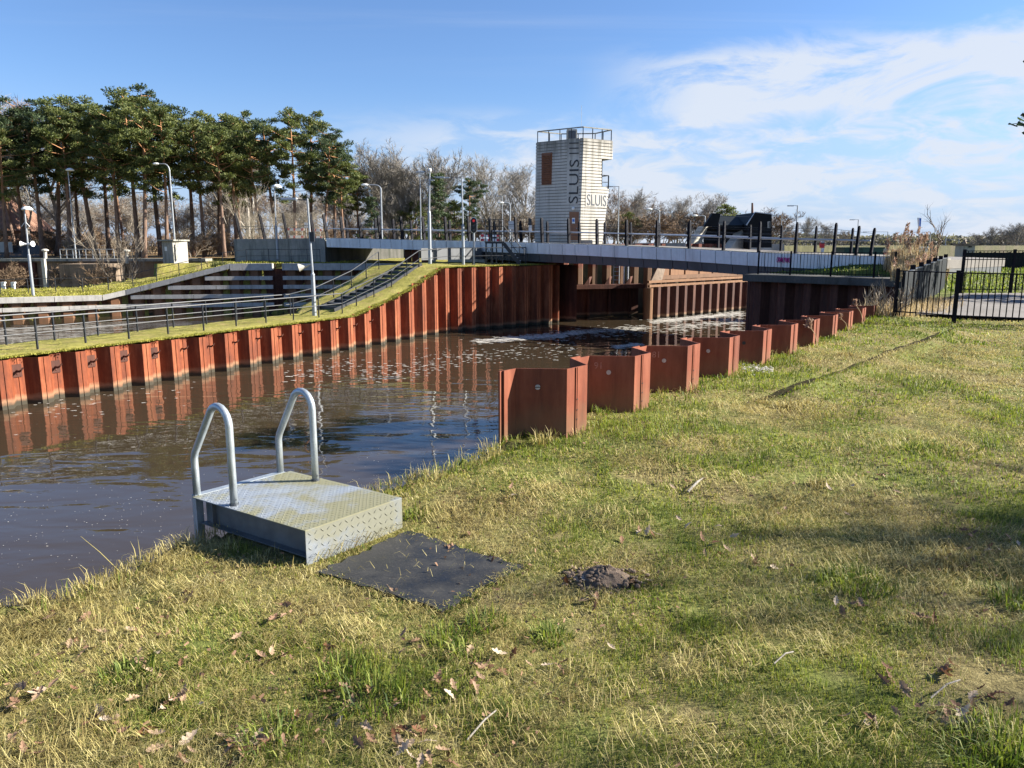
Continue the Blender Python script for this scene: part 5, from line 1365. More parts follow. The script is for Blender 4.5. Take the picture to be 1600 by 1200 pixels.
lamp(1219, 388, 1219, 336, 75, 'arm', 'thin lamp post right beside the black building', .8, .05, 0, -1)
lamp(1242.5, 390, 1242.5, 321, 62, 'arm', 'taller lamp post right of the black building with its head to the left', .55, .06, 0, -1)
lamp(1338, 393, 1338, 343, 85, 'arm', 'distant lamp post above the green containers', .7, .06, 0, -1)
lamp(1385, 396, 1385, 362, 110, 'arm', 'distant lamp post left of the reeds', 3.2, .07, 0, -1)
lamp(1451.5, 396, 1451.5, 362.5, 105, 'arm', 'distant lamp post between the blue sign and the sapling', .9, .07, 0, -1)
lamp(1476, 396, 1476, 370, 120, 'arm', 'distant faint lamp post just right of the sapling', .6, .08, 0, -1)
lamp(1496.5, 398, 1496.5, 374, 120, 'arm', 'distant lamp post left of the hooded concrete cabinet', 1.0, .08, 0, -1)
# traffic light
b = strip_pt(s_of_y(46.6), 1.9); tl = thing('traffic_light', b, 'ship traffic light with a white edged black board and red light lit beside the steps', 'traffic light')
c_ = D(728, 352, b.y - .1); c_.x = b.x
build('pole', MB().tube([b - Vector((0, 0, .1)), Vector((b.x, b.y, c_.z))], .06, 8), M['galv'], tl)
def capsule(c, w, h, n=8):
    pts = []; r = w / 2
    for k in range(n + 1): a = math.pi * k / n; pts.append(c + Vector((r * math.cos(a), 0, h / 2 - r + r * math.sin(a))))
    for k in range(n + 1): a = math.pi + math.pi * k / n; pts.append(c + Vector((r * math.cos(a), 0, -h / 2 + r + r * math.sin(a))))
    return pts
bd = build('back_board', MB().slab(capsule(c_, .42, .96), (0, .04, 0)), M['white'], tl); build('black_face', MB().slab(capsule(c_ + Vector((0, -.03, 0)), .36, .90), (0, .028, 0)), M['black'], bd)
for k, m in ((.27, 'red_lamp'), (0, 'lens_off'), (-.27, 'lens_off')):
    q = c_ + Vector((0, -.032, k)); l = build('lens', MB().disc(q, (0, -1, 0), .075, .02, 14), M[m], tl)
    hd = MB(); 
    for j in range(9):
        a0, a1 = math.pi * j / 9, math.pi * (j + 1) / 9; hd.add([q + Vector((.11 * math.cos(a), -y, .11 * math.sin(a))) for a, y in ((a0, 0), (a1, 0), (a1, .16), (a0, .16))], [(0, 1, 2, 3)])
    build('visor', hd, M['black'], l)
# ================================================================ TREES
def slivers(cent, normals, L, Wd, rng, droop=0.0):
    n = len(cent); d = normals + rng.normal(0, .55, (n, 3)); d /= np.linalg.norm(d, axis=1)[:, None]
    r = rng.normal(0, 1, (n, 3)); s = np.cross(d, r); s /= np.linalg.norm(s, axis=1)[:, None]
    l = (L * rng.uniform(.6, 1.3, n))[:, None]; w = (Wd * rng.uniform(.6, 1.3, n))[:, None]
    a = cent - d * l * .5 - s * w * .3; b = cent - d * l * .5 + s * w * .3; c_ = cent + d * l * .5 + s * w * .5; e = cent + d * l * .5 - s * w * .5
    return np.stack([a, b, c_, e], 1).reshape(-1, 3)
def pine_proto(seed, H, rmax, cb, dens=108, shape='flat', matn='needle'):
    rng = np.random.default_rng(seed); mb = MB(); cl = []
    bend = rng.uniform(-.5, .5, 2) * .8
    tp = lambda f: Vector((bend[0] * math.sin(f * 2.6) * (1 + .4 * f), bend[1] * math.sin(f * 2.2), H * f))
    mb.tube([tp(f) for f in np.linspace(0, .97, 12)], [lerp(.24, .05, f) * (H / 15) ** .5 * (1.25 if f < .03 else 1) for f in np.linspace(0, 1, 12)], 8)
    nb = 30
    for i in range(nb):
        f = cb + (1 - cb) * ((i + rng.random()) / nb) ** .9; t = (f - cb) / (1 - cb)
        if shape == 'flat': pr = (math.sin(min(1, t * 1.25 + .12) * math.pi * .62) ** .8) * (1 - max(0, t - .72) * 2.3)
        elif shape == 'cone': pr = (1 - t) ** .8 * .95 + .05
        else: pr = math.sin((t * .8 + .2) * math.pi) ** .7
        L = rmax * max(.16, pr) * rng.uniform(.55, 1.2); a = i * 2.4 + rng.uniform(-.5, .5)
        p0 = tp(f); rise = rng.uniform(.0, .35) if shape != 'cone' else rng.uniform(-.25, .1)
        dirv = Vector((math.cos(a), math.sin(a), rise))
        pts = [p0, p0 + dirv * L * .5 + Vector((0, 0, .06 * L * rng.uniform(-1, 1))), p0 + dirv * L * .95 + Vector((0, 0, .1 * L))]
        mb.tube(pts, [.055, .035, .015], 4, cap=False)
        for k in range(max(2, int(L * 1.6))):
            u = rng.uniform(.35, 1.02); q = pts[0].lerp(pts[2], u); r = rng.uniform(.38, .8) * (.66 + .1 * rmax)
            cl.append((q.x + rng.normal(0, .25), q.y + rng.normal(0, .25), q.z + .12 + rng.normal(0, .12), r))
    top = tp(.97)
    for k in range(5): cl.append((top.x + rng.normal(0, .35), top.y + rng.normal(0, .35), top.z - rng.uniform(0, .6), .5))
    C_ = []; N_ = []
    for (x, y, z, r) in cl:
        n = int(dens * r * 1.4); v = rng.normal(0, 1, (n, 3)); v /= np.linalg.norm(v, axis=1)[:, None]
        rad = rng.random(n) ** .45
        C_.append(np.stack([x + v[:, 0] * r * rad, y + v[:, 1] * r * rad, z + v[:, 2] * r * rad * .48], 1)); N_.append(v * [1, 1, .7] + [0, 0, .45])
    C_ = np.concatenate(C_); N_ = np.concatenate(N_)
    v = slivers(C_, N_, .27, .085, rng)
    crown = np_mesh('crown', v, 4, len(C_), np.arange(len(v)), M[matn])
    me = bpy.data.meshes.new('trunk'); me.from_pydata(mb.v, [], mb.f); me.materials.append(M['pine_bark']); me.polygons.foreach_set('use_smooth', [True] * len(me.polygons))
    return me, crown
def bare_proto(seed, H, spread, trunk=.3, up=.55, lv=4, first=.22, stems=1, bark='grey_bark', twigmat='grey_bark', twigs=4, r0=.2, kids=(10, 6, 5, 4), tww=.011, lean=.35):
    rnd = random.Random(seed); mb = MB(); tw = []
    def grow(p, d, L, r, level):
        k = 4 if level < 2 else 3; pts = [p]; dd = d.copy()
        for i in range(k):
            dd = (dd + Vector((rnd.gauss(0, .13), rnd.gauss(0, .13), rnd.gauss(.03, .08)))).normalized(); pts.append(pts[-1] + dd * L / k)
        r1 = r * (.35 if level == 0 else .4)
        mb.tube(pts, [lerp(r, r1, i / k) for i in range(k + 1)], 6 if level == 0 else (4 if level == 1 else 3), cap=False)
        if level >= lv:
            for _ in range(twigs):
                u = rnd.uniform(.2, 1); i = min(k - 1, int(u * k)); q = pts[i].lerp(pts[i + 1], u * k - i)
                e = (dd + Vector((rnd.gauss(0, .55), rnd.gauss(0, .55), rnd.gauss(.15, .4)))).normalized() * L * rnd.uniform(.55, 1.25)
                tw.append((q, q + e))
            return
        for j in range(kids[level]):
            u = (first if level == 0 else .2) + (1 - (first if level == 0 else .2)) * (j + rnd.random()) / kids[level]
            i = min(k - 1, int(u * k)); q = pts[i].lerp(pts[i + 1], u * k - i)
            a = rnd.uniform(0, 2 * math.pi); side = Vector((math.cos(a), math.sin(a), 0)); side = side - dd * side.dot(dd); side.normalize()
            nd = (dd * up + side * spread * rnd.uniform(.6, 1.15) + Vector((0, 0, .25))).normalized()
            grow(q, nd, L * rnd.uniform(.42, .62) * (1.08 - .35 * u if level == 0 else 1), max(.012, r * (1 - .55 * u) * .52), level + 1)
    for s in range(stems):
        a = s * 2.4 + rnd.uniform(-.3, .3); ln = 0 if stems == 1 else lean * (s + .5) / stems * 1.4
        grow(Vector((0, 0, -.2)) + Vector((math.cos(a), math.sin(a), 0)) * (0 if stems == 1 else .25), Vector((math.cos(a) * ln, math.sin(a) * ln, 1)).normalized(), H * (.62 if stems == 1 else (rnd.uniform(.5, .7) if stems < 10 else .55 + .012 * s)), r0, 0)
    n = len(tw); A = np.array([t[0][:] for t in tw]); B = np.array([t[1][:] for t in tw]); rng = np.random.default_rng(seed)
    S = np.cross(B - A, rng.normal(0, 1, (n, 3))); S /= np.linalg.norm(S, axis=1)[:, None] + 1e-9
    v = np.stack([A - S * tww, A + S * tww, B], 1).reshape(-1, 3)
    zs = max(B[:, 2].max(), 1e-3); sc = H / zs
    crown = np_mesh('twigs', v * sc, 3, n, np.arange(3 * n), M[twigmat])
    me = bpy.data.meshes.new('limbs'); me.from_pydata((np.array(mb.v) * sc).tolist(), [], mb.f); me.materials.append(M[bark])
    return me, crown
def add_tree(name, meshes, loc, sc, rot, label, cat, group, parts=('trunk', 'crown'), sxy=None):
    t = thing(name, loc, label, cat, group); t.scale = (sxy or sc, sxy or sc, sc); t.rotation_euler = (0, 0, rot)
    for m, pn in zip(meshes, parts):
        o = bpy.data.objects.new(pn, m); C.objects.link(o); o.parent = t
    return t
PH = [15.0, 14.0, 16.0, 13.0, 15.0]
PINES = [pine_proto(1, 15, 3.6, .45), pine_proto(2, 14, 3.3, .5), pine_proto(3, 16, 4.2, .36), pine_proto(4, 13, 3.0, .52), pine_proto(5, 15, 3.9, .42, matn='needle_blue')]
random.seed(21)
fz = lambda Yd: interp(Yd, [70, 72, 100, 140], [.55, .66, .84, .9])
plist = [(-40, 170, 74, 2), (-12, 205, 73, 0), (18, 188, 78, 1), (42, 168, 76, 4), (66, 160, 80, 2), (88, 178, 75, 1), (104, 186, 82, 0), (128, 163, 78, 2), (150, 176, 84, 1), (168, 198, 74, 3), (196, 153, 78, 2), (206, 170, 73, 0), (232, 150, 83, 4), (243, 172, 73.5, 2), (266, 186, 78, 1), (288, 206, 82, 3), (305, 189, 77, 0), (330, 187, 84, 1), (338, 205, 75, 3), (358, 194, 79, 2), (384, 190, 83, 0), (402, 214, 76.5, 1), (426, 198, 81, 4), (452, 181, 77, 2), (474, 186, 84, 0), (494, 208, 78, 4), (516, 235, 82, 1), (535, 258, 79, 3), (556, 285, 86, 1), (8, 240, 90, 3), (182, 235, 93, 3), (368, 240, 93, 0)]
plist.sort()
for i, (px, py, Yd, k) in enumerate(plist):
    tp_ = D(px, py, Yd); b = Vector((tp_.x, Yd, fz(Yd) - .05)); sc = (tp_.z - b.z) / (PH[k] * .985)
    add_tree('pine_tree', PINES[k], b, sc, random.uniform(0, 6.28), f'tall Scots pine, {ORD[i]} from the left in the row across the basin', 'pine tree', 'pines across the basin', sxy=sc * random.uniform(.95, 1.2)).rotation_euler = (random.gauss(0, .035), random.gauss(0, .035), random.uniform(0, 6.28))
SPR = pine_proto(9, 8, 2.1, .08, 70, 'cone', 'needle_blue'); RND = pine_proto(10, 7, 3.0, .2, 70, 'round')
for px, py, Yd, m, Hh, lb in ((683, 278, 72, SPR, 8, 'dark conical spruce behind the bridge, framed by two lamp posts'), (733, 284, 84, PINES[4], 15, 'slim dark pine among bare trees left of the tower'), (612, 268, 99, PINES[3], 13, 'dark pine showing through the big round bare tree'), (1131, 323, 95, RND, 7, 'dark rounded evergreen peeping over the roof of the black building'), (708, 318, 90, RND, 7, 'low dark evergreen between the spruce and the slim pine'), (576, 312, 80, SPR, 8, 'small dark conifer at the right end of the pine row'), (648, 318, 86, RND, 7, 'low dark evergreen at the foot of the round bare tree'), (985, 335, 90, RND, 7, 'low dark evergreen right of the tower')):
    tp_ = D(px, py, Yd); b = Vector((tp_.x, Yd, 1.0)); sc = (tp_.z - 1.0) / (Hh * .985)
    add_tree('evergreen_tree', m, b, sc, px * .1, lb, 'evergreen', None)
BARE = [bare_proto(31, 14, .85, tww=.013, twigs=7, kids=(13, 7, 5, 4), first=.18, up=.75, r0=.30), bare_proto(32, 14, .65, tww=.013, twigs=7, kids=(12, 6, 5, 4), first=.25, up=.9, r0=.24), bare_proto(33, 12, .8, tww=.013, twigs=7, kids=(11, 6, 5, 4), first=.3, up=.7, r0=.22, twigmat='brown_twig')]
FAN = bare_proto(36, 14, .5, tww=.015, kids=(8, 6, 5, 4), first=.22, up=1.1, stems=10, r0=.16, twigs=6, lean=.62)
blist = [(625, 210, 88, 'fan', 'big round bare tree with fanned branches rising over the left part of the bridge'), (768, 240, 92, 1, 'bare tree left of the tower, taller of the two with open crown'), (812, 246, 96, 0, 'bare tree just left of the tower, half hidden by it'), (958, 284, 98, 2, 'brownish bare tree right against the tower'), (992, 292, 104, 0, 'bare tree second to the right of the tower'), (1024, 303, 110, 2, 'brownish bare tree midway between tower and black building'), (1062, 300, 106, 0, 'rounded bare tree left behind the black building'), (1096, 298, 100, 1, 'tall bare tree behind the left gable of the black building'), (1232, 346, 120, 0, 'bare tree right of the black building, behind the tall lamp'), (1262, 336, 116, 1, 'bare tree second to the right of the black building'), (1292, 345, 118, 0, 'bare tree third to the right of the black building'), (1318, 357, 122, 2, 'lowest bare tree left of the green containers'),
         (22, 141, 92, 1, 'pale bare tree rising above the pines at the left edge'), (60, 147, 94, 2, 'reddish bare tree rising above the pines near the left edge'), (372, 169, 100, 1, 'pale bare tree rising above the middle of the pine row'), (340, 182, 100, 0, 'bare tree top beside the tallest one behind the pine row'), (545, 245, 98, 1, 'bare tree showing above the right end of the pine row'), (700, 300, 104, 2, 'bare tree between the spruce and the slim dark pine'),
         (1530, 362, 120, 0, 'leftmost bare tree of the far row at the right edge'), (1550, 352, 118, 1, 'second bare tree of the far row at the right edge'), (1571, 355, 120, 2, 'third bare tree of the far row at the right edge'), (1590, 346, 116, 0, 'fourth bare tree of the far row at the right edge'), (1612, 345, 118, 1, 'rightmost bare tree of the far row at the right edge')]
for px, py, Yd, k, lb in blist:
    m, hh = (FAN, 14) if k == 'fan' else (BARE[k], (14, 14, 12)[k]); gzv = .9 if px < 1450 else .5
    tp_ = D(px, py, Yd); b = Vector((tp_.x, Yd, gzv)); sc = (tp_.z - gzv) / hh
    add_tree('bare_tree', m, b, sc, px * .37, lb, 'bare tree', 'bare winter trees', ('limbs', 'twigs'), sxy=sc * (1.35 if px > 1500 else (1.15 if k == 'fan' else 1.1)))
random.seed(4)
bt2 = []
for i in range(38):
    px = -60 + i * 28.5 + random.uniform(-9, 9); Yd = random.uniform(112, 140); bt2.append((px, random.uniform(285, 318) if px < 540 else random.uniform(318, 345), Yd))
for i, (px, py, Yd) in enumerate(bt2):
    k = i % 3; tp_ = D(px, py, Yd); sc = (tp_.z - .95) / (14, 14, 12)[k]
    add_tree('bare_tree', BARE[k], Vector((tp_.x, Yd, .95)), sc, i * 1.3, f'hazy bare tree of the distant wood edge, {ORD[i]} from the left behind pines and bridge', 'bare tree', 'bare trees of the distant wood edge', ('limbs', 'twigs'), sxy=sc * 1.5)
SHR = [bare_proto(41, 3, .8, stems=6, kids=(6, 5, 4, 3), lv=3, first=.15, r0=.035, bark='brown_twig', twigmat='brown_twig'), bare_proto(42, 3, .6, stems=5, kids=(6, 5, 4, 3), lv=3, first=.2, r0=.035, bark='pale_bark', twigmat='pale_bark')]
shl = []
for i in range(40):
    px = -30 + i * 14.6 + random.uniform(-4, 4); Yd = random.uniform(72.5, 97); shl.append((px, Yd, random.uniform(1.6, 3.6), 1 if i % 4 == 2 else 0))
for i in range(22):
    px = 560 + i * 30 + random.uniform(-9, 9); shl.append((px, random.uniform(88, 102), random.uniform(3.0, 5.0), 1 if i % 5 == 2 else 0))
for i, (px, Yd, hh, k) in enumerate(shl):
    p = D(px, 395, Yd); far_ = i >= 40
    add_tree('bare_shrub', SHR[k], Vector((p.x, Yd, fz(Yd) if px < 700 else 1.9)), hh / 3, i, (f'brown bare shrub among the trees behind the bridge, {ORD[i - 40]} from the left' if far_ else f'bare twiggy shrub under the pines, {ORD[i]} from the left'), 'shrub', 'bare shrubs under the trees', ('stems', 'twigs'), sxy=hh / 3 * 1.5)
PALE = bare_proto(45, 6, .55, stems=3, kids=(9, 5, 3, 2), lv=2, first=.1, r0=.05, bark='pale_bark', twigmat='pale_bark', up=.9, twigs=5)
for px, yt, Yd, lb in ((181, 318, 66, 'pale many branched bare sapling in front of the pines, beside the old lock'), (394, 268, 66.5, 'tall pale bare sapling behind the mesh screens of the bridge'), (108, 406, 67.5, 'low brown bramble thicket hanging over the old lock wall'), (150, 403, 66, 'low tangled bare bush at the edge of the mossy slope'), (12, 405, 69, 'bare brush drooping over the old lock mouth at the left edge')):
    tp_ = D(px, yt, Yd); bz = float(left_h(tp_.x, Yd)) if Yd < 68 else .45
    if px in (112, 12, 150): bz = -2.4
    hh = tp_.z - bz; add_tree('bare_sapling', PALE if px in (181, 394) else SHR[0], Vector((tp_.x, Yd, bz)), hh / (6 if px in (181, 394) else 3), px, lb, 'sapling', None, ('stems', 'twigs'), sxy=hh / 6 * (.62 if px in (181, 394) else 2.2))
SAP = bare_proto(47, 3.4, .55, kids=(7, 3, 2, 2), lv=2, first=.35, r0=.045, bark='brown_twig', twigmat='brown_twig', up=.85, twigs=2, tww=.006)
tp_ = D(1474, 312, 33); b = Vector((D(1462, 402, 33).x, 33, .5)); add_tree('young_tree', SAP, b, (tp_.z - .5) / 3.4, 2.2, 'spindly leafless young tree standing right of the reeds', 'young tree', None, ('stem', 'twigs'))
# gorse tuft on the mossy slope
g = MB(); rg = random.Random(3); gp0 = D(345, 411, 57.6); gp0.z = float(left_h(gp0.x, gp0.y))
for i in range(260):
    a = rg.uniform(0, 6.28); r = rg.uniform(0, .9); q = gp0 + Vector((math.cos(a) * r * 1.2, math.sin(a) * r * .5, 0)); e = q + Vector((rg.gauss(0, .18), rg.gauss(0, .18), rg.uniform(.25, .7)))
    s_ = Vector((rg.gauss(0, 1), rg.gauss(0, 1), 0)).normalized() * .02; g.add([q - s_, q + s_, e], [(0, 1, 2)])
tag(build('broom_bush', g, M['needle'], loc=gp0), 'low green broom bush on the mossy slope next to the planked quay', 'bush')
# overhanging pine at the right edge and bare oaks out to the right that shade the foreground
RP = pine_proto(61, 9, 3.4, .2, 80, 'round', 'needle_blue')
add_tree('pine_tree', RP, Vector((18.45, 22, .3)), 1.0, .6, 'dark pine whose branch tips reach in at the right edge of the sky', 'pine tree', None)
OAK = bare_proto(62, 9, .9, lv=4, tww=.008, twigs=3, kids=(10, 6, 5, 3), first=.2, up=.7, r0=.22)
for x, y, s_, r_, lb in ((14.2, 2.75, 1.0, 0, 'bare oak on the lawn right of the viewer, larger one'), (10.6, 5.3, .5, 2, 'small bare oak on the lawn right of the viewer')):
    t = add_tree('oak_tree', OAK, Vector((x, y, 0)), s_, r_, lb, 'oak tree', None, ('limbs', 'twigs'))
# ================================================================ GRASS
GR = np.random.default_rng(77)
def in_poly(x, y, poly):
    r = np.zeros(x.shape, bool); n = len(poly)
    for i in range(n):
        x1, y1 = poly[i]; x2, y2 = poly[(i + 1) % n]
        c_ = ((y1 > y) != (y2 > y)); xi = (x2 - x1) * (y - y1) / ((y2 - y1) if y2 != y1 else 1e-9) + x1
        r ^= c_ & (x < xi)
    return r
MOLE = P(945, 899, 0.02); BARE_SPOTS = [(MOLE.x, MOLE.y, .16), (*P(880, 975, 0)[:2], .13), (*P(1565, 1075, 0)[:2], .28), (*P(1490, 1110, 0)[:2], .16), (*P(670, 1160, 0)[:2], .12)] + [(*P(a, b, 0)[:2], r) for a, b, r in ((320, 1010, .07), (420, 1060, .06), (200, 1080, .09), (760, 1040, .08), (1020, 850, .10), (1090, 950, .08), (1180, 640, .22), (1210, 1000, .10), (1300, 1060, .12), (1080, 1110, .10), (1420, 900, .14), (1260, 760, .16), (980, 760, .12), (880, 840, .07), (1390, 690, .2), (1500, 800, .16), (560, 1130, .07), (120, 1030, .08), (930, 1150, .08), (1150, 790, .12))]
def spots(x, y):
    m = np.zeros(x.shape)
    for a, b, r in BARE_SPOTS: m = np.maximum(m, np.exp(-((x - a) ** 2 + ((y - b) * 1.4) ** 2) / r ** 2))
    return m
def blades(x, y, z, h, w, lean, az):
    n = len(x); rnd_a = az; fx = np.cos(rnd_a); fy = np.sin(rnd_a); px_, py_ = -fy, fx
    tw = GR.uniform(-.9, .9, n); px_, py_ = px_ * np.cos(tw) - py_ * np.sin(tw), px_ * np.sin(tw) + py_ * np.cos(tw)
    up1 = h * .55 * (1 - .25 * lean); up2 = h * np.maximum(.12, 1 - .85 * lean); o1 = h * lean * .35; o2 = h * lean * .95
    B = np.stack([x, y, z], 1); Pp = np.stack([px_, py_, np.zeros(n)], 1) * (w / 2)[:, None]; Fv = np.stack([fx, fy, np.zeros(n)], 1); U = np.array([0, 0, 1.0])
    m = B + Fv * o1[:, None] + U * up1[:, None]; t = B + Fv * o2[:, None] + U * up2[:, None]
    v = np.stack([B - Pp, B + Pp, m - Pp * .75, m + Pp * .75, t], 1).reshape(-1, 3)
    i = np.arange(n)[:, None] * 5
    f = np.concatenate([i + [0, 1, 3], i + [0, 3, 2], i + [2, 3, 4]], 1).reshape(-1)
    return v, f
def scatter(y0, y1, dens):
    xm0, xm1 = max(-4.2, -(y1 * .72 + 1.2)), y1 * .72 + 3.4
    n = int((xm1 - xm0) * (y1 - y0) * dens); x = GR.uniform(xm0, xm1, n); y = GR.uniform(y0, y1, n)
    k = (x > -y * .72 - 1.2) & (x < y * .72 + 3.4) & ((x < y * .72 + 1.0) | (GR.random(len(x)) < .5)); x, y = x[k], y[k]
    d = sdist(x, y); k = (d > -.28) & ~((y > 6.75) & (d < .12) & (y < 17.2))
    k &= ~in_poly(x, y, MATP) & ~in_poly(x, y, PLATP); x, y, d = x[k], y[k], d[k]
    return x, y, d
PATCH = [(*P(a, b, 0)[:2], r, g) for a, b, r, g in ((620, 1070, .22, .7), (440, 1130, .16, .6), (715, 980, .18, .6), (560, 1020, .18, .5), (1560, 1170, .25, .8), (1590, 1000, .3, .6), (1340, 905, .2, .6), (1120, 870, .25, .4), (1090, 800, .3, .4), (240, 1060, .14, .4), (830, 930, .15, .5), (1480, 740, .5, .4), (1100, 690, .5, .35), (150, 950, .3, -.5), (300, 885, .25, -.4), (1000, 1090, .35, -.35), (1330, 840, .35, -.4), (1200, 690, .5, -.4), (1480, 860, .4, -.4), (900, 770, .3, -.2), (800, 1140, .3, -.3), (1450, 640, 1.6, -.35), (1350, 580, 1.2, -.3))]
SETS = {'green_grass': [], 'dry_grass': [], 'moss_grass': []}
for (y0, y1, dens, w) in ((1.9, 2.7, 21000, .0025), (2.7, 3.6, 15000, .0029), (3.6, 5.2, 9000, .0037), (5.2, 8, 4000, .0054), (8, 12, 1900, .0085), (12, 17.6, 800, .013)):
    x, y, d = scatter(y0, y1, dens); n = len(x)
    g1 = fbm(x, y, .75, 2); g2 = fbm(x, y, 2.4, 14); g3 = vnoise(x, y, 5.5, 23); rn = GR.random(n)
    edge = np.exp(-np.maximum(d, 0) / .22); wallside = (y > 6.6) * np.exp(-np.maximum(d - .35, 0) / .8)
    s_line, w_line = lawn_line(x, y)
    # lush green strip near the wall, straw to the right, mixed in front
    right_dry = np.clip((x - .35 * y - .6) / 3.2, 0, 1) * np.clip((y - 5) / 4, 0, 1)
    near_left = np.clip((-x - .9) / .8, 0, 1)
    pg = .47 + (g1 - .5) * 2.6 + (g2 - .5) * 1.5 + wallside * .40 - right_dry * .40 - edge * .35 - near_left * .12
    for gx_, gy_, gr_, ga_ in PATCH: pg = pg + ga_ * np.exp(-(((x - gx_) / (gr_ * 1.5)) ** 2 + ((y - gy_) / gr_) ** 2))
    pg = np.clip(pg, .03, .95)
    bare = spots(x, y); keep = rn > bare * 1.15
    keep &= GR.random(n) < np.clip(.55 + 1.3 * (g2 - .32), .35, 1) * (1 - np.clip(1.05 * np.exp(-(s_line / .12) ** 2), 0, .86) * w_line)
    typ = GR.random(n); green = typ < pg * .68; moss = (~green) & (typ < .12 + pg * 1.22) ; dry = ~green & ~moss
    tuft = np.clip(np.clip((g2 - .52) * 4.5, 0, 1) * np.clip((g1 - .42) * 4, 0, 1) + sum(max(0, ga_) * .9 * np.exp(-(((x - gx_) / (gr_ * 1.3)) ** 2 + ((y - gy_) / gr_) ** 2)) for gx_, gy_, gr_, ga_ in PATCH), 0, 1)
    z = gz(x, y) - .004
    for key, msk in (('green_grass', green), ('moss_grass', moss), ('dry_grass', dry)):
        m = msk & keep; k = int(m.sum()); r = GR.random(k)
        if key == 'green_grass': h = .022 + .045 * r + .085 * tuft[m] * GR.random(k) + .05 * wallside[m] * r; lean = np.clip(GR.normal(.55, .25, k), .08, 1.05)
        elif key == 'moss_grass': h = .014 + .028 * r; lean = np.clip(GR.normal(.6, .3, k), .1, 1.05)
        else: h = .022 + .045 * r + .09 * edge[m] * GR.random(k) + .05 * (g3[m] > .62) * r; lean = np.clip(GR.normal(.93, .22, k) - .45 * edge[m] * GR.random(k), .15, 1.1)
        az = GR.uniform(0, 2 * math.pi, k) * .999; az = np.where(GR.random(k) < .45, fbm(x[m], y[m], 1.3, 40) * 9 + GR.normal(0, .6, k), az)
        SETS[key].append(blades(x[m], y[m], z[m], h, w * GR.uniform(.6, 1.35, k) * (.85 if key == 'dry_grass' else 1.1), lean, az))
# tufts: along pile feet, the mat, the platform and the bank edge
def tuft(cx_, cy_, n, rad, hmin, hmax, key, w=.005, lean=.5):
    a = GR.uniform(0, 6.28, n); r = rad * np.sqrt(GR.random(n)); x = cx_ + np.cos(a) * r; y = cy_ + np.sin(a) * r
    SETS[key].append(blades(x, y, gz(x, y) - .006, GR.uniform(hmin, hmax, n), w * GR.uniform(.7, 1.3, n), np.clip(GR.normal(lean, .22, n), .05, 1), np.where(GR.random(n) < .6, a, GR.uniform(0, 6.28, n))))
for i in range(11):
    x, y, a = NW[i]
    for s in np.arange(.1, 1.2, .14):
        t = np.interp(s, [0, .165, .435, .765, 1.035, 1.2], [0, 0, .38, .38, 0, 0]) + .06
        px_, py_ = x + math.sin(a) * s + math.cos(a) * t, y + math.cos(a) * s - math.sin(a) * t
        tuft(px_, py_, int(14 * GR.uniform(.2, 1.6)), .07, .05, .15 if GR.random() < .7 else .24, 'green_grass' if GR.random() < .6 else 'dry_grass', .006 + .0006 * i, .45)
for px, py, n, hh, key in ((815, 690, 90, .16, 'green_grass'), (850, 700, 120, .22, 'dry_grass'), (950, 640, 90, .17, 'green_grass'), (940, 660, 60, .16, 'green_grass'), (1340, 905, 330, .12, 'green_grass'), (700, 985, 150, .12, 'green_grass'), (760, 960, 130, .12, 'green_grass'), (590, 1080, 260, .15, 'green_grass'), (540, 1040, 200, .14, 'green_grass'), (430, 1140, 200, .14, 'green_grass'), (200, 1040, 160, .14, 'green_grass'), (1560, 1180, 300, .15, 'green_grass'), (1590, 1150, 300, .16, 'green_grass'), (1590, 930, 200, .14, 'green_grass'), (1480, 870, 160, .11, 'dry_grass'), (1230, 650, 160, .10, 'dry_grass'), (1190, 640, 160, .09, 'dry_grass'), (1320, 570, 160, .10, 'dry_grass'), (650, 800, 80, .13, 'green_grass'), (730, 1010, 90, .12, 'green_grass'), (860, 980, 120, .12, 'green_grass'), (1280, 760, 80, .1, 'dry_grass')):
    q = P(px, py, .05); tuft(q.x, q.y, n, .05 + .00042 * n, .04, hh, key, .0045 + .0006 * q.y, .5)
for k in range(150):
    t = GR.random(); seg = BANK[3:11]; j = int(t * (len(seg) - 1)); f = t * (len(seg) - 1) - j; q = seg[j] * (1 - f) + seg[j + 1] * f
    tuft(q[0] + GR.normal(.03, .05), q[1] + GR.normal(-.02, .05), int(GR.uniform(8, 26)), .06, .05, GR.choice([.12, .17, .24]), 'dry_grass' if GR.random() < .72 else 'green_grass', .0042, .5)
for k in range(230):
    t = GR.random() * 4; j = int(t); q = lerp(mc[j], mc[(j + 1) % 4], t - j)
    if j == 3: continue
    tuft(q.x, q.y, int(GR.uniform(6, 22)), .05, .02, .07, 'dry_grass' if GR.random() < .6 else 'green_grass', .004, .8)
for k in range(26):
    q = pp(GR.uniform(-.14, -.02), GR.uniform(.02, D1 - .1), 0); tuft(q.x, q.y, int(GR.uniform(8, 26)), .06, .03, .11, 'dry_grass' if GR.random() < .65 else 'green_grass', .004, .6)
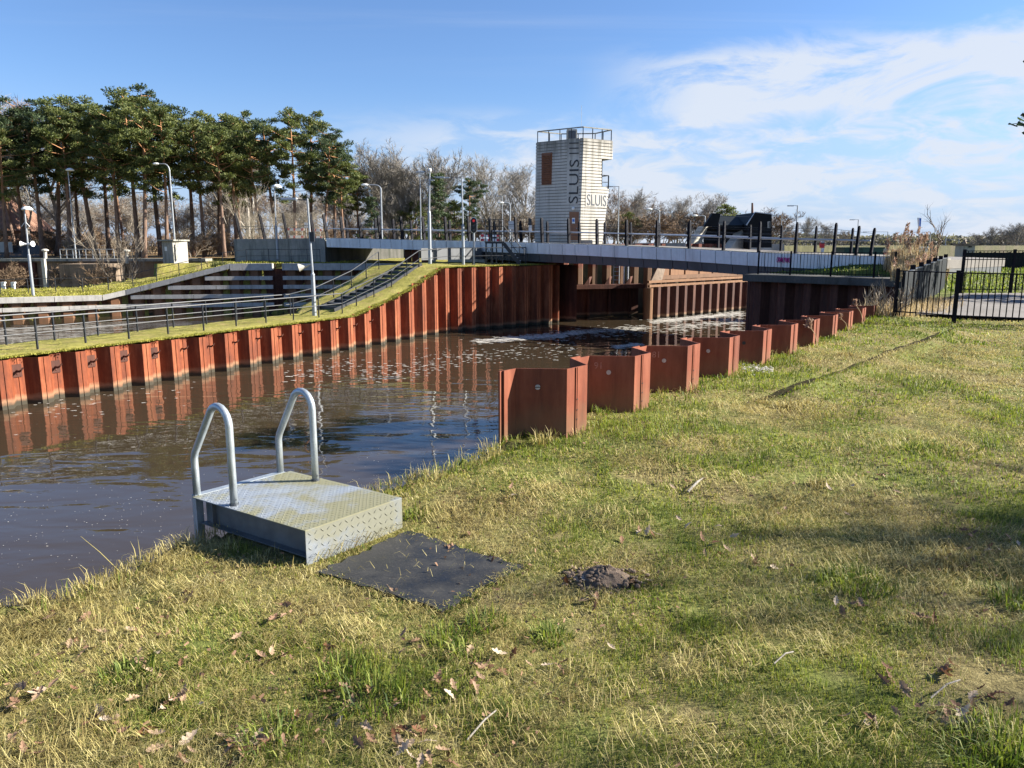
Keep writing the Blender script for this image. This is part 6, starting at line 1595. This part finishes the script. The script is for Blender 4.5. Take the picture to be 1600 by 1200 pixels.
# matted swirls of long dead grass
def swirl(px, py, n, rad, hmin=.08, hmax=.19):
    q = P(px, py, .08); a0 = GR.uniform(0, 6.28); a = GR.uniform(0, 6.28, n); r = rad * np.sqrt(GR.random(n)); x = q.x + np.cos(a) * r * 1.5; y = q.y + np.sin(a) * r
    k = ~in_poly(x, y, MATP) & ~in_poly(x, y, PLATP) & (sdist(x, y) > .02); x, y, r = x[k], y[k], r[k]; n = len(x)
    z = gz(x, y) + .035 * np.maximum(0, 1 - r / rad) * GR.random(n); SETS['dry_grass'].append(blades(x, y, z, GR.uniform(hmin, hmax, n), (.0016 + .0005 * y) * GR.uniform(.7, 1.3, n), np.clip(GR.normal(1.0, .13, n), .6, 1.13), a0 + (x - q.x) / rad * .8 + GR.normal(0, .75, n)))
for px, py, n, rad in ((60, 985, 420, .22), (150, 960, 420, .22), (300, 900, 300, .16), (240, 1050, 240, .14), (100, 1130, 420, .2), (330, 1100, 260, .15), (420, 980, 200, .12), (760, 1120, 260, .2), (1000, 870, 260, .2), (1080, 745, 300, .3), (1110, 700, 300, .3), (1230, 650, 500, .4), (1190, 640, 400, .4), (1320, 575, 500, .5), (1400, 870, 420, .3), (1480, 855, 520, .34), (1530, 880, 420, .3), (1250, 800, 300, .3), (1180, 870, 300, .25), (1330, 760, 260, .3), (1430, 700, 300, .4), (960, 800, 240, .2), (860, 770, 220, .2), (690, 790, 160, .14), (900, 1050, 260, .18), (1100, 1010, 260, .2), (1250, 960, 260, .2), (1050, 1150, 260, .2), (1300, 1120, 220, .2), (560, 960, 150, .1), (1500, 1120, 240, .18), (980, 720, 240, .3), (1290, 700, 260, .35), (1500, 650, 300, .5), (1420, 600, 300, .6), (1550, 560, 300, .6)): swirl(px, py, int(n * .9), rad, .05, .14)
for k in range(60):       # long straws lying on the apron foot and across the mat
    q = pp(GR.uniform(0, W1), -GR.uniform(.005, .06), 0); SETS['dry_grass'].append(blades(np.array([q.x]), np.array([q.y]), np.array([.018]), np.array([GR.uniform(.06, .16)]), np.array([.003]), np.array([1.12]), np.array([math.atan2(e1.y, e1.x) + GR.normal(0, .35)])))
for k in range(46):
    q = lerp(lerp(mc[0], mc[1], GR.random()), lerp(mc[3], mc[2], GR.random()), GR.random()); SETS['dry_grass'].append(blades(np.array([q.x]), np.array([q.y]), np.array([.016]), np.array([GR.uniform(.03, .10)]), np.array([.0026]), np.array([1.13]), np.array([GR.uniform(0, 6.28)])))
MN = {'green_grass': 'blade_green', 'dry_grass': 'blade_dry', 'moss_grass': 'blade_moss'}
for key, lst in SETS.items():
    off = 0; vs, fs = [], []
    for v, f in lst: vs.append(v); fs.append(f + off); off += len(v)
    vs = np.concatenate(vs); fs = np.concatenate(fs)
    o = mesh_obj(key, np_mesh(key, vs, 3, len(fs) // 3, fs, M[MN[key]]), None); tag(o, {'green_grass': 'green blades of grass in patches over the near bank', 'dry_grass': 'pale flattened straw between the green grass on the near bank', 'moss_grass': 'short mossy yellow green turf of the near bank'}[key], 'grass', kind='stuff')
# grass fringe on the canal strip, the mossy slope and the meadow
vs, fs, off = [], [], 0
def add_b(b_):
    global off
    vs.append(b_[0]); fs.append(b_[1] + off); off += len(b_[0])
N = 60000; ss = GR.uniform(s_of_y(16), lw_len - .3, N); X_, Y_, Z_ = [], [], []
for s in ss:
    (x, y), d = lw_at(s); w_ = strip_w(y); v = GR.uniform(-.16, w_) if GR.random() < .5 else GR.normal(-.02, .14); X_.append(x - d[1] * v); Y_.append(y + d[0] * v); Z_.append(lw_top(y) + .03 + (.06 * math.sin(min(1, max(0, v) / 4) * 3.1) if 37 < y < 45 else 0))
X_, Y_, Z_ = map(np.array, (X_, Y_, Z_)); add_b(blades(X_, Y_, Z_, GR.uniform(.03, .10, N), GR.uniform(.012, .03, N), np.clip(GR.normal(.6, .3, N), .1, 1.1), GR.uniform(0, 6.28, N)))
N = 16000; X_ = GR.uniform(-44, -12, N); fy = np.interp(X_, [p[0] for p in WL], [p[1] for p in WL]); Y_ = fy + .4 + np.abs(GR.normal(0, 3, N)); k = left_h(X_, Y_) > -2.2; X_, Y_ = X_[k], Y_[k]; N = len(X_)
add_b(blades(X_, Y_, left_h(X_, Y_) - .02, GR.uniform(.06, .2, N), GR.uniform(.04, .07, N), np.clip(GR.normal(.6, .3, N), .1, 1.1), GR.uniform(0, 6.28, N)))
V = np.concatenate(vs); F = np.concatenate(fs); o = mesh_obj('strip_grass', np_mesh('strip_grass', V, 3, len(F) // 3, F, M['blade_moss']), None); tag(o, 'mossy grass fringe along the canal strip and slope', 'grass', kind='stuff')
vs, fs, off = [], [], 0
N = 30000; X_ = GR.uniform(10, 34, N); Y_ = GR.uniform(24.6, 46, N); k = (sdist(X_, Y_) > .1) & (X_ < Y_ * .72); X_, Y_ = X_[k], Y_[k]; N = len(X_)
add_b(blades(X_, Y_, gz(X_, Y_, False) - .02, GR.uniform(.06, .2, N), GR.uniform(.03, .06, N), np.clip(GR.normal(.6, .3, N), .1, 1.1), GR.uniform(0, 6.28, N)))
for k in range(9): pass
V = np.concatenate(vs); F = np.concatenate(fs); o = mesh_obj('meadow_grass', np_mesh('meadow_grass', V, 3, len(F) // 3, F, M['blade_green']), None); tag(o, 'bright green meadow grass behind the black fences', 'grass', kind='stuff')
vs, fs, off = [], [], 0
N = 2200; t = GR.random(N); X_ = 8.7 + 3.2 * t + GR.uniform(0, .9, N); Y_ = 17.3 + 4.6 * t + GR.normal(0, .25, N); add_b(blades(X_, Y_, gz(X_, Y_, False), GR.uniform(.08, .45, N) * (1 - .5 * t), GR.uniform(.008, .016, N), np.clip(GR.normal(.45, .25, N), .05, 1), GR.uniform(0, 6.28, N)))
N = 1400; X_ = GR.uniform(7.7, 8.75, N); Y_ = GR.uniform(16.6, 17.9, N); add_b(blades(X_, Y_, gz(X_, Y_, False), GR.uniform(.1, .5, N), GR.uniform(.008, .014, N), np.clip(GR.normal(.4, .25, N), .05, 1), GR.uniform(0, 6.28, N)))
V = np.concatenate(vs); F = np.concatenate(fs); o = mesh_obj('weedy_growth', np_mesh('weedy_growth', V, 3, len(F) // 3, F, M['blade_reed']), None); tag(o, 'dry weeds at the foot of the slate panels and fence', 'dry weeds', kind='stuff')

# ================================================================ REEDS AND BRUSH
def reed_clump(name, label, cx_, cy_, z0, n, rx, ry, hmin, hmax, plume=.35, w=.02, cat='reeds'):
    t = thing(name, (cx_, cy_, z0), label, cat); a = GR.uniform(0, 6.28, n); r = np.sqrt(GR.random(n)); x = cx_ + np.cos(a) * r * rx; y = cy_ + np.sin(a) * r * ry; h = GR.uniform(hmin, hmax, n) * (1 - .35 * r)
    az = GR.uniform(0, 6.28, n); ln = np.clip(np.abs(GR.normal(.12, .1, n)), 0, .5); v, f = blades(x, y, np.full(n, z0), h, np.full(n, w), ln, az)
    v2, f2 = blades(np.repeat(x, 3), np.repeat(y, 3), z0 + np.repeat(h, 3) * GR.uniform(.1, .6, 3 * n), GR.uniform(.25, .6, 3 * n), np.full(3 * n, w * .9), np.clip(GR.normal(.5, .25, 3 * n), .1, 1.1), GR.uniform(0, 6.28, 3 * n))
    V = np.concatenate([v, v2]) - np.array([cx_, cy_, z0]); F = np.concatenate([f, f2 + len(v)]); mesh_obj('stems', np_mesh('stems', V, 3, len(F) // 3, F, M['blade_reed']), None, t)
    if plume > 0:
        tip = v.reshape(n, 5, 3)[:, 4]; sel = GR.random(n) < plume; tp2 = tip[sel]; k = len(tp2); m = 46; q = np.repeat(tp2, m, 0); u = GR.random(len(q))
        cc = q + np.stack([GR.normal(0, .035, len(q)), GR.normal(0, .035, len(q)), -.04 + u * .30], 1) * np.array([1, 1, 1]); cc[:, :2] += (GR.normal(0, .05, (k, 2)).repeat(m, 0)) * u[:, None]
        nn = GR.normal(0, .5, (len(q), 3)) + [0.3, 0, 1]; sv_ = slivers(cc, nn, .11, .03, GR) - np.array([cx_, cy_, z0]); mesh_obj('plumes', np_mesh('plumes', sv_, 4, len(cc), np.arange(len(sv_)), M['plume']), None, t)
p = D(1422, 412, 33.5); reed_clump('reed_clump', 'tall clump of dry reeds with feathery plumes between the grass mound and the fence', p.x, 33.5, .55, 420, 1.05, .8, 1.1, 2.35, .12, .022)
p = D(1438, 412, 30.5); reed_clump('reed_clump', 'lower fringe of dry reeds behind the slate panel fence', p.x, 30.5, .45, 300, 1.1, .7, .5, 1.2, .08, .02)
BR = bare_proto(71, 1.3, .45, stems=14, kids=(4, 3, 2, 2), lv=1, first=.3, r0=.012, bark='pale_bark', twigmat='pale_bark', up=1.6, twigs=4)
p = P(1386, 500, .25); add_tree('dry_brush', BR, Vector((p.x + .1, p.y + .3, .2)), .85, 0, 'thicket of pale dry stems between the last steel pile and the black fence', 'brush', None, ('stems', 'twigs'))
for px, pyb, pyt, Yd, lb in ((1272, 545, 508, 12.4, 'bent reed stalk with a fluffy white head before the rusty piles'), (1320, 520, 496, 14.4, 'short reed stalk by the farther rusty piles, left of two thin ones'), (1344, 512, 474, 15.2, 'tall thin reed stalk by the farther rusty piles')):
    b, tpt = D(px + 6, pyb, Yd), D(px - 8, pyt, Yd); b.z = float(gz(b.x, b.y)); t = thing('reed_stalk', b, lb, 'reed', 'single reed stalks by the piles')
    build('stem', MB().tube([b, lerp(b, tpt, .55) + Vector((.03, 0, .02)), tpt], [.006, .005, .004], 5), M['blade_reed'], t)
    n = 160; cc = np.array(tpt) + np.stack([GR.normal(0, .03, n), GR.normal(0, .03, n), GR.uniform(-.05, .13, n)], 1) * (.8 if px == 1272 else .5); sv_ = slivers(cc, GR.normal(0, .5, (n, 3)) + [-.2, 0, .8], .05, .016, GR) - np.array(b)
    mesh_obj('seed_head', np_mesh('seed_head', sv_, 4, n, np.arange(len(sv_)), M['plume']), None, t)

# ================================================================ SMALL THINGS ON THE GRASS
def leaf_mesh(seed):
    rnd = random.Random(seed); n = 13; L = .085; left, right = [], []
    for i in range(n):
        u = i / (n - 1); w = .022 * math.sin(math.pi * min(1, u * .95 + .06)) ** .8 * (.62 + .55 * u) * (1.0 if i % 3 else .52)
        x = (u - .5) * L; left.append((x, w * rnd.uniform(.8, 1.2))); right.append((x, -w * rnd.uniform(.8, 1.2)))
    cu, cv = rnd.uniform(4, 14) * rnd.choice((-1, 1, 1)), rnd.uniform(8, 30); tw = rnd.uniform(-6, 6)
    f = lambda x, y: (x, y, cv * y * y + cu * x * x * .6 + tw * x * y + .004)
    mid = [f(x, 0) for x, _ in left]; V = [f(*p) for p in left] + mid + [f(*p) for p in right]; F = []
    for i in range(n - 1): F += [(i, i + 1, n + i + 1, n + i), (n + i, n + i + 1, 2 * n + i + 1, 2 * n + i)]
    V += [f(-L / 2, .0008), f(-L / 2 - .022, .0008), f(-L / 2 - .022, -.0008), f(-L / 2, -.0008)]; b = 3 * n; F.append((b, b + 1, b + 2, b + 3))
    me = bpy.data.meshes.new('oak_leaf'); me.from_pydata(V, [], F); me.materials.append(M['leaf']); return me
LM = [leaf_mesh(i) for i in range(7)]
lpos = []
for px, py, n, sp in ((955, 1005, 1, 0), (770, 1030, 7, 26), (695, 1065, 6, 20), (640, 995, 4, 18), (545, 1085, 6, 26), (275, 1090, 5, 18), (350, 1150, 8, 36), (375, 1165, 5, 25), (190, 1130, 6, 40), (60, 1080, 5, 30), (30, 1085, 4, 22), (130, 980, 5, 36), (110, 990, 4, 30), (230, 1015, 4, 26), (400, 1015, 4, 26), (610, 1165, 7, 40), (640, 1140, 4, 20), (690, 1170, 3, 20), (1390, 1055, 2, 12), (1420, 1075, 2, 10), (1480, 1045, 3, 14), (1500, 1110, 8, 26), (1540, 1090, 5, 22), (1445, 970, 2, 8), (1360, 1115, 3, 20), (1490, 830, 4, 26), (1540, 860, 4, 26), (1140, 860, 4, 30), (1190, 870, 3, 20), (300, 925, 3, 14), (455, 960, 3, 20), (520, 1000, 2, 14), (905, 890, 3, 22), (985, 905, 3, 14), (930, 930, 3, 12), (800, 780, 3, 18), (1080, 760, 3, 20), (1380, 770, 3, 26), (1270, 790, 4, 30), (1100, 830, 3, 24), (880, 1030, 2, 12), (20, 1160, 4, 26), (240, 1190, 5, 30), (470, 1120, 3, 24), (700, 860, 2, 40), (620, 920, 1, 5), (1010, 830, 4, 26), (1330, 950, 3, 18)):
    for _ in range(int(n * 1.5 + .5) if n > 1 else n): lpos.append((px + random.gauss(0, sp), py + random.gauss(0, sp * .45)))
first = None
for i, (px, py) in enumerate(lpos):
    q = P(px, min(py, 1230), .03); zz = float(gz(q.x, q.y))
    if sdist(np.array([q.x]), np.array([q.y]))[0] < .02: continue
    o = bpy.data.objects.new('oak_leaf', LM[i % 7]); C.objects.link(o); o.location = (q.x, q.y, zz + random.uniform(.012, .032)); s_ = random.uniform(.55, .98); o.scale = (s_, s_, s_)
    o.rotation_euler = (random.gauss(0, .45), random.gauss(0, .45), random.uniform(0, 6.28)); tag(o, 'dry curled oak leaf lying in the grass of the near bank', 'leaf', 'fallen oak leaves')
# crumbs of leaf litter and straw, too many to count
N = 5200; x = GR.uniform(-3.2, 6.5, N); y = 1.6 + 8 * GR.random(N) ** 1.5; k = (np.abs(x) < y * .72 + .8) & (sdist(x, y) > .03) & ~in_poly(x, y, PLATP) & (fbm(x, y, 1.1, 60) > .46); x, y = x[k], y[k]; n = len(x)
cc = np.stack([x, y, gz(x, y) + GR.uniform(.012, .035, n)], 1); sv_ = slivers(cc, GR.normal(0, 1, (n, 3)) * [1, 1, .25], .022, .013, GR); tag(mesh_obj('leaf_litter', np_mesh('leaf_litter', sv_, 4, n, np.arange(len(sv_)), M['leaf']), None), 'crumbled brown leaf litter scattered through the near grass', 'leaf litter', kind='stuff')
# low wood along the horizon, read as one mass
N = 26000; t = GR.random(N); px_ = 1180 + t * 560; dist = GR.uniform(260, 330, N); hh = 2.2 + 3.2 * fbm(px_, px_ * 0, .022, 3) + 3.5 * np.clip((px_ - 1500) / 60, 0, 1) * vnoise(px_, px_ * 0, .05, 8)
x = (px_ - 800) / 1200 * dist; cc = np.stack([x, dist, .4 + hh * 1.15 * GR.random(N) ** .8], 1); sv_ = slivers(cc, GR.normal(0, 1, (N, 3)) + [0, 0, .4], 1.5, .55, GR)
tag(mesh_obj('distant_wood', np_mesh('distant_wood', sv_, 4, N, np.arange(len(sv_)), M['far_wood']), None), 'low hazy wood along the horizon at the right', 'wood', kind='stuff')
# dark brown ribbon laid along the diagonal line over the lawn
rb_ = MB(); ra, rc = LAWN_LINE; NR = 90; rg = random.Random(2)
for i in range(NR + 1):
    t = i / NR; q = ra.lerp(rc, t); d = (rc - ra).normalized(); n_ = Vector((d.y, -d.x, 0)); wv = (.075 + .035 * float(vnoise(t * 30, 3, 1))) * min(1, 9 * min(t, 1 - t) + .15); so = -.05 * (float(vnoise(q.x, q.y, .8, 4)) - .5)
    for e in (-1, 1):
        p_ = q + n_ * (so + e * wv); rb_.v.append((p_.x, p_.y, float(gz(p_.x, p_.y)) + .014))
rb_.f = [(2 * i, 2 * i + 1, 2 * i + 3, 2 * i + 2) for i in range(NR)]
M['strip_brown'] = simple('dark_strip_brown', (0.032, 0.028, 0.012), 0.95, 0, 0.6, 25, 0.6, spec=0.05)
tag(build('dark_strip', rb_, M['strip_brown'], loc=ra), kind='structure')
# molehill
mh = MB(); rg = random.Random(8)
R_, S_ = 9, 22
for i in range(R_ + 1):
    for j in range(S_):
        r = .145 * i / R_; a = 2 * math.pi * j / S_; x, y = MOLE.x + math.cos(a) * r * 1.35, MOLE.y + math.sin(a) * r; z = float(gz(x, y)) - .01 + .09 * math.cos(min(1, i / R_) * math.pi / 2) ** 1.2 + rg.uniform(-.008, .012) * (i < R_)
        mh.v.append((x, y, z))
for i in range(R_):
    for j in range(S_): mh.f.append((i * S_ + j, (i + 1) * S_ + j, (i + 1) * S_ + (j + 1) % S_, i * S_ + (j + 1) % S_))
for k in range(90):
    a = rg.uniform(0, 6.28); r = .19 * math.sqrt(rg.random()); x, y = MOLE.x + math.cos(a) * r * 1.4, MOLE.y + math.sin(a) * r; s_ = rg.uniform(.006, .02); mh.sphere((x, y, float(gz(x, y)) + .06 * math.cos(min(1, r / .17) * 1.57) + s_ * .4), s_, 6, 4, (1, rg.uniform(.6, 1), rg.uniform(.5, .9)))
M['earth'] = simple('crumbly_earth', (0.135, 0.098, 0.07), 0.95, 0, 0.4, 30, 0.5)
tag(build('molehill', mh, M['earth'], loc=(MOLE.x, MOLE.y, 0)), 'small crumbly brown molehill in the grass right of the rubber mat', 'molehill')
for px0, py0, px1, py1, lb in ((1075, 770, 1100, 755, 'pale broken stick lying in the flattened grass, thickest one'), (1455, 1085, 1500, 1062, 'thin grey twig lying in the shade at the lower right'), (1210, 1030, 1240, 1012, 'pair of crossed thin straws in the middle of the lawn'), (730, 1145, 775, 1105, 'long curved pale straw on the lawn bottom centre')):
    a, b = P(px0, py0, .05), P(px1, py1, .05); a.z = float(gz(a.x, a.y)) + .03; b.z = float(gz(b.x, b.y)) + .04
    o = build('stick', MB().tube([a, lerp(a, b, .5) + Vector((.01, .01, .015)), b], [.009 if px0 == 1075 else .0035] * 2 + [.003], 6), M['grey_bark'], loc=a); tag(o, lb, 'stick')
tall_s = thing('grass_stalk', P(185, 893, 0), 'single long pale grass stalk leaning over the water at the bank edge', 'grass stalk')
a = P(187, 893, 0); b = D(126, 838, a.y + .05); build('stalk', MB().tube([a, lerp(a, b, .5) + Vector((0, 0, .01)), b], [.0028, .0022, .001], 5), M['blade_dry'], tall_s)
wd = MB(); rg = random.Random(12)
for k in range(120):
    q = P(rg.uniform(1160, 1207), 583 + rg.gauss(0, 2.2), .17); q.z = float(gz(q.x, q.y)) + rg.uniform(0, .05); wd.sphere(q, rg.uniform(.008, .022), 6, 4, (1.3, 1, .6))
tag(build('foam_heap', wd, M['foam'], loc=P(1183, 583, .17)), 'white frothy heap at the foot of the rusty piles', 'foam')
# ================================================================ FOAM ON THE WATER
fm = MB(); rg = random.Random(17)
def blob(px, py, r, el=2.2):
    q = P(px, py, WAT + .004 + .03 * rg.random()); n = 8; pts = []
    for j in range(n): a = 2 * math.pi * j / n; rr = r * rg.uniform(.55, 1.15); pts.append((q.x + math.cos(a) * rr * el, q.y + math.sin(a) * rr * 1.3, q.z))
    fm.add(pts, [tuple(range(n))])
def streak(x0, y0, x1, y1, n, sp, r0, r1):
    for _ in range(n):
        t = rg.random(); blob(lerp(x0, x1, t) + rg.gauss(0, 5), lerp(y0, y1, t) + rg.gauss(0, sp), rg.uniform(r0, r1) * rg.random() ** .7 + .02)
streak(745, 534, 905, 520, 520, 2.2, .02, .11); streak(780, 530, 880, 524, 420, 1.5, .02, .12); streak(890, 520, 1010, 512, 420, 2.0, .02, .11); streak(960, 542, 1000, 538, 160, 1.5, .02, .10); streak(1020, 503, 1160, 489, 800, 1.8, .03, .15); streak(1050, 512, 1160, 500, 400, 3.5, .02, .11)
streak(860, 524, 1100, 512, 300, 5, .02, .09); streak(560, 585, 720, 560, 200, 10, .008, .045); streak(440, 585, 560, 570, 110, 8, .008, .045); streak(20, 640, 300, 600, 70, 14, .01, .035); streak(720, 560, 900, 540, 200, 8, .01, .05); streak(1140, 497, 1160, 520, 40, 4, .05, .2)
for _ in range(800): blob(rg.uniform(0, 760), rg.uniform(650, 930) if rg.random() < .6 else 790 + rg.gauss(0, 40), rg.uniform(.003, .010), 1.5)
tag(build('water_foam', fm, M['foam']), 'white froth flecks and streaks drifting on the canal', 'foam', kind='stuff')
